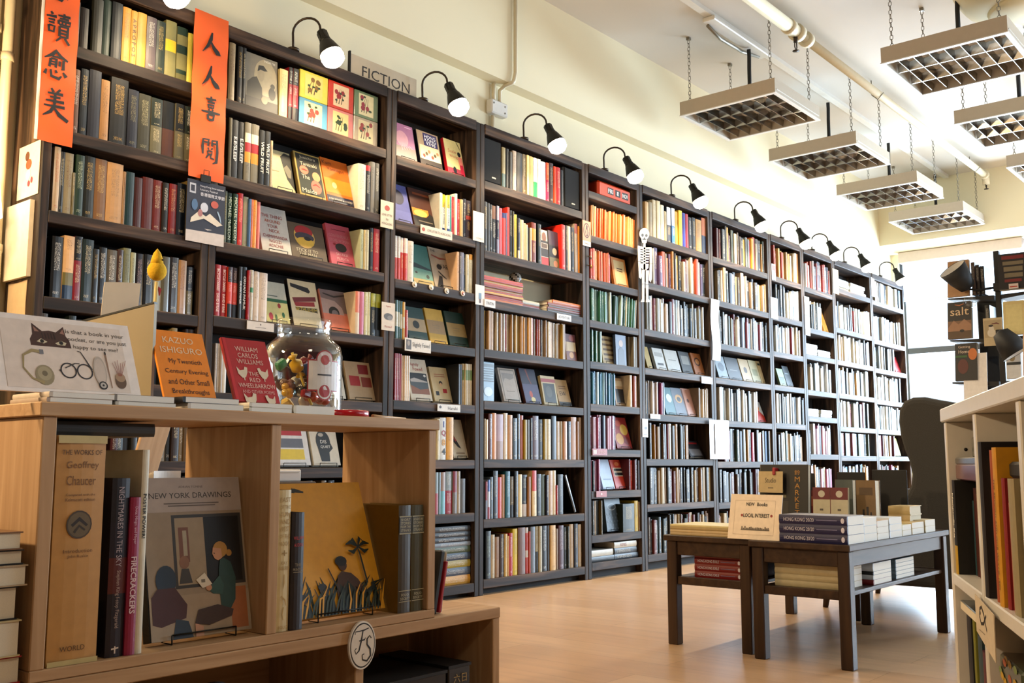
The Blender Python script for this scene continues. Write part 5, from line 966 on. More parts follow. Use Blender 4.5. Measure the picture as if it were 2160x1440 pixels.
DU = [[(.18, .98, .06), (.25, .9, .09)], [(.0, .8, .05), (.42, .85, .09)], [(.08, .7, .05), (.36, .72, .07)], [(.1, .6, .05), (.34, .62, .07)], [(.1, .5, .07), (.13, .3, .08), (.32, .3, .07), (.35, .5, .07), (.12, .5, .06)], [(.48, .92, .05), (1.0, .96, .08)], [(.74, 1.03, .06), (.73, .84, .08)], [(.55, .83, .05), (.94, .86, .07)],
      [(.5, .75, .07), (.52, .62, .07)], [(.5, .75, .06), (1.02, .77, .08), (.96, .63, .06)], [(.53, .62, .05), (.96, .64, .06)], [(.67, .74, .05), (.67, .63, .05)], [(.82, .75, .05), (.81, .64, .05)], [(.56, .55, .07), (.57, .2, .08)], [(.56, .55, .06), (.92, .57, .08), (.9, .2, .08)], [(.58, .43, .06), (.9, .44, .06)], [(.58, .32, .06), (.9, .33, .06)], [(.58, .2, .06), (.9, .21, .06)], [(.62, .17, .06), (.44, .0, .05)], [(.8, .17, .07), (1.0, -.02, .08)]]
YU = [[(.52, 1.02, .06), (.34, .82, .1), (.02, .66, .03)], [(.5, .98, .06), (.7, .82, .1), (1.0, .72, .06)], [(.34, .76, .05), (.64, .78, .06)], [(.28, .68, .07), (.24, .38, .07)], [(.28, .68, .06), (.52, .69, .08), (.5, .4, .07)], [(.28, .58, .05), (.5, .59, .05)], [(.27, .49, .05), (.5, .5, .05)], [(.66, .66, .07), (.66, .48, .06)], [(.82, .72, .07), (.82, .4, .09), (.74, .38, .03)], [(.12, .28, .05), (.06, .1, .1)], [(.3, .3, .06), (.34, .08, .09), (.66, .04, .09), (.76, .16, .04)], [(.5, .32, .05), (.55, .22, .09)], [(.82, .3, .05), (.96, .16, .12)]]
MEI = [[(.32, 1.02, .06), (.42, .9, .09)], [(.7, 1.04, .06), (.56, .9, .07)], [(.18, .84, .05), (.82, .88, .09)], [(.28, .72, .05), (.72, .75, .07)], [(.12, .58, .05), (.88, .62, .09)], [(.5, .88, .07), (.48, .5, .09)], [(.05, .4, .05), (.92, .45, .09)], [(.5, .5, .07), (.34, .22, .1), (.02, .04, .03)], [(.46, .38, .05), (.7, .16, .12), (1.08, .0, .1)]]
def scroll(label, x0, x1, z0, z1, chars, size, edge=False):
    t = thing('calligraphy_scroll', label, 'banner', (x0, D - .012, z0), group='orange calligraphy scrolls'); W_, H_ = x1 - x0, z1 - z0; nx, nz = 6, 30; c = MB()
    vs = [(W_ * i / nx, .0022 * math.sin(j * .8 + i * .5), H_ * j / nz) for j in range(nz + 1) for i in range(nx + 1)]
    c.add(vs, [(j * (nx + 1) + i, j * (nx + 1) + i + 1, (j + 1) * (nx + 1) + i + 1, (j + 1) * (nx + 1) + i) for j in range(nz) for i in range(nx)], None, smooth=True)
    c.build('orange_paper', M['orange'], t)
    for cx_, zc_, S in chars:
        c = MB(); sz = size
        els = [('s', [((cx_ - x0 - sz / 2 + x * sz) / W_, (zc_ - z0 - sz * .62 + y * sz * 1.24) / H_, wd * 1.5 * sz / W_) for x, y, wd in st], '181410') for st in S]
        art(c, els, W_, H_, eps=.0028, step=.00002); c.build('brush_character', M['ink'], t)
    if edge: c = MB(); c.box((-.011, .001, 0), (.0, .002, H_)); c.build('paper_edge', M['paper'], t)
M['orange'] = plain('orange_red_paper', 'd8560c', 0.65, var=.12, scale=9)
zc_ = lambda x, y: atY(x, y, D - .012)
scroll('left orange scroll with brush characters, cut by the top edge', 1.578, 1.706, 1.835, 2.53, [(zc_(123, -28)[0], zc_(123, -28)[2], YU), (zc_(122, 58)[0], zc_(122, 58)[2], DU), (zc_(117, 137)[0], zc_(117, 137)[2], YU), (zc_(115, 220)[0], zc_(115, 220)[2], MEI)], .088, True)
scroll('right orange scroll with brush characters hanging between first two bookcases', 2.188, 2.352, 1.838, 2.548, [(zc_(446, 93)[0], zc_(446, 93)[2], REN), (zc_(444, 163)[0], zc_(444, 163)[2], REN), (zc_(444, 232)[0], zc_(444, 232)[2], XI), (zc_(442, 318)[0], zc_(442, 318)[2], YUE)], .088)
# paper skeleton: flat cut-out toy
ZS = lambda x, y: (lambda P: (P[0], P[2]))(atY(1200 + x / 3.6, 330 + y / 3.6, D - .016))
ox_, oz_ = ZS(570, 1105)
t = thing('paper_skeleton', 'white paper skeleton hanging on the sixth bookcase', 'decoration', (ox_, D - .016, oz_))
def bone(nm, pts, r=None):
    c = MB(); q = [ZS(*p) for p in pts]; c.prism([(a - ox_, b2 - oz_) for a, b2 in q], -.002, .0005); return c.build(nm, M['paper'], t, recalc=True)
def ell(cx_, cy_, rx, ry, n=16): return [(cx_ + rx * math.cos(2 * math.pi * i / n), cy_ + ry * math.sin(2 * math.pi * i / n)) for i in range(n)]
sk = bone('skull', ell(572, 588, 37, 45) + []); bone('jaw', [(550, 625), (592, 625), (588, 655), (572, 664), (556, 655)])
for cx_, cy_, rx, ry in ((557, 597, 10, 13), (586, 600, 10, 13), (572, 620, 5, 7)):
    c = MB(); q = [ZS(*p) for p in ell(cx_, cy_, rx, ry, 10)]; c.add([(a - ox_, -.0026, b2 - oz_) for a, b2 in q], [tuple(range(10))]); o = c.build('socket', M['blackp'], t)
bone('spine', [(566, 660), (580, 660), (580, 860), (564, 860)]); bone('collarbone', [(524, 676), (572, 690), (626, 690), (628, 704), (572, 706), (522, 694)])
for k in range(5): bone('rib', [(538 + 2 * k, 708 + 20 * k), (572, 712 + 20 * k), (612 - 2 * k, 714 + 20 * k), (610 - 2 * k, 724 + 20 * k), (572, 724 + 20 * k), (540 + 2 * k, 719 + 20 * k)])
bone('pelvis', [(548, 812), (604, 816), (602, 845), (586, 862), (562, 860), (548, 842)])
bone('upper_arm', [(522, 690), (540, 694), (542, 796), (526, 796)]); bone('upper_arm', [(612, 700), (630, 704), (630, 812), (614, 812)])
bone('forearm', [(526, 800), (542, 800), (552, 910), (546, 930), (532, 918)]); bone('forearm', [(614, 816), (630, 816), (628, 930), (618, 955), (608, 940)])
bone('thigh', [(554, 862), (574, 862), (572, 966), (556, 966)]); bone('thigh', [(584, 864), (606, 864), (600, 972), (584, 972)])
bone('shin', [(556, 970), (572, 970), (572, 1080), (572, 1104), (546, 1104), (556, 1080)]); bone('shin', [(584, 976), (602, 976), (602, 1080), (620, 1104), (584, 1106), (586, 1080)])
# FICTION sign on top of the bookcases, junction box and conduits on the wall
t = thing('fiction_sign', 'grey plate reading FICTION above the second and third bookcases', 'sign', (3.078, 3.615, TOPZ + .0005))
c = MB(); c.box((0, 0, 0), (.447, .008, .125)); c.build('plate', plain('beige_grey_board', 'bcab90', .6), t)
c = MB(); art(c, [('t', 'FICTION', .53, .47, .82, .42, '2c2420')], .447, .125); c.build('lettering', M['ink'], t)
c = MB(); c.box((-.008, -.004, 0), (0, .01, .135)); c.build('end_post', M['blackm'], t)
t = thing('junction_box', 'white electrical junction box on the wall above fourth bookcase', 'switch box', (4.295, WALL_Y - .05, 2.735))
c = MB(); c.bbox((0, 0, 0), (.15, .0495, .085), .008); c.build('box_body', M['white'], t)
for x_, z_ in ((.02, .06), (.12, .06), (.12, .02)):
    c = MB(); c.lathe([(.006, 0), (.005, .003), (.001, .003)], 10, X=Matrix.Translation((x_, 0, z_)) @ Matrix.Rotation(math.radians(90), 4, 'X')); c.build('screw', M['steel'], t)
for nm, pts, lab in (('conduit', [(4.34, WALL_Y - .016, 2.5), (4.34, WALL_Y - .016, 2.73)], 'white conduit below the junction box'), ('conduit', [(4.345, WALL_Y - .02, 2.823), (4.345, WALL_Y - .02, 2.93)], 'left short white conduit above the junction box'),
                     ('conduit', [(4.40, WALL_Y - .02, 2.823), (4.40, WALL_Y - .02, 2.90), (4.405, WALL_Y - .06, 2.925), (4.41, BEAM_Y - .02, 2.93), (4.425, BEAM_Y - .02, 2.945), (4.44, BEAM_Y - .02, 3.0), (4.44, BEAM_Y - .02, CEIL)], 'white conduit bending up over the beam')):
    t = thing(nm, lab, 'conduit', pts[0]); c = MB(); c.tube([tuple(Vector(p) - Vector(pts[0])) for p in pts], .0125, 8); c.build('conduit_pipe', M['pipe'], t)
# ------------------------------------------------------------------ things on the wall and side panel at the far left
for i, (x, lab) in enumerate(((1.50, 'left of two cream wall pipes beside the leftmost bookcase'), (1.553, 'right cream wall pipe beside the leftmost bookcase'))):
    t = thing('wall_pipe', lab, 'pipe', (x, WALL_Y - .034, 1.30 - .1 * i), group='cream wall pipes'); c = MB(); c.tube([(0, 0, 0), (0, 0, 2.2)], .02, 12); c.build('pipe_length', M['pipe'], t)
    for z_ in (.25, .98): c = MB(); c.tube([(0, 0, z_), (0, 0, z_ + .03)], .025, 12); c.build('pipe_clamp', M['pipe'], t)
t = thing('wall_lamp', 'glowing wall lamp at the left edge of the picture', 'lamp', (1.46, WALL_Y - .11, 1.56))
c = MB(); c.lathe([(.045, 0), (.075, .0), (.055, .16), (.03, .16)], 24, close=False); c.build('lamp_shade', emit('warm_glowing_shade', (1.0, .82, .52, 1), 5), t)
c = MB(); c.tube([(0, .105, .05), (0, .03, .05), (0, 0, .06)], .008, 8); c.build('lamp_arm', M['blackm'], t)
l = bpy.data.lights.new('wall_lamp_light', 'POINT'); l.energy = 34; l.color = (1, .70, .36); l.shadow_soft_size = .06; lo_ = bpy.data.objects.new('wall_lamp_light', l); COL.objects.link(lo_); lo_.parent = t; lo_.location = (-.34, -.24, .28)
t = thing('switch_box', 'cream electric switch box at the left edge', 'switch box', (1.44, WALL_Y - .06, 1.33)); c = MB(); c.bbox((0, 0, 0), (.13, .0595, .13), .008); c.build('box_body', M['pipe'], t)
for z_ in (.04, .09): c = MB(); c.lathe([(.012, 0), (.01, .005), (.001, .006)], 12, X=Matrix.Translation((.1, 0, z_)) @ Matrix.Rotation(math.radians(90), 4, 'X')); c.build('switch_knob', M['white'], t)
def side_sheet(name, y0, y1, z0, z1, lab, els, jag=False, n=1, th=.002, base='dcd0bc'):
    t = thing(name, lab, 'paper', (1.6045, y1, z0), (0, 0, math.radians(-90)), group='papers on the bookcase side'); W_, H_ = y1 - y0, z1 - z0
    for i in range(n):
        c = MB(); dz = -.01 * i
        poly = [(0, 0), (W_ * .3, -.008), (W_ * .6, .006), (W_, -.004), (W_ * .97, H_ * .5), (W_, H_), (W_ * .5, H_ * .98), (0, H_)] if jag else [(0, 0), (W_, 0), (W_, H_), (0, H_)]
        c.prism(poly, -th * (i + 1) - .001, -th * i - .001, hx(base)); c.build('paper_sheet', M['ink'], t, recalc=True)
    if els: c = MB(); art(c, els, W_, H_, eps=th * n + .0015); c.build('picture_print', M['ink'], t)
side_sheet('picture_card', 3.577, 3.745, 1.645, 1.845, 'white picture card with red figure on the bookcase side', [('e', .5, .62, .14, .1, 'b8583c'), ('e', .42, .78, .1, .09, '6c4430'), ('e', .5, .42, .12, .1, '8cb0c8'), ('e', .55, .25, .06, .06, 'a03850'), ('e', .68, .3, .05, .06, 'a03850')])
side_sheet('paper_bundle', 3.60, 3.79, 1.345, 1.625, 'bundle of white papers hanging beside the glowing lamp', [], n=4, th=.004, base='e0d6c4')
side_sheet('torn_paper', 3.62, 3.77, 1.165, 1.335, 'torn beige paper hanging below the paper bundle', [], True, base='c8b498')
# ------------------------------------------------------------------ pale oak display shelves in the foreground
FX0, FX1, FY0, FY1 = 0.850, 1.866, 1.824, 2.160
t = thing('oak_display_shelf', 'pale oak two-compartment open display shelf in the foreground', 'shelf', (FX0, FY0, .296), group='pale oak display shelves'); W_ = FX1 - FX0; dp = FY1 - FY0
c = MB(); c.bbox((-.008, -.006, .470), (W_ + .006, dp, .496), .002); c.build('top_board', M['oak'], t)
c = MB(); c.bbox((0, 0, 0), (W_, dp, .021), .002); c.build('bottom_board', M['oak'], t)
for a in (0, .502, W_ - .027): c = MB(); c.bbox((a, .001, .021), (a + .027, dp, .470), .002); c.build('divider' if a == .502 else 'side_panel', M['oak_v'], t)
t = thing('oak_low_shelf', 'long low pale oak shelf carrying the display shelf', 'shelf', (FX0, FY0, 0), group='pale oak display shelves'); W2 = 2.116 - FX0
c = MB(); c.bbox((0, -.002, .268), (W2, dp, .2955), .002); c.build('top_board', M['oak'], t)
c = MB(); c.bbox((0, 0, .02), (W2, dp, .045), .002); c.build('bottom_board', M['oak'], t)
for a in (0, .755, W2 - .027): c = MB(); c.bbox((a, .001, .045), (a + .027, dp, .268), .002); c.build('divider' if a == .755 else 'side_panel', M['oak_v'], t)
c = MB(); c.box((.03, dp - .012, .045), (W2 - .03, dp - .004, .268)); c.build('back_board', M['oak'], t)
c = MB(); c.box((.02, .02, 0), (W2 - .02, dp - .02, .02)); c.build('plinth', M['blackp'], t)
FZ, TZ = .3175, .7925
G = 'books in the foreground display shelf'
# left compartment
o = solo_book(.884, FY0 + .008, FZ, .094, .415, .29, 'c69c62', None, 'large worn tan folio with gold spine lettering at far left', G, mat='cover')
c = MB(); art(c, [('t', 'THE WORKS OF', .5, .925, .82, .022, '6c4c28'), ('t', 'Geoffrey', .52, .865, .66, .04, '8c6430'), ('t', 'Chaucer', .5, .80, .6, .045, '8c6430'), ('t', 'Compared with the', .5, .735, .6, .014, '7c5830'), ('t', 'Kelmscott edition', .5, .715, .6, .014, '7c5830'), ('e', .5, .605, .26, .062, '5c4c38'), ('e', .5, .605, .23, .055, '7c6c50'), ('s', [(.35, .6, .06), (.5, .63, .08), (.66, .6, .05)], '3c3024'), ('s', [(.4, .57, .05), (.5, .6, .05), (.62, .58, .04)], '4c4030'), ('t', 'Introduction', .5, .49, .6, .016, '7c5830'), ('t', 'John Ruskin', .5, .465, .55, .016, '7c5830'), ('t', 'WORLD', .48, .07, .5, .022, '6c4c28'), ('r', 0, .965, 1, 1, 'c8b888'), ('r', 0, 0, 1, .022, 'c8b888')], .094, .415); q = c.build('spine_title', M['ink'], cov(o))
solo_book(.982, FY0 + .05, FZ, .014, .10, .1, '2c2420', None, 'small dark book beside the large tan folio', G)
o = solo_book(.998, FY0 + .014, FZ, .036, .335, .25, '2c2030:.35:6c2c24:.55:2a2236:.75:241e2c', None, 'tall dark purple book with a red glow on its spine', G, txt='NIGHTMARES IN THE SKY', tcol='b8a8a8', lo=.5, hi=.95, wid=.32)
spine_text(.036, .335, 'Stephen King f-stop Fitzgerald', 'b8a090', o, .16, .48, .28); c = MB(); art(c, [('s', [(.3, .045, .08), (.7, .05, .08)], 'd8c8b8'), ('s', [(.5, .06, .08), (.5, .02, .08)], 'd8c8b8')], .036, .335); c.build('publisher_mark', M['ink'], cov(o))
o = solo_book(1.0345, FY0 + .010, FZ, .0215, .298, .22, '9c2050', None, 'magenta book reading FIRECRACKERS on its spine', G, txt='*FIRECRACKERS', tcol='e0c8c8', lo=.26, hi=.62, wid=.55)
spine_text(.0215, .298, 'Dotz, Mingo, and Moyer', 'd8b8c0', o, .70, .94, .34)
o = solo_book(1.0565, FY0 + .012, FZ, .0145, .39, .28, 'd8d0bc', None, 'tall cream book reading POSTER POWER on its spine', G, txt='*POSTER POWER!', tcol='201c18', lo=.56, hi=.78, wid=.5)
flat_book('book', .884, 1.108, FY0 + .06, .7345, .2, .026, '4c463c', 'grey book lying across the tall cream book', G)
el_ny = [('r', 0, .78, 1, 1, 'bcb0a8'), ('t', 'ADRIAN TOMINE', .48, .94, .26, .014, '6c6460'), ('t', 'NEW YORK DRAWINGS', .48, .885, .84, .036, '3c342c'), ('r', .2, .83, .76, .837, '7c7068'), ('r', .24, .815, .72, .822, '7c7068'), ('r', 0, 0, 1, .78, 'a89884'), ('r', .26, .3, .98, .76, '4c4844'), ('r', .29, .32, .58, .74, 'b0a088'), ('r', .58, .32, .95, .74, '1c1a18'), ('r', .32, .46, .42, .68, '8c6450'), ('r', .36, .5, .4, .66, 'b8b09c'),
  ('e', .36, .46, .05, .04, '9c7860'), ('p', [(.3, .33), (.33, .42), (.4, .42), (.43, .33)], '54504c'), ('r', 0, .0, 1, .26, 'b0a08c'), ('r', .8, .02, .97, .28, 'b07850'),
  ('e', .17, .36, .1, .09, '34485c'), ('p', [(.02, .26), (.08, .31), (.25, .31), (.36, .2), (.34, .12), (.1, .08), (.02, .1)], '5c3434'), ('p', [(.2, .0), (.24, .12), (.36, .1), (.4, 0)], '3c4c5c'),
  ('e', .82, .5, .03, .022, 'b89048'), ('e', .73, .525, .075, .052, 'c09850'), ('p', [(.655, .54), (.645, .5), (.665, .47), (.7, .455), (.745, .47), (.74, .53)], 'd0a484'), ('s', [(.66, .505, .012), (.672, .5, .006)], '4c3828'), ('p', [(.72, .46), (.76, .47), (.83, .44), (.87, .34), (.85, .2), (.79, .14), (.7, .15), (.69, .3), (.7, .4)], '3c5c58'), ('p', [(.7, .36), (.74, .3), (.72, .24), (.62, .25), (.58, .28), (.62, .31)], '466a64'), ('e', .585, .29, .03, .02, 'd0a484'), ('p', [(.46, .345), (.52, .29), (.62, .31), (.55, .385)], 'e0d8c8'), ('r', .51, .325, .55, .345, '8c8474'), ('p', [(.42, .08), (.46, .16), (.66, .18), (.82, .14), (.8, .1), (.56, .06)], '54403c'), ('p', [(.42, .08), (.5, .06), (.5, 0), (.42, 0)], 'c8a088')]
face_book(1.110, 1.346, FY0 + .045, FZ, .330, .026, '8c8078', el_ny, 'large grey picture book of drawings face out on wire easel', spine='1c1814', tilt=.2, group=G, lab2='black wire easel in the left foreground compartment')
# right compartment
o = solo_book(1.3845, FY0 + .010, FZ, .034, .305, .22, 'd8c8a0', None, 'cream slipcased book with gold vertical lettering', G, side='5c1820')
c = MB(); art(c, [('t', s, .5, .93 - .052 * i, .8, .034, 'b89858') for i, s in enumerate(('EAST', 'OF THE', 'SUN', 'AND', 'WEST', 'OF THE', 'MOON'))] + [('t', '+', .5, .55, .5, .04, 'a88c50'), ('t', 'KAY', .5, .48, .5, .025, 'b89858'), ('t', 'NIELSEN', .5, .445, .8, .025, 'b89858'), ('s', [(.5, .4, .06), (.5, .34, .1), (.45, .3, .04)], 'c0a468'), ('s', [(.3, .25, .08), (.6, .22, .1), (.7, .18, .05)], 'c0a468'), ('s', [(.5, .17, .1), (.4, .12, .1), (.5, .08, .05)], 'c0a468'), ('t', 'FOLIO', .5, .03, .7, .022, 'b89858')], .034, .305); c.build('spine_title', M['ink'], cov(o))
o = solo_book(1.4195, FY0 + .006, FZ, .034, .255, .2, '2c1a18', None, 'dark brown book with red and gold spine title', G)
c = MB(); art(c, [('t', 'WILLIAM', .5, .78, .8, .03, 'c03828'), ('t', 'AUDEN', .5, .72, .7, .03, 'c03828'), ('t', 'THE', .5, .55, .5, .025, 'a89878'), ('t', 'PRINTED', .5, .51, .8, .025, 'a89878'), ('r', .1, .485, .9, .49, 'a89878')], .034, .255); c.build('spine_title', M['ink'], cov(o))
rr = random.Random(4)
el_y = [('r', 0, 0, 1, 1, 'e2b03a'), ('s', [(.1, .93, .02), (.2, .945, .04), (.3, .93, .015)], '3c3c20'), ('s', [(.17, .96, .02), (.2, .93, .03)], '3c3c20')]
el_y += [('s', [(x, .02, .024), (x + rr.uniform(-.06, .12), rr.uniform(.12, .2), .03), (x + rr.uniform(-.04, .24), rr.uniform(.2, .3), .004)], rr.choice(['1c3430', '24402c', '2c3c28'])) for x in [i / 30 for i in range(2, 29)]]
el_y += [('p', [(.44, .02), (.46, .2), (.5, .28), (.55, .31), (.66, .29), (.73, .24), (.79, .15), (.76, .12), (.68, .19), (.7, .02)], '5a3a24'), ('p', [(.46, .0), (.5, .22), (.55, .18), (.6, .24), (.66, .18), (.7, .0)], '1c322c'), ('e', .575, .355, .052, .042, '5a3a24'), ('e', .565, .385, .07, .038, '1c1814'), ('e', .595, .352, .012, .006, '1c1814'), ('s', [(.4, .34, .012), (.5, .12, .016), (.56, -.0, .01)], '2c2414')]
el_y += [('e', .3, .185, .045, .036, '5a3a24'), ('e', .295, .208, .05, .026, '1c1814'), ('p', [(.18, .0), (.22, .12), (.3, .15), (.38, .12), (.42, .0)], '1c322c'), ('s', [(.2, .2, .01), (.26, .06, .014)], '2c2414'), ('e', .06, .13, .036, .03, '5a3a24'), ('e', .055, .148, .04, .022, '1c1814'), ('p', [(0, .0), (.02, .09), (.1, .09), (.13, .0)], '1c322c')]
el_y += [('s', [(x, .0, .014), (x + .05, rr.uniform(.08, .14), .02), (x + rr.uniform(.06, .18), rr.uniform(.14, .22), .004)], rr.choice(['e2b03a', '2c4030', '3c4c2c'])) for x in [i / 26 for i in range(0, 25)]]
el_y += [('s', [(.82, .2, .02), (.8, .42, .02), (.78, .5, .01)], '2c3820')] + [('s', [(.79, .48, .01), (.79 + dx, .48 + dy, .04), (.79 + dx * 1.8, .48 + dy * .6, .01)], '24341c') for dx, dy in ((-.08, .04), (-.05, .06), (.04, .07), (.08, .03), (.07, -.04), (-.07, -.04))]
face_book(1.478, 1.737, FY0 + .045, FZ, .322, .022, 'e2b03a', el_y, 'mustard picture book with figures in tall grass face out', spine='b88828', tilt=.34, group=G, lab2='black wire easel in the right foreground compartment')
for x_, s1, c_, lab in ((1.748, ('SHORT', 'STORIES', 'FROM THE', 'STRAND'), '5c564c', 'grey slipcased story volume left of its olive twin'), (1.792, ('ADVENTURE', 'STORIES', 'FROM THE', 'STRAND'), '5c583c', 'olive slipcased story volume at right end of foreground shelf')):
    o = solo_book(x_, FY0 + .010, FZ, .041, .26, .2, c_, None, lab, G, side='8c7028')
    c = MB(); art(c, [('r', 0, .73, 1, .9, 'b0a888'), ('r', 0, .74, 1, .89, c_)] + [('t', s, .5, .865 - .033 * i, .82, .024, 'c8c0a0') for i, s in enumerate(s1)] + [('r', 0, .2, 1, .206, 'b8b090'), ('t', 'FOLIO', .5, .165, .6, .024, 'c8c0a0'), ('t', 'SOCIETY', .5, .13, .8, .024, 'c8c0a0'), ('r', 0, .1, 1, .106, 'b8b090')], .041, .26); c.build('spine_title', M['ink'], cov(o))
# oval FS sign
P = atY(763, 1360, FY0 - .006); t = thing('oval_sign', 'white oval sign with FS monogram on the oak shelf edge', 'sign', (P[0], FY0 - .009, P[2]))
n = 40; EW, EH = .0405, .0545
c = MB(); c.prism([(EW * math.cos(2 * math.pi * i / n), EH * math.sin(2 * math.pi * i / n)) for i in range(n)][::-1], 0, .006); c.build('oval_plate', M['paper'], t, recalc=True)
ring = lambda k, c_: ('p', [(.5 + .5 * k * math.cos(2 * math.pi * i / n), .5 + .5 * k * math.sin(2 * math.pi * i / n)) for i in range(n)], c_)
c = MB(); art(c, [ring(.93, '1c1a18'), ring(.87, 'e4dcd0'), ('s', [(.2, .74, .03), (.22, .8, .03), (.35, .8, .03), (.55, .81, .04), (.72, .84, .03)], '1c1a18'), ('s', [(.5, .8, .04), (.44, .6, .06), (.36, .4, .05), (.25, .34, .04), (.2, .42, .03), (.26, .46, .03)], '1c1a18'), ('s', [(.36, .6, .03), (.56, .61, .04), (.6, .65, .02)], '1c1a18'),
   ('s', [(.82, .62, .03), (.76, .68, .03), (.66, .62, .05), (.66, .5, .05), (.78, .4, .06), (.8, .26, .06), (.66, .16, .05), (.5, .2, .04), (.48, .3, .03), (.56, .32, .03)], '1c1a18')], EW * 2, EH * 2, X=Matrix.Translation((-EW, 0, -EH))); c.build('monogram', M['ink'], t)
# things on top of the display shelf
GT = 'books lying on the display shelf top'
zt = TZ
def stack(specs, x0, x1, y, d, z, labs, grp, pages='pages_w', sp='left'):
    for (c_, th, dx), lab in zip(specs, labs): flat_book('paperback', x0 + dx, x1 + dx, y, z, d, th, c_, lab, grp, spine=sp, pages=pages, hard=False); z += th + .0004
    return z
stack([('b8a898', .009, 0), ('d0c4b4', .010, .004)], .858, .985, FY0 + .008, .15, zt, ['thin book lying under the cat card, lower', 'thin book lying under the cat card, upper'], GT)
stack([('c8c0b0', .008, 0), ('8c8478', .013, -.004)], .992, 1.122, FY0 + .010, .14, zt, ['pale booklet right of the cat card, lower', 'grey booklet right of the cat card, upper'], GT)
stack([('d0c8bc', .012, .02), ('24222c', .012, .008)], 1.13, 1.265, FY0 + .012, .14, zt, ['white paperback lying below the orange card', 'dark covered paperback lying below the orange card'], GT)
stack([('d8d0bc', .0095, 0), ('d8d0c0', .0095, .0)], 1.298, 1.412, FY0 + .010, .14, zt, ['cream paperback lying below the red book, lower', 'cream paperback lying below the red book, upper'], GT)
stack([('d8d0bc', .019, 0)], 1.416, 1.535, FY0 + .010, .14, zt, ['cream paperback lying in front of the glass jar'], GT)
t = thing('red_lid', 'shiny red jar lid lying beside the glass jar', 'lid', (1.622, FY0 + .07, zt)); c = MB(); c.lathe([(.053, 0), (.055, .002), (.055, .014), (.052, .0165), (.03, .0165), (.0, .016)], 32); c.build('lid_shell', plain('red_enamel', 'a81420', .2), t)
t = thing('pale_twig', 'thin wooden stick lying at right of shelf top', 'stick', (1.69, FY0 + .05, zt + .005)); c = MB(); c.tube([(0, 0, 0), (.07, .03, .0), (.16, .05, 0)], [.0045, .004, .003], 8); c.build('stick_wood', M['oak'], t)
# cat card
CWX0, CWX1, CHH = .770, 1.066, .165
t = thing('cat_card', 'large white card with cat face, glasses and handwriting', 'sign', (CWX0, FY0 + .045, zt + .0195), (-.42, 0, 0)); W_ = CWX1 - CWX0
c = MB(); c.box((0, 0, 0), (W_, .003, CHH), hx('f0e6de')); c.build('card_board', M['ink'], t)
wb = lambda x: x   # picture area in unit coordinates
els = [('r', .12, .05, .93, .93, 'e6d8cc')]
els += [('p', [(.3, .6), (.298, .68), (.318, .75), (.322, .9), (.385, .80), (.43, .815), (.475, .80), (.53, .885), (.538, .76), (.558, .7), (.565, .6)], '5c3c30'), ('p', [(.33, .86), (.335, .79), (.365, .79)], 'b08878'), ('p', [(.524, .85), (.5, .79), (.53, .78)], 'b08878')]
els += [('s', [(.38 + .02 * k, .78, .006), (.385 + .02 * k, .70, .008)], '3c241c') for k in range(5)] + [('p', [(.34, .655), (.37, .7), (.41, .66), (.385, .635)], 'd8ccb0'), ('p', [(.46, .65), (.5, .69), (.535, .665), (.525, .63), (.475, .63)], 'd8ccb0'), ('e', .375, .665, .013, .024, '1c1a18'), ('e', .5, .66, .014, .026, '1c1a18')]
els += [('t', 'Is that a book in your', .745, .82, .41, .07, '5c544c'), ('t', 'pocket, or are you just', .755, .72, .41, .07, '5c544c'), ('t', 'happy to see me?', .735, .62, .32, .065, '5c544c')]
def ringp(cx_, cy_, rx, ry, w_, c_): return [('s', [(cx_ + rx * math.cos(a), cy_ + ry * math.sin(a), w_) for a in [2 * math.pi * i / 20 for i in range(21)]], c_)]
els += ringp(.52, .3, .05, .095, .009, '34343c') + ringp(.63, .3, .05, .095, .009, '34343c') + [('s', [(.568, .31, .008), (.582, .32, .008)], '34343c'), ('s', [(.46, .29, .014), (.472, .3, .012)], '34343c'), ('s', [(.68, .33, .012), (.65, .45, .008), (.62, .56, .006), (.6, .57, .006)], '4c4848'), ('s', [(.5, .33, .007), (.57, .4, .007), (.6, .4, .006)], '4c4848')]
els += [('e', .36, .22, .06, .13, 'a89c80'), ('e', .36, .24, .045, .09, 'b8ac90'), ('e', .36, .24, .018, .035, '8c8068'), ('s', [(.35, .12, .022), (.28, .17, .012), (.23, .3, .01), (.24, .46, .014), (.3, .53, .022), (.36, .52, .024)], 'b0a078'), ('r', .345, .49, .372, .55, '8c8c90')]
els += [('e', .735, .32, .045, .2, 'c8bcb0'), ('e', .735, .32, .035, .17, 'd6c8bc')] + [('e', .74, .13, .03, .055, '2c2c30'), ('e', .74, .13, .021, .038, 'c8c0b8'), ('e', .74, .13, .008, .014, '2c2c30')] + [('s', [(.79, .56, .012), (.795, .3, .008), (.8, .1, .006)], 'a88870'), ('e', .79, .57, .006, .025, '3c2c28'), ('e', .87, .2, .038, .1, '7c6450'), ('e', .87, .25, .035, .06, 'b89c80')] + [('s', [(.86 + .004 * k, .27, .004), (.83 + .02 * k, .45 + .02 * (k % 3), .003)], 'b07868') for k in range(6)]
c = MB(); art(c, els, W_, CHH, step=.00004); c.build('card_drawing', M['ink'], cov(t))
c = MB(); c.tube([(W_ * .5, .004, .13), (W_ * .5, .09, .021)], .003, 6); c.build('prop_leg', M['blackm'], t)
el_k = [('t', 'KAZUO', .47, .86, .6, .09, 'f0d8b8'), ('t', 'ISHIGURO', .5, .71, .82, .09, 'f0d8b8'), ('t', 'My Twentieth', .53, .535, .64, .09, '4c2c10'), ('t', 'Century Evening', .52, .385, .84, .085, '4c2c10'), ('t', 'and Other Small', .52, .24, .8, .08, '4c2c10'), ('t', 'Breakthroughs', .52, .09, .72, .09, '4c2c10')]
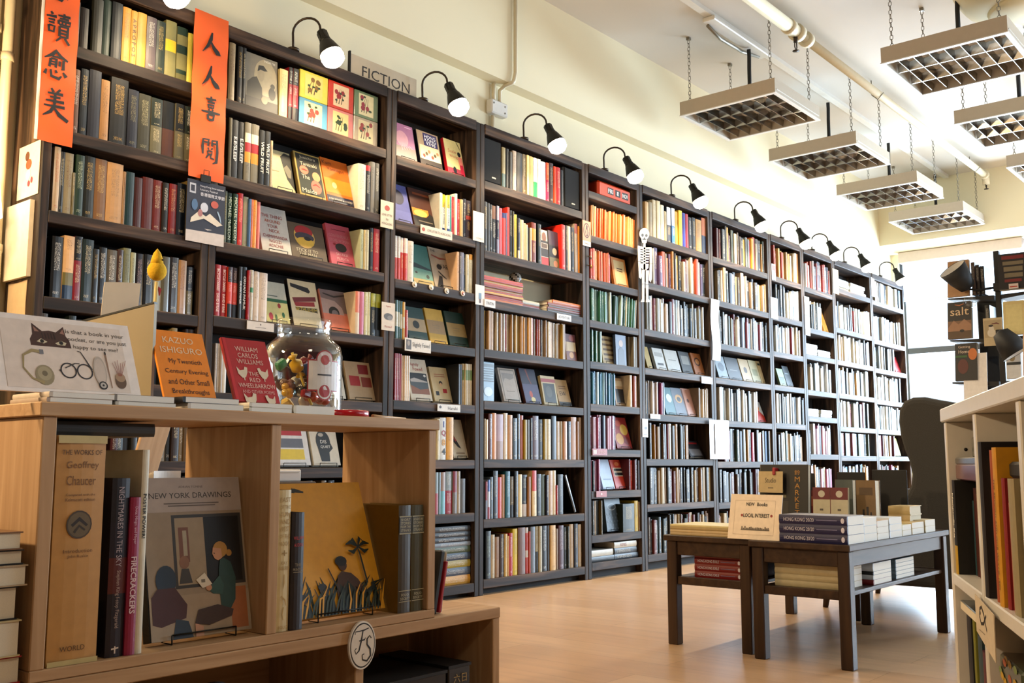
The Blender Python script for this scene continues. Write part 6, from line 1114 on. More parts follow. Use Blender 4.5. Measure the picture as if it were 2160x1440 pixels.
face_book(1.128, 1.25, FY0 + .06, zt + .021, .162, .006, 'ee9a20', el_k, 'small orange book with white and brown title on shelf top', tilt=.42, group='books standing on the display shelf top', stand=False)
hen = lambda x, y, s, d: [('p', [(x + d * .09 * s, y + .06 * s), (x + d * .045 * s, y + .07 * s), (x + d * .02 * s, y + .03 * s), (x - d * .05 * s, y + .02 * s), (x - d * .1 * s, y + .065 * s), (x - d * .09 * s, y - .02 * s), (x - d * .03 * s, y - .07 * s), (x + d * .03 * s, y - .06 * s), (x + d * .075 * s, y - .0 * s)], 'e0d0b8'), ('s', [(x, y - .06 * s, .02 * s), (x, y - .1 * s, .014 * s)], 'e0d0b8')]
el_r = [('r', 0, 0, .07, 1, 'cc2830'), ('t', 'WILLIAM', .5, .84, .52, .075, 'e8c8b8'), ('t', 'CARLOS', .5, .735, .46, .075, 'e8c8b8'), ('t', 'WILLIAMS', .52, .635, .6, .075, 'e8c8b8')] + hen(.3, .46, 1.3, 1) + hen(.76, .46, 1.3, -1) + [('t', 'THE', .53, .44, .22, .065, 'e8c8b8'), ('t', 'RED', .53, .345, .24, .065, 'e8c8b8'), ('t', 'WHEELBARROW', .55, .25, .84, .07, 'e8c8b8'), ('t', 'AND OTHER POEMS', .55, .155, .74, .05, 'e0b0a8')] + hen(.34, .03, 1.5, 1) + hen(.78, .03, 1.2, -1)
face_book(1.30, 1.417, FY0 + .06, zt + .0205, .16, .008, 'bc1c24', el_r, 'red poetry book with white hens on shelf top', tilt=.42, group='books standing on the display shelf top', stand=False)
# the glass jar and its contents
JX, JY, JZ = 1.562, FY0 + .165, zt
t = thing('glass_jar', 'big clear glass jar without lid holding small toys', 'jar', (JX, JY, JZ))
out = [(.0, .0), (.085, .0), (.094, .006), (.096, .02), (.096, .15), (.09, .175), (.07, .193), (.064, .2), (.066, .206), (.064, .212), (.067, .218), (.064, .224), (.068, .232), (.066, .24)]
inn = [(.062, .24), (.06, .2), (.066, .19), (.086, .172), (.092, .15), (.092, .02), (.088, .008), (.0, .006)]
c = MB(); c.lathe(out + inn, 48, close=False); c.build('jar_glass', M['glass'], t)
lb = MB(); n = 10; a0, a1 = math.radians(-122), math.radians(-70)
def wrap(u0, u1, z0, z1, c_, rr_=.0968):
    vs = []; m_ = 8
    for i in range(m_ + 1):
        a = a0 + (a1 - a0) * (u0 + (u1 - u0) * i / m_)
        for z_ in (z0, z1): vs.append((rr_ * math.cos(a), rr_ * math.sin(a), z_))
    lb.add(vs, [(2 * i, 2 * i + 2, 2 * i + 3, 2 * i + 1) for i in range(m_)], hx(c_))
def wdisc(u, z0, r_, c_, rr_):
    vs = []; ac = a0 + (a1 - a0) * u
    for i in range(20): q = 2 * math.pi * i / 20; a = ac + r_ * math.cos(q) / rr_; vs.append((rr_ * math.cos(a), rr_ * math.sin(a), z0 + r_ * math.sin(q)))
    lb.add(vs, [tuple(range(20))], hx(c_))
wrap(0, 1, .06, .135, 'b84848'); wdisc(.5, .135, .024, 'b84848', .0969); wdisc(.5, .06, .022, 'b84848', .0969); wrap(.03, .97, .063, .132, 'e0dcd8', .0971); wdisc(.5, .135, .021, 'e0d4d0', .0972); wdisc(.5, .135, .012, 'c05c50', .0974); wdisc(.5, .06, .019, 'e0dcd8', .0972); wdisc(.5, .06, .015, 'b84040', .0974); wrap(.28, .72, .097, .101, '5c5450', .0975)
lb.build('jar_label', M['ink'], t)
TOYS = [('c8c4bc', 'white golf ball', 'ball'), ('3c9090', 'teal plush lump', 'puff'), ('6c2040', 'maroon pompom', 'puff'), ('8c2c2c', 'red wrapped sweet', 'sweet'), ('c8a020', 'yellow plastic chick', 'puff'), ('2c5c9c', 'blue wrapped sweet', 'sweet'), ('1c1a1c', 'black rubber piece', 'block'), ('a03840', 'dark red block', 'block'), ('d0a898', 'pink eraser', 'block'), ('2c8c50', 'green ring', 'block'),
        ('c85c30', 'orange wrapped sweet', 'sweet'), ('b8b4a8', 'grey pompom', 'puff'), ('d8b020', 'yellow wrapped sweet', 'sweet'), ('b03030', 'red pompom', 'puff'), ('5c2c34', 'plum wrapped sweet', 'sweet'), ('3c6cac', 'bright blue block', 'block'), ('d8c8c0', 'white wrapped sweet', 'sweet'), ('7c5c48', 'brown felt scrap', 'puff'), ('c84c5c', 'checked pink sweet', 'sweet'), ('e0c048', 'yellow cone', 'block'), ('44403c', 'charcoal pompom', 'puff'), ('984c28', 'brown wrapped sweet', 'sweet')]
rr = random.Random(11)
SPOT = {0: (.02, -.03, .115)}
for i, (c_, lab, kd) in enumerate(TOYS):
    lay = i // 5; a = i * 2.4; r_ = .052 * math.sqrt((i % 5 + .6) / 5) + .005; P = SPOT.get(i, (r_ * math.cos(a), r_ * math.sin(a), .03 + .027 * ((i * 7) % 22) / 5.2))
    s = rr.uniform(.016, .021)
    t2 = thing('jar_toy', lab + ' inside the glass jar', 'toy', (JX + P[0], JY + P[1], JZ + P[2]), (rr.uniform(0, 3), rr.uniform(0, 3), 0), group='small toys in the jar'); c = MB()
    if kd == 'ball': c.blob((0, 0, 0), .02, hx(c_), 16, 12)
    elif kd == 'puff':
        for k in range(6): c.blob((s * .45 * math.cos(k), s * .45 * math.sin(k * 1.7), s * .4 * math.cos(k * 2.3)), s * .62, hx(c_), 8, 6)
    elif kd == 'sweet': c.lathe([(.002, -s * 1.5), (s * .6, -s * 1.3), (s * .2, -s * .85), (s * .75, -s * .5), (s * .75, s * .5), (s * .2, s * .85), (s * .6, s * 1.3), (.002, s * 1.5)], 10, col=hx(c_))
    else: c.bbox((-s * .8, -s * .6, -s * .5), (s * .8, s * .6, s * .5), .004, hx(c_))
    c.build('toy_body', M['gloss'], t2)
t = thing('yellow_straw', 'yellow paper straw leaning inside the glass jar', 'straw', (JX + .005, JY - .03, JZ + .03)); c = MB(); c.tube([(0, 0, 0), (-.055, .01, .125)], .0035, 8); c.build('straw_tube', plain('yellow_paper', 'd0b040', .6), t)
# beige panel, note, felt chick on a pencil
P0 = Vector(atY(130, 690, 2.13)); P1 = Vector(atY(326, 640, 1.93))
ang = math.atan2(P1.y - P0.y, P1.x - P0.x); WL = math.hypot(P1.x - P0.x, P1.y - P0.y)
DESKZ = .63
t = thing('rear_desk', 'dark wooden desk seen through the display shelf', 'table', (1.0, 2.32, 0)); c = MB(); c.bbox((-.2, 0, DESKZ - .05), (.88, .52, DESKZ), .003); c.build('desk_top', M['walnut'], t)
for x_, y_ in ((-.17, .03), (.81, .03), (-.17, .45), (.81, .45)): c = MB(); c.bbox((x_, y_, 0), (x_ + .045, y_ + .045, DESKZ - .05), .003); c.build('leg', M['walnut_v'], t)
bz = TZ + .0005; t = thing('beige_panel', 'beige document holder board behind the cat card', 'board', (P0.x, P0.y, bz), (0, 0, ang)); h0, h1 = P0.z - bz, P1.z - bz
c = MB(); c.prism([(0, .0), (WL, .0), (WL, h1), (0, h0)], 0, .010); c.build('board_panel', plain('beige_board', '8a7a58', .55), t, recalc=True)
c = MB(); c.prism([(0, h0), (WL, h1), (WL, h1 + .004), (0, h0 + .004)], -.001, .011); c.build('board_edge', M['blackm'], t, recalc=True)
bx_ = rect_px(203, 584, 277, 664, 2.14); t = thing('note_card', 'blank cream note sticking up behind the beige board', 'card', (bx_[0], 2.14, TZ + .0005), (0, .06, 0)); W_, H_ = bx_[1] - bx_[0], bx_[3] - TZ - .0005
c = MB(); c.prism([(0, 0), (W_, 0), (W_ + .004, H_), (W_ * .5, H_ - .006), (.0, H_ - .014)], 0, .0012); c.build('note_sheet', plain('cream_note', 'dcc8a8', .7), t, recalc=True)
q = atY(331, 575, 1.99); t = thing('felt_chick_pencil', 'yellow felt chick on a pencil above the orange book', 'pencil', (q[0], 1.99, TZ + .0205)); hz = q[2] - TZ - .0205
c = MB(); c.tube([(-.006, 0, 0), (0, 0, hz - .02)], .004, 8); c.build('pencil_shaft', plain('pale_pencil_wood', 'c8b070', .6), t)
c = MB(); c.blob((0, 0, hz + .004), (.021, .019, .022), n=16, m=12); c.build('chick_body', plain('yellow_felt', 'd8a818', .95, var=.15, scale=200, bump=.3), t)
c = MB(); c.lathe([(.014, .0), (.012, .012), (.008, .025), (.0, .036)], 12, (-.001, 0, hz + .018)); c.build('chick_head', bpy.data.materials['yellow_felt'], t)
c = MB(); c.blob((.006, -.012, hz + .028), .0022, n=8, m=6); c.build('eye', M['blackp'], t); c = MB(); c.prism([(.004, -.03), (.012, -.035), (.008, -.05)], -.002, .002, X=Matrix.Translation((0, 0, hz))); c.build('ribbon', plain('red_ribbon', 'a81c20', .7), t, recalc=True)
# things seen through the gaps
t = thing('card_holder', 'white curled card pack on the rear desk', 'cards', (1.44, 2.38, DESKZ), (0, 0, .3))
for k in range(6):
    c = MB(); n = 10; vs = [((.05 + .002 * k) * (i / n * 2 - 1), .004 * k + .012 * math.sin(i / n * math.pi), z_) for i in range(n + 1) for z_ in (0.001, .032 - .002 * k)]; c.add(vs, [(2 * i, 2 * i + 2, 2 * i + 3, 2 * i + 1) for i in range(n)]); c.build('curled_card', M['paper'], t)
t = thing('white_tray', 'white card box on the rear desk behind right compartment', 'box', (1.745, 2.345, DESKZ)); c = MB(); c.bbox((0, 0, 0), (.10, .07, .034), .003); c.build('box_body', M['paper'], t); c = MB(); c.box((.01, -.001, .024), (.09, 0, .027)); c.build('box_slot', M['fixture'], t)
t = thing('leaning_plank', 'brown board leaning on the rear desk behind left compartment', 'board', (1.47, 2.56, DESKZ), (-.3, .45, 0)); c = MB(); c.bbox((-.04, 0, .018), (.04, .012, .22), .002); c.build('board_panel', M['oak_v'], t)
solo_book(1.40, 2.60, DESKZ, .02, .2, .13, '5c1c24', 'd8d0c0', 'dark red book standing on the rear desk', 'books on the rear desk'); solo_book(1.36, 2.60, DESKZ, .025, .21, .13, 'b8b4ac', '3c3c3c', 'pale book standing on the rear desk', 'books on the rear desk')
# dark board, red folder and notes on the low step
t = thing('menu_board', 'black board leaning at the end of the oak shelf', 'board', (1.885, FY0 + .03, .2962), (0, .20, 0)); c = MB(); c.bbox((0, 0, .003), (.018, .20, .165), .004); c.build('board_panel', M['blackp'], t)
t = thing('red_folder', 'red folder leaning behind the black board', 'folder', (1.915, FY0 + .035, .2962), (0, .20, 0)); c = MB(); c.bbox((0, 0, .003), (.009, .19, .135), .002); c.build('folder_cover', plain('red_card', 'a01c28', .5), t)
t = thing('pinned_note', 'white handwritten note pinned behind the black board', 'note', (1.93, FY0 + .04, .2962), (0, .12, 0)); c = MB(); c.box((0, 0, .003), (.0012, .10, .155)); c.build('note_sheet', M['paper'], t)
t = thing('yellow_note', 'yellow note above the black board', 'note', (1.905, FY0 + .12, .2962), (0, .2, 0)); c = MB(); c.box((0, 0, .003), (.002, .08, .18)); c.build('note_sheet', plain('yellow_card', 'c89c38', .6), t)
# black boxes and boots under the low shelf
for i, (x0, x1, h, lab) in enumerate(((1.655, 1.93, .105, 'large black box under the low shelf'), (1.938, 2.02, .112, 'small black box with gold characters under the low shelf'))):
    t = thing('black_box', lab, 'box', (x0, FY0 + .02, .0455), group='black boxes under the low shelf'); c = MB(); c.bbox((0, 0, 0), (x1 - x0, .26, h), .003); c.build('box_body', plain('black_card%d' % i, '17171a', .35), t)
    c = MB(); c.box((-.002, -.002, h - .002), (x1 - x0 + .002, .262, h + .006)); c.build('box_lid', M['blackp'], t)
    if i: c = MB(); art(c, [('t', '六日', .5, .75, .6, .2, 'b09858')], x1 - x0, h, eps=.0025); c.build('gold_characters', M['ink'], t)
t = thing('grey_plush', 'lumpy grey plush toy under the left of the low shelf', 'toy', (1.30, FY0 + .1, .0455)); c = MB()
for k in range(7): c.blob((.05 * math.cos(k * 2.1), .04 * math.sin(k * 1.3), .05 + .02 * (k % 5)), .05, n=12, m=8)
c.build('plush_body', plain('grey_plush_fur', '4c4a46', .95, var=.3, scale=90, bump=.3), t)
# books piled at the left edge, in front of the shelf end
t = thing('low_stool', 'small stool under the pile of books at left edge', 'stool', (.605, 1.82, 0)); c = MB(); c.bbox((0, 0, .10), (.238, .3, .125), .003); c.build('seat', M['oak'], t)
for x_, y_ in ((.01, .01), (.2, .01), (.01, .26), (.2, .26)): c = MB(); c.bbox((x_, y_, 0), (x_ + .03, y_ + .03, .1), .002); c.build('leg', M['oak_v'], t)
z = .1255
for i, (c_, th) in enumerate((('6c2c2c', .05), ('d0c4a8', .055), ('8c1c24', .06), ('a81820', .045), ('c8b890', .06), ('241c1c', .055), ('b8a488', .035), ('1c1a1c', .025), ('8c6c4c', .03))):
    flat_book('book', .625, .842 - .006 * (i % 3), 1.832 + .006 * (i % 2), z, .24, th * 1.04, c_, '%s book, %s from the bottom of pile at left edge' % (cword(c_), ordw(i + 1)), 'books piled at the left edge', spine='left'); z += th * 1.04 + .0005
# ------------------------------------------------------------------ low walnut tables
TT = .41
def low_table(x0, x1, y0, y1, label):
    t = thing('low_table', label, 'table', (x0, y0, 0), group='dark low tables'); W_, H_ = x1 - x0, y1 - y0; lg = .042
    c = MB(); c.bbox((-.012, -.008, TT - .022), (W_ + .012, H_ + .008, TT), .003); c.build('table_top', M['walnut'], t)
    for a in (0, W_ - lg):
        for b2 in (0, H_ - lg): c = MB(); c.bbox((a, b2, 0), (a + lg, b2 + lg, TT - .022), .003); c.build('leg', M['walnut_v'], t)
    for a in (.008, W_ - .026): c = MB(); c.bbox((a, lg, TT - .075), (a + .018, H_ - lg, TT - .022), .002); c.build('apron', M['walnut'], t)
    for b2 in (.008, H_ - .026): c = MB(); c.bbox((lg, b2, TT - .075), (W_ - lg, b2 + .018, TT - .022), .002); c.build('apron', M['walnut'], t)
    for a in (.008, W_ - .03): c = MB(); c.bbox((a, lg, .225), (a + .022, H_ - lg, .255), .002); c.build('stretcher', M['walnut'], t)
    c = MB(); c.bbox((.03, .012, .238), (W_ - .03, H_ - .012, .252), .002); c.build('lower_shelf', M['walnut'], t)
    return t
low_table(3.345, 4.375, 1.345, 1.70, 'dark low table nearer the white shelf, with blue stack on corner')
low_table(3.40, 4.46, 1.735, 2.085, 'dark low table nearer the bookcases, with red books underneath')
ROT = (0, 0, math.radians(-90))
def face_x(X, yl, w_, z, h, th, base, els, label, spine=None, tilt=.1, group='books on the low tables', rz=0.0, name='book', cat='book'):
    o = face_book(0, w_, 0, z, h, th, base, els, label, spine, tilt, group=group, stand=False, name=name)
    o.location.x = X; o.location.y = yl; o.rotation_euler = (-tilt, 0, math.radians(-90) + rz); o['category'] = cat; return o
def stack_x(items, x0, x1, y0, d, z, grp):
    """books lying flat with their spines towards the near table end"""
    for c_, th, lab, txt in items:
        o = flat_book('paperback', x0, x1, y0, z, d, th, c_, lab, grp, spine='left', pages='pages_w', hard=False)
        if txt: c = MB(); art(c, [('t', txt, .3, .5, .45, .4, 'd8d4e0'), ('r', .56, .46, .86, .54, '8c88a8'), ('e', .94, .5, .025, .3, 'd8d4e0')], d, th); q = c.build('spine_title', M['ink'], cov(o), (-.0007, d, 0), ROT)
        z += th + .0004
    return z
GB = 'books on the low tables'
zz_ = TT + .0002
stack_x([('2c2c60', .031, 'dark blue book, bottom of the corner stack on the low table', 'HONG KONG 20/20'), ('2c2c60', .031, 'dark blue book, middle of the corner stack on the low table', 'HONG KONG 20/20'), ('2c2c60', .031, 'dark blue book, top of the corner stack on the low table', 'HONG KONG 20/20')], 3.352, 3.50, 1.350, .245, zz_, GB)
xs_ = 3.505; rr = random.Random(3)
for i, (wd, n_, th, cols) in enumerate(((.125, 3, .027, ('c8ccd0', 'b8c0c8', 'd0d4d8')), (.115, 3, .022, ('d0c4b0', 'c8bca8', 'c0a890')), (.13, 3, .024, ('d0d4dc', 'c8d0d8', 'd4d8dc')), (.10, 2, .02, ('c8b890', 'd0c8a8')), (.14, 2, .022, ('c0a870', 'd0b880')), (.12, 2, .024, ('d0c4a0', 'd8ccb0')))):
    stack_x([(cols[k], th, '%s book, %s from bottom of the %s pile behind the blue stack' % (cword(cols[k]), ordw(k + 1), ordw(i + 1)), None) for k in range(n_)], xs_, xs_ + wd, 1.352 + rr.uniform(0, .006), .17, zz_, 'pale piles along the right table edge'); xs_ += wd + .006
stack_x([('c8b490', .010, 'cream magazine, bottom of the pile at left table corner', None), ('d0bc98', .010, 'cream magazine, third from top at left table corner', None), ('b8a478', .010, 'tan magazine, second from top at left table corner', None), ('d8cca0', .009, 'pale magazine on top at left table corner', None)], 3.40, 3.60, 1.812, .255, zz_, GB)
stack_x([('8c2428', .034, 'red book under another right of the new books sign', None), ('94282c', .034, 'red book on top right of the new books sign', None)], 3.412, 3.57, 1.605, .095, zz_, GB)
SW, SHH = .208, .163
t = thing('new_books_sign', 'white card reading NEW Books LOCAL INTEREST on the low tables', 'sign', (3.372, 1.808, TT + .0005), (-.22, 0, math.radians(-93)))
c = MB(); c.box((0, 0, 0), (SW, .003, SHH), hx('f0e2d0')); c.build('card_board', M['ink'], t)
els = [('r', .1, .1, .88, .105, 'b8a490'), ('r', .1, .86, .88, .865, 'b8a490'), ('r', .1, .1, .103, .86, 'b8a490'), ('r', .877, .1, .88, .86, 'b8a490'), ('t', '*NEW', .4, .78, .16, .075, '201c18'), ('t', '*Books', .63, .78, .2, .08, '201c18'), ('t', '*LOCAL INTEREST', .53, .53, .5, .09, '201c18'), ('e', .25, .53, .022, .03, 'a84438'), ('e', .82, .53, .022, .03, 'a84438'), ('r', .25, .2, .8, .22, '6c6458')]
els += [('r', .26 + .03 * k, .21, .28 + .03 * k, .24 + .05 * random.Random(k).random(), '7c7064') for k in range(18)]
c = MB(); art(c, els, SW, SHH, step=.00006); c.build('card_print', M['ink'], cov(t))
c = MB(); c.tube([(SW / 2, .004, .12), (SW / 2, .085, .021)], .002, 6); c.build('prop_leg', M['blackm'], t)
# standing books and stands on the tables
o = face_x(3.83, 1.905, .205, zz_, .265, .03, '2c2824', [('r', .05, .05, .6, .45, '4c4438'), ('r', .08, .5, .55, .54, '8c8464'), ('r', .08, .58, .5, .62, '6c6450')] + [('t', s, .78, .88 - .1 * i, .14, .075, 'c89848') for i, s in enumerate('鈴MARKET')] + [('r', .05, .0, 1, .06, '6c2428')], 'tall black market book with gold vertical title on low table', spine='8c8478', tilt=.08)
t = thing('price_card', 'cream card held by a red clip on the black market book', 'card', (3.815, 1.90, zz_ + .155), (-.08, 0, math.radians(-90))); c = MB(); c.box((0, 0, 0), (.105, .0015, .085), hx('d0bc94')); c.build('card_sheet', M['ink'], t)
c = MB(); art(c, [('t', 'Studio', .5, .58, .45, .26, '4c4438'), ('r', .4, .2, .62, .24, '6c6050')], .105, .085); c.build('card_print', M['ink'], cov(t)); c = MB(); c.bbox((.062, -.006, .07), (.074, .03, .1), .002); c.build('red_clip', plain('red_clip', 'a01c20', .4), t)
face_x(3.80, 1.665, .068, zz_, .178, .012, 'c8c0a8', [('r', 0, .74, 1, 1, '7c2430'), ('e', .5, .86, .2, .075, 'd0c8b8'), ('s', [(.15, .3, .06), (.4, .05, .08)], '7c9098'), ('s', [(.9, .3, .06), (.6, .05, .08)], '7c9098'), ('r', .4, .5, .6, .54, '6c6458'), ('r', .45, .38, .75, .42, '6c6458')], 'maroon and cream book, left of the identical pair', spine='7c2430', tilt=.06)
face_x(3.80, 1.594, .068, zz_, .178, .012, 'c8c0a8', [('r', 0, .74, 1, 1, '7c2430'), ('e', .5, .86, .2, .075, 'd0c8b8'), ('r', .4, .5, .6, .54, '6c6458'), ('r', .3, .38, .55, .42, '6c6458')], 'maroon and cream book, right of the identical pair', spine='7c2430', tilt=.06)
face_x(3.99, 1.650, .07, zz_, .205, .04, '6c7470', [('e', .55, .42, .16, .1, 'c8c8c0')], 'grey green thick book with white leaf on low table', spine='8c8468', tilt=.03)
face_x(3.92, 1.537, .075, zz_, .205, .05, '8c7048', [('r', .15, .72, .85, .86, '6c5434'), ('r', .3, .1, .4, .45, '3c3024'), ('r', .5, .12, .62, .5, '3c3024'), ('r', .7, .1, .78, .4, '3c3024')], 'brown thick book with dark figures on low table', spine='5c4428', tilt=.02)
z = zz_
for k in range(3): flat_book('book', 4.10, 4.24, 1.395, z, .085, .034, 'd0bc90', 'cream book, %s from bottom of small stack beside the armchair' % ordw(k + 1), GB, spine='left', pages='pages'); z += .0344
for x_, yl, w_, h, lab in ((4.16, 1.93, .12, .23, 'left black book stand at the back of low tables'), (4.22, 1.735, .12, .235, 'middle black book stand at the back of low tables'), (4.26, 1.60, .145, .245, 'right wide black book stand at the back of low tables')):
    t = thing('book_stand', lab, 'stand', (x_, yl, zz_), ROT, group='black book stands'); c = MB(); c.bbox((0, 0, 0), (w_, .006, h), .002); c.build('back_plate', M['blackp'], t); c = MB(); c.bbox((0, .006, 0), (w_, .08, .006), .002); c.build('foot_plate', M['blackp'], t)
face_x(3.99, 1.80, .10, zz_, .16, .03, '8c3c28', [('r', .1, .6, .9, .85, 'c07850')], 'dark red book half hidden behind the black market book', tilt=.05)
# under the tables
LS = .2525; GU = 'books under the low tables'
stack_x([('8c2424', .0245, 'red book, %s from bottom of pile under the left table' % ordw(k + 1), 'HONG KONG EXILE') for k in range(4)], 3.445, 3.60, 1.79, .20, LS, GU)
t = thing('black_case', 'black box behind the red books under the left table', 'box', (3.61, 1.77, LS)); c = MB(); c.bbox((0, 0, 0), (.2, .26, .08), .004); c.build('box_body', M['blackp'], t)
stack_x([('d0c4a4', .021, 'cream book, %s from bottom of pile under the right table' % ordw(k + 1), None) for k in range(4)], 3.40, 3.58, 1.395, .245, LS, GU)
stack_x([('8c2c28', .018, 'red book at bottom of white pile under right table', None), ('c8ccd0', .016, 'white book in middle of white pile under right table', None), ('24221f', .012, 'black booklet under the topmost white book under right table', None), ('d0d4d8', .028, 'white book on top of white pile under right table', None)], 3.62, 3.80, 1.37, .24, LS, GU)
stack_x([('6c7c84', .014, 'slim glossy book, %s from bottom of far pile under right table' % ordw(k + 1), None) for k in range(5)], 3.86, 4.06, 1.375, .24, LS, GU)
stack_x([('2c2a2c', .03, 'dark book lying under the left table, lower', None), ('3c3c44', .03, 'dark book lying under the left table, upper', None)], 3.86, 4.08, 1.78, .22, LS, GU)
# ------------------------------------------------------------------ grey wing armchair
t = thing('wing_armchair', 'charcoal wing armchair seen from the side behind the tables', 'armchair', (4.70, 1.30, 0))
def soft(mb, name, bev=.03):
    o = mb.build(name, M['fabric'], t, recalc=True); m_ = o.modifiers.new('soft_edges', 'BEVEL'); m_.width = bev; m_.segments = 3; m_.limit_method = 'ANGLE'; m_.angle_limit = math.radians(50); return o
cz = lambda px, py: (atX(px, py, 4.72)[1] - 1.30, atX(px, py, 4.72)[2])
outl = [(.04, .13), (.02, .5), (-.02, .93)] + [cz(*q) for q in ((1975, 842), (1950, 837), (1925, 838), (1907, 846), (1897, 864), (1896, 890), (1900, 920), (1908, 948), (1918, 972), (1924, 1000), (1922, 1022), (1912, 1042), (1896, 1052), (1870, 1048), (1845, 1041), (1815, 1036))] + [(.74, .535), (.77, .50), (.77, .13)]
for nm, xa_, xb_ in (('near_side', 0, .095), ('far_side', .665, .76)):
    c = MB(); c.prism(outl, xa_, xb_, plane='yz'); soft(c, nm, .028)
c = MB(); c.prism([(.0, .13), (.18, .13), (.17, .5), (.10, .965), (.02, .985), (-.03, .95)], .097, .663, plane='yz'); soft(c, 'back_rest', .03)
c = MB(); c.box((.097, .15, .14), (.663, .74, .30)); soft(c, 'seat_base', .02); c = MB(); c.box((.10, .17, .305), (.66, .77, .44)); soft(c, 'seat_cushion', .045)
for x_, y_, dx, dy in ((.05, .07, -.01, -.04), (.71, .07, .01, -.04), (.05, .71, -.01, .02), (.71, .71, .01, .02)):
    c = MB(); c.tube([(x_ + dx, y_ + dy, 0), (x_, y_, .14)], [.013, .022], 10); c.build('leg', M['walnut_v'], t)
# ------------------------------------------------------------------ white shelf at the right edge
AX, AY = 3.008, .916; UX, UY = .914, .406
WR = (0, 0, math.atan2(-UY, -UX)); WH = .836
t = thing('white_shelf', 'white open cube shelf at the right edge', 'shelf', (AX, AY, 0), WR); LN = 1.56
c = MB(); c.bbox((-.008, -.008, WH - .038), (LN, .36, WH), .003); c.build('top_board', M['whiteshelf'], t)
c = MB(); c.bbox((0, 0, 0), (LN, .355, .04), .003); c.build('bottom_board', M['whiteshelf'], t)
for a in (0, .516, 1.03, LN - .034): c = MB(); c.bbox((a, 0, .04), (a + .034, .355, WH - .038), .003); c.build('side_panel' if a in (0, LN - .034) else 'divider', M['whiteshelf'], t)
for a, b2 in ((.034, .516), (.55, 1.03), (1.064, LN - .034)): c = MB(); c.bbox((a, .0, .348), (b2, .355, .38), .003); c.build('shelf_board', M['whiteshelf'], t); c = MB(); c.box((a, .345, .04), (b2, .353, WH - .038)); c.build('back_board', M['whiteshelf'], t)
for z_ in (.72, .67, .62): c = MB(); c.lathe([(.005, 0), (.0, .001)], 10, X=Matrix.Translation((.0345, .05, z_)) @ Matrix.Rotation(math.radians(90), 4, 'Y')); c.build('peg_hole', M['blackp'], t)
MW = Matrix.Translation((AX, AY, 0)) @ Matrix.Rotation(WR[2], 4, 'Z')
def wbook(x0, x1, yb, z, h, d, spec, label, txt=None, tcol='e8e0d0', ink=None, lo=.1, hi=.9, side=None, flip=1):
    P = MW @ Vector((x0, yb, z)); return solo_book(P.x, P.y, z, x1 - x0 - .0006, h, d, spec, ink, label, 'books in the white shelf', txt, tcol, rotz=WR[2], lo=lo, hi=hi, side=side, wid=.62)
WZ = .3803
wbook(.038, .085, .006, WZ, .255, .2, 'c8a830:.22:c8a830:.3:141414', 'black and yellow Nonprofit Kit book at far end of white shelf', '*Nonprofit Kit', 'f0ece4', lo=.38, hi=.86)
for i, (a, b2, yb, h, c_, lab) in enumerate(((.087, .106, .05, .20, '3c5c64', 'teal book second from far end of white shelf'), (.108, .15, .05, .235, '5c2c24', 'dark red patterned book third in white shelf'), (.152, .19, .05, .22, '7c4434', 'brown patterned book fourth in white shelf'), (.192, .25, .045, .235, 'c0bca8', 'pale book fifth in white shelf'), (.252, .30, .05, .23, '2c3440', 'slate book sixth in white shelf'), (.302, .36, .05, .225, '8c8474', 'grey book seventh in white shelf'), (.362, .43, .05, .23, 'b0a488', 'tan book eighth in white shelf'), (.432, .50, .05, .22, '60584c', 'taupe book ninth in white shelf'))): wbook(a, b2, yb, WZ, h, .2, c_, lab)
for a, b2, z_, th, c_, lab in ((.04, .40, .6365, .042, '7c1c30', 'crimson box file lying on the books in white shelf'), (.04, .40, .679, .018, '3c4450', 'slate folder lying on the crimson box file')):
    P = MW @ Vector((a, .02, z_)); o = thing('box_file', lab, 'file', (P.x, P.y, z_), WR, group='files in the white shelf'); c = MB(); c.bbox((0, 0, 0), (b2 - a, .22, th), .003, hx(c_)); c.build('file_cover', M['gloss'], o)
P = MW @ Vector((.07, .06, .6975)); o = thing('glass_pot', 'small grey pot with green printed leaf in white shelf', 'pot', (P.x, P.y, .6975), WR); c = MB(); c.bbox((0, 0, 0), (.33, .12, .055), .004, hx('8c8c84')); c.build('pot_body', M['gloss'], o); c = MB(); art(c, [('e', .55, .6, .25, .3, '6c8450'), ('t', 'Jenny', .5, .3, .35, .3, '3c4430')], .33, .055); c.build('pot_print', M['ink'], o)
col2 = [(.554, .60, .0, .35, '1c1c28', 'tall navy book left in the near white shelf column', None), (.602, .628, .02, .315, 'c8b490', 'cream book beside the tall navy one', None), (.63, .645, .02, .20, '141414', 'thin black book in near white shelf column', None), (.646, .672, .01, .33, 'b06440', 'orange brown book in near white shelf column', None), (.674, .70, .012, .335, 'd0b890', 'cream spine beside the yellow book', None), (.702, .752, .005, .335, 'd0a028', 'tall yellow book with black spine lettering in white shelf', 'THE BROONS AND OOR WULLIE 1999'), (.756, .79, .012, .27, '98242c', 'red book in near white shelf column', None), (.792, .808, .02, .215, '5c6c34', 'slim green book in near white shelf column', None), (.81, .832, .015, .22, 'c86450', 'salmon book in near white shelf column', None), (.834, .90, .01, .27, 'a89c7c', 'grey beige book in near white shelf column', None), (.904, .96, .02, .25, '8c7c5c', 'tan book in near white shelf column', None), (.962, 1.02, .02, .26, '4c443c', 'dark taupe book in near white shelf column', None)]
for a, b2, yb, h, c_, lab, tx in col2: wbook(a, b2, yb, WZ, h, .23, c_, lab, tx, '1c1810', lo=.1, hi=.8)
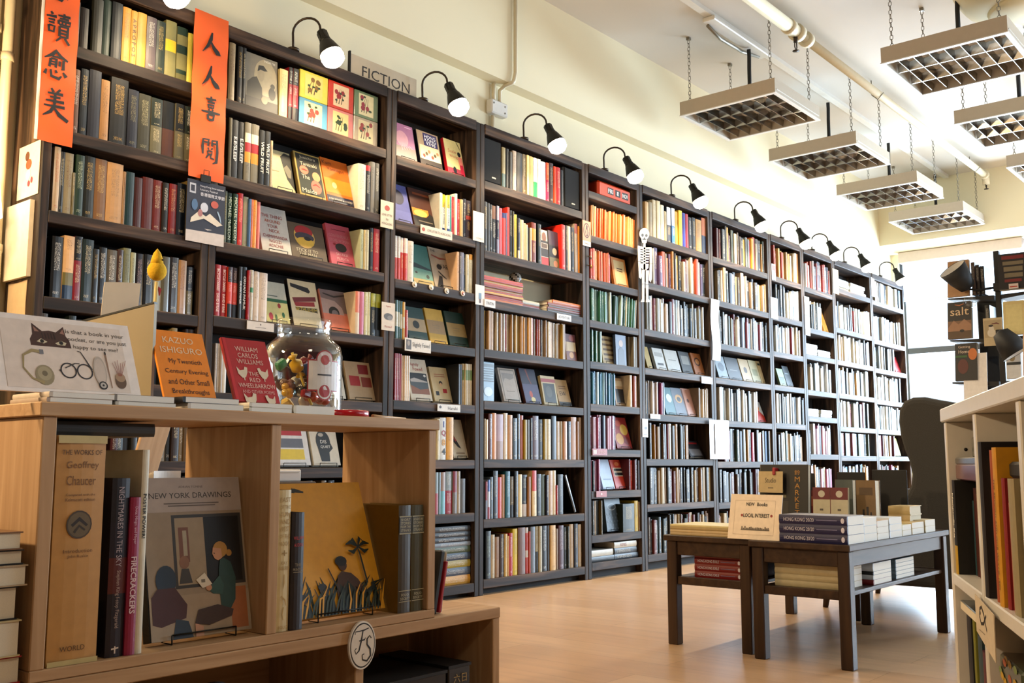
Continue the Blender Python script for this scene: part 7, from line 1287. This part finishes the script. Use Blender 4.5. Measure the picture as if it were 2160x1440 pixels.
P = MW @ Vector((.76, .03, .6505)); o = thing('black_wallet', 'black wallet lying on the red book in white shelf', 'wallet', (P.x, P.y, .6505), WR); c = MB(); c.bbox((0, 0, 0), (.17, .13, .034), .006); c.build('wallet_body', M['blackp'], o)
for a, b2, yb, h, c_, lab in ((.04, .075, .03, .2, '1c2028', 'black book low at far end of white shelf'), (.077, .15, .02, .24, '1c2434', 'navy book low in white shelf'), (.152, .18, .025, .235, '8c8c3c', 'lime book low in white shelf'), (.182, .25, .03, .2, '3c5860', 'blue grey book low in white shelf'), (.252, .31, .03, .17, '6c2c3c', 'plum book low in white shelf'), (.312, .40, .03, .19, '2c4c5c', 'teal book low in white shelf'), (.402, .50, .03, .2, '5c4c40', 'brown book low in white shelf'), (.56, .62, .03, .15, '5c3420', 'brown book low in near white shelf column'), (.622, .68, .03, .15, 'a83c24', 'red book low in near white shelf column'), (.682, .76, .03, .16, '8c4c34', 'rust book low in near white shelf column')): wbook(a, b2, yb, .0403, h, .2, c_, lab)
P = MW @ Vector((.04, .015, .2815)); o = thing('picture_book', 'large teal picture book lying on low books of white shelf', 'book', (P.x, P.y, .2815), WR); c = MB(); c.bbox((0, 0, 0), (.36, .24, .026), .002, hx('2c5464')); c.build('cover', M['gloss'], o); c = MB(); c.box((.004, -.001, .003), (.35, .0, .023)); c.build('pages', M['pages'], o)
P = MW @ Vector((.58, .02, .2015)); o = thing('painted_box', 'floral painted box on low books of white shelf', 'box', (P.x, P.y, .2015), WR); c = MB(); c.bbox((0, 0, 0), (.24, .2, .06), .006, hx('5c6450')); c.build('box_body', M['gloss'], o); rr = random.Random(9); c = MB(); art(c, [('e', rr.random(), rr.random(), .08, .14, rr.choice(['c8a838', 'b86840', '2c3424', '8c9c68'])) for _ in range(16)], .24, .06); c.build('flower_print', M['ink'], cov(o))
P = MW @ Vector((.49, -.012, .262)); o = thing('fish_card', 'white hanging card with black fish drawing on white shelf', 'sign', (P.x, P.y, .262), (0, 0, WR[2])); c = MB(); c.prism([(0, .03), (.24, 0), (.245, .10), (.0, .115)], 0, .002, hx('d8ccb8')); c.build('card_board', M['ink'], o, recalc=True)
c = MB(); art(c, [('s', [(.62, .44, .025), (.5, .72, .03), (.38, .84, .03), (.28, .78, .03), (.24, .62, .03), (.32, .5, .03), (.46, .54, .03), (.62, .74, .025)], '1c1a18'), ('e', .3, .7, .02, .035, '1c1a18'), ('r', .2, .34, .5, .36, 'a89c8c')], .24, .115); c.build('fish_drawing', M['ink'], o)
for a, w_, h, c_, lab, els in ((.80, .10, .115, 'c8ac88', 'tan book standing on the white shelf top', [('r', .15, .82, .5, .86, '6c5840'), ('r', .15, .5, .6, .54, '8c7458'), ('r', .15, .3, .7, .33, '8c7458')]), (.925, .12, .105, '3c1c18', 'dark brown book standing on the white shelf top', [('r', .1, .3, .9, .6, '241412')])):
    P = MW @ Vector((a, .06, WH)); o = face_book(0, w_, 0, WH, h, .02, c_, els, lab, tilt=.05, stand=False, group='books on the white shelf top'); o.location.x, o.location.y = P.x, P.y; o.rotation_euler = (-.05, 0, WR[2])
P = MW @ Vector((.12, .25, WH)); t = thing('cloth_cap', 'folded beige cloth cap lying on the white shelf top', 'cap', (P.x, P.y, WH + .0005), WR); c = MB(); c.lathe([(.10, 0), (.105, .006), (.085, .018), (.06, .032), (.03, .04), (.0, .042)], 24); c.build('cap_crown', plain('beige_cloth', '8c7c60', .95, var=.2, scale=60, bump=.4), t); c = MB(); c.prism([(.0, -.09), (.14, -.08), (.2, 0), (.14, .08), (0, .09)], .001, .007, plane='xy'); c.build('cap_brim', bpy.data.materials['beige_cloth'], t, recalc=True)
# ------------------------------------------------------------------ black revolving book rack by the window
t = thing('book_rack', 'black pole book rack standing before the window', 'rack', (6.36, 1.585, 0))
c = MB(); c.bbox((-.018, -.016, .02), (.018, .016, 1.935), .003); c.build('pole', M['blackp'], t)
c = MB(); c.lathe([(.24, 0), (.24, .012), (.04, .025), (.03, .05)], 28); c.build('foot', M['blackp'], t)
c = MB(); c.bbox((.145, .02, .7), (.2, .165, 1.68), .006); c.build('spine_column', M['blackp'], t)
RS = []
for k, z_ in enumerate((1.665, 1.41, 1.155)):
    for s in (1, -1):
        c = MB(); c.prism([(0, -.022), (.26 * s, .004), (.26 * s, .012), (0, .004)], -.03, .12, plane='yz', X=Matrix.Translation((0, .02 * s, z_))); c.build('tray', M['blackp'], t, recalc=True)
GR = 'books on the black rack'
face_x(6.32, 1.862, .125, 1.679, .225, .018, 'b8946c', [('t', 'FOUR THOUSAND', .45, .82, .6, .05, '5c4430'), ('t', 'OF', .3, .74, .12, .05, '5c4430')], 'tan book on top left tray of black rack', tilt=.12, group=GR, rz=-.05)
face_x(6.32, 1.872, .135, 1.424, .225, .025, '2c2422', [('r', 0, 0, 1, .2, '6c5438'), ('r', 0, .2, 1, .48, '8c6c50'), ('p', [(0, .3), (.25, .5), (.45, .38), (.7, .52), (1, .36), (1, .2), (0, .2)], 'a88468'), ('t', 'salt', .5, .74, .8, .22, 'd8c0a0'), ('s', [(.3, .93, .03), (.5, .9, .05), (.7, .94, .03)], 'b87848'), ('e', .6, .2, .1, .04, '2c2018')], 'dark book reading salt on middle tray of black rack', tilt=.1, group=GR, rz=-.05)
face_x(6.32, 1.842, .125, 1.17, .225, .025, '241c20', [('t', 'Getting', .42, .9, .55, .09, 'd8c8b8'), ('t', 'Home', .4, .78, .5, .09, 'd8c8b8'), ('r', .0, .62, .55, .68, '3c6c38'), ('e', .35, .38, .25, .2, '6c3428'), ('e', .8, .7, .2, .16, 'c88040')], 'dark cookbook on lowest tray of black rack', tilt=.1, group=GR, rz=-.05)
face_x(6.30, 1.565, .15, 1.688, .215, .03, '2a2020', [('r', .12, .84, .9, .94, '8c3030'), ('r', .15, .68, .88, .78, '8c8068'), ('r', .18, .5, .85, .63, '8c8068'), ('r', .2, .33, .85, .45, '8c8068'), ('r', .2, .2, .8, .28, '8c3030')], 'dark book with red and grey words on black rack', tilt=.08, group=GR, rz=.1)
face_x(6.32, 1.558, .11, 1.424, .20, .02, 'd8c894', [('r', .1, .1, .9, .9, 'dcd09c')], 'pale yellow book on middle right tray of black rack', tilt=.1, group=GR)
for i, (yl, w_, z_, h, c_, lab) in enumerate(((1.725, .022, 1.682, .2, '6c5440', 'brown book behind the tan one on black rack'), (1.70, .022, 1.682, .18, '3c2c24', 'dark brown book behind the tan one on black rack'), (1.676, .025, 1.682, .17, '1c1a18', 'black book behind the tan one on black rack'), (1.41, .03, 1.688, .22, 'b8a488', 'cream book right on top tray of black rack'), (1.375, .03, 1.688, .23, '8c1c2c', 'crimson book right on top tray of black rack'), (1.438, .03, 1.428, .21, 'c8a440', 'yellow spine on middle right tray of black rack'), (1.405, .03, 1.428, .2, 'd0c0a0', 'cream spine on middle right tray of black rack'), (1.372, .03, 1.428, .2, '9c7c84', 'mauve spine on middle right tray of black rack'), (1.66, .028, 1.424, .19, '141416', 'black book beside the salt book on rack'))):
    solo_book(6.33, yl, z_, w_ - .001, h, .14, c_, 'd8d0c0', lab, GR, rotz=math.radians(-90))
face_x(6.305, 1.795, .13, 1.045, .29, .004, 'e8e4e0', [], 'large white curved leaflet low on the black rack', tilt=.12, group=GR, name='leaflet', cat='leaflet')
face_x(6.315, 1.555, .075, 1.168, .16, .02, 'd0d0d0', [('r', .0, .5, 1, .6, '3c3c3c'), ('e', .4, .75, .2, .12, 'a89878')], 'white book low right on black rack', tilt=.1, group=GR)
t = thing('penguin_postcard', 'small card with snowman drawing clipped on the black pole', 'card', (6.325, 1.672, 1.37), (0, 0, math.radians(-90))); c = MB(); c.box((0, 0, 0), (.105, .002, .165), hx('c8b898')); c.build('card_sheet', M['ink'], t); c = MB(); art(c, [('r', .06, .3, .94, .92, 'b8a888'), ('e', .42, .46, .22, .15, 'd8d0c0'), ('e', .42, .62, .14, .09, 'd8d0c0'), ('e', .4, .72, .13, .04, '4c4440'), ('s', [(.45, .78, .05), (.7, .8, .08), (.85, .76, .04)], '7c3c3c')], .105, .165); c.build('card_print', M['ink'], cov(t))
t = thing('price_tag', 'small white and red price tag on the dark rack book', 'tag', (6.285, 1.51, 1.69), (0, 0, math.radians(-85))); c = MB(); c.box((0, 0, 0), (.05, .0015, .03), hx('d8c8c0')); c.build('tag_sheet', M['ink'], t); c = MB(); art(c, [('r', .1, .3, .9, .5, 'b84838')], .05, .03); c.build('tag_print', M['ink'], t)
def clip_lamp(loc, axis, L_, R_, label):
    t = thing('clip_lamp', label, 'lamp', loc, group='black clip lamps on the rack'); q = Vector(axis).to_track_quat('Z', 'Y').to_matrix().to_4x4()
    c = MB(); c.lathe([(.012, -L_), (R_ * .55, -L_ * .92), (R_ * .82, -L_ * .5), (R_, 0), (R_ * .97, 0), (R_ * .78, -L_ * .5), (R_ * .5, -L_ * .9), (.01, -L_ * .95)], 28, X=q, close=False); c.build('lamp_shade', M['blackp'], t)
    c = MB(); c.lathe([(R_ * .96, -.002), (R_ * .77, -L_ * .49), (R_ * .4, -L_ * .88), (0, -L_ * .9)], 24, X=q, close=False); c.build('shade_lining', M['white'], t)
    c = MB(); c.blob((0, 0, -L_ * .5), R_ * .36, n=14, m=10, X=q); c.build('bulb', M['white'], t)
    b_ = q @ Vector((0, 0, -L_)); c = MB(); c.tube([tuple(b_), (b_.x + .02, b_.y - .04, b_.z - .01), (6.36 - loc[0] - .02, 1.60 - loc[1], b_.z)], .007, 8); c.build('lamp_arm', M['blackm'], t)
    c = MB(); c.bbox((6.32 - loc[0], 1.565 - loc[1], b_.z - .025), (6.338 - loc[0], 1.605 - loc[1], b_.z + .025), .003); c.build('clamp', M['blackp'], t)
clip_lamp((6.22, 1.80, 1.838), (-.5, .42, .76), .16, .082, 'upper black clip lamp pointing up left on rack')
clip_lamp((6.20, 1.47, 1.30), (.1, -.5, -.85), .16, .082, 'lower black clip lamp pointing down right on rack')
t = thing('glass_ornament', 'clear glass ornament hanging under the upper clip lamp', 'ornament', (6.29, 1.73, 1.60)); c = MB(); c.lathe([(.0, 0), (.03, .01), (.042, .035), (.03, .065), (.012, .08)], 20); c.build('glass_body', M['glass'], t)

# ------------------------------------------------------------------ unseen lamps added beside and behind the camera for warm light
def lamp_light(name, kind, parent, loc, rot, energy, col, **kw):
    l = bpy.data.lights.new(name, kind); l.energy = energy; l.color = col
    for k, v in kw.items(): setattr(l, k, v)
    o = bpy.data.objects.new(name, l); COL.objects.link(o); o.parent = parent; o.location = loc; o.rotation_euler = rot
t = thing('added_lamp', 'added tall black lamp left of the view', 'lamp', (-.35, 2.35, 0))  # unseen lamp added to throw warm light in from the left
c = MB(); c.lathe([(.15, 0), (.15, .02), (.02, .03)], 24); c.build('base', M['blackm'], t); c = MB(); c.tube([(0, 0, .02), (0, 0, 1.62), (.06, 0, 1.70), (.14, 0, 1.70)], .01, 8); c.build('pole', M['blackm'], t)
q = Vector((1, .05, -.2)).to_track_quat('Z', 'Y').to_matrix().to_4x4(); q = Matrix.Translation((.14, 0, 1.70)) @ q
c = MB(); c.lathe([(.02, -.02), (.05, .0), (.11, .14), (.105, .14), (.045, .005)], 24, X=q, close=False); c.build('lamp_shade', M['blackm'], t); c = MB(); c.blob((0, 0, .06), .035, X=q); c.build('bulb', M['bulb'], t)
lamp_light('added_lamp_light', 'SPOT', t, tuple(q @ Vector((0, 0, .11))), (0, math.radians(-80), math.radians(4)), 150, (1.0, .74, .45), spot_size=math.radians(150), spot_blend=.7, shadow_soft_size=.09)
o = copy_tree(proto_fit); o['label'] = 'added louvred light behind the camera, lit for warm fill'; o.location = (.3, -1.5, 3.02)  # extra fitting out of view, added to hold a warm fill light
lamp_light('added_fill_light', 'AREA', o, (.345, .345, -.012), (0, 0, 0), 30, (1.0, .84, .62), shape='SQUARE', size=.62)
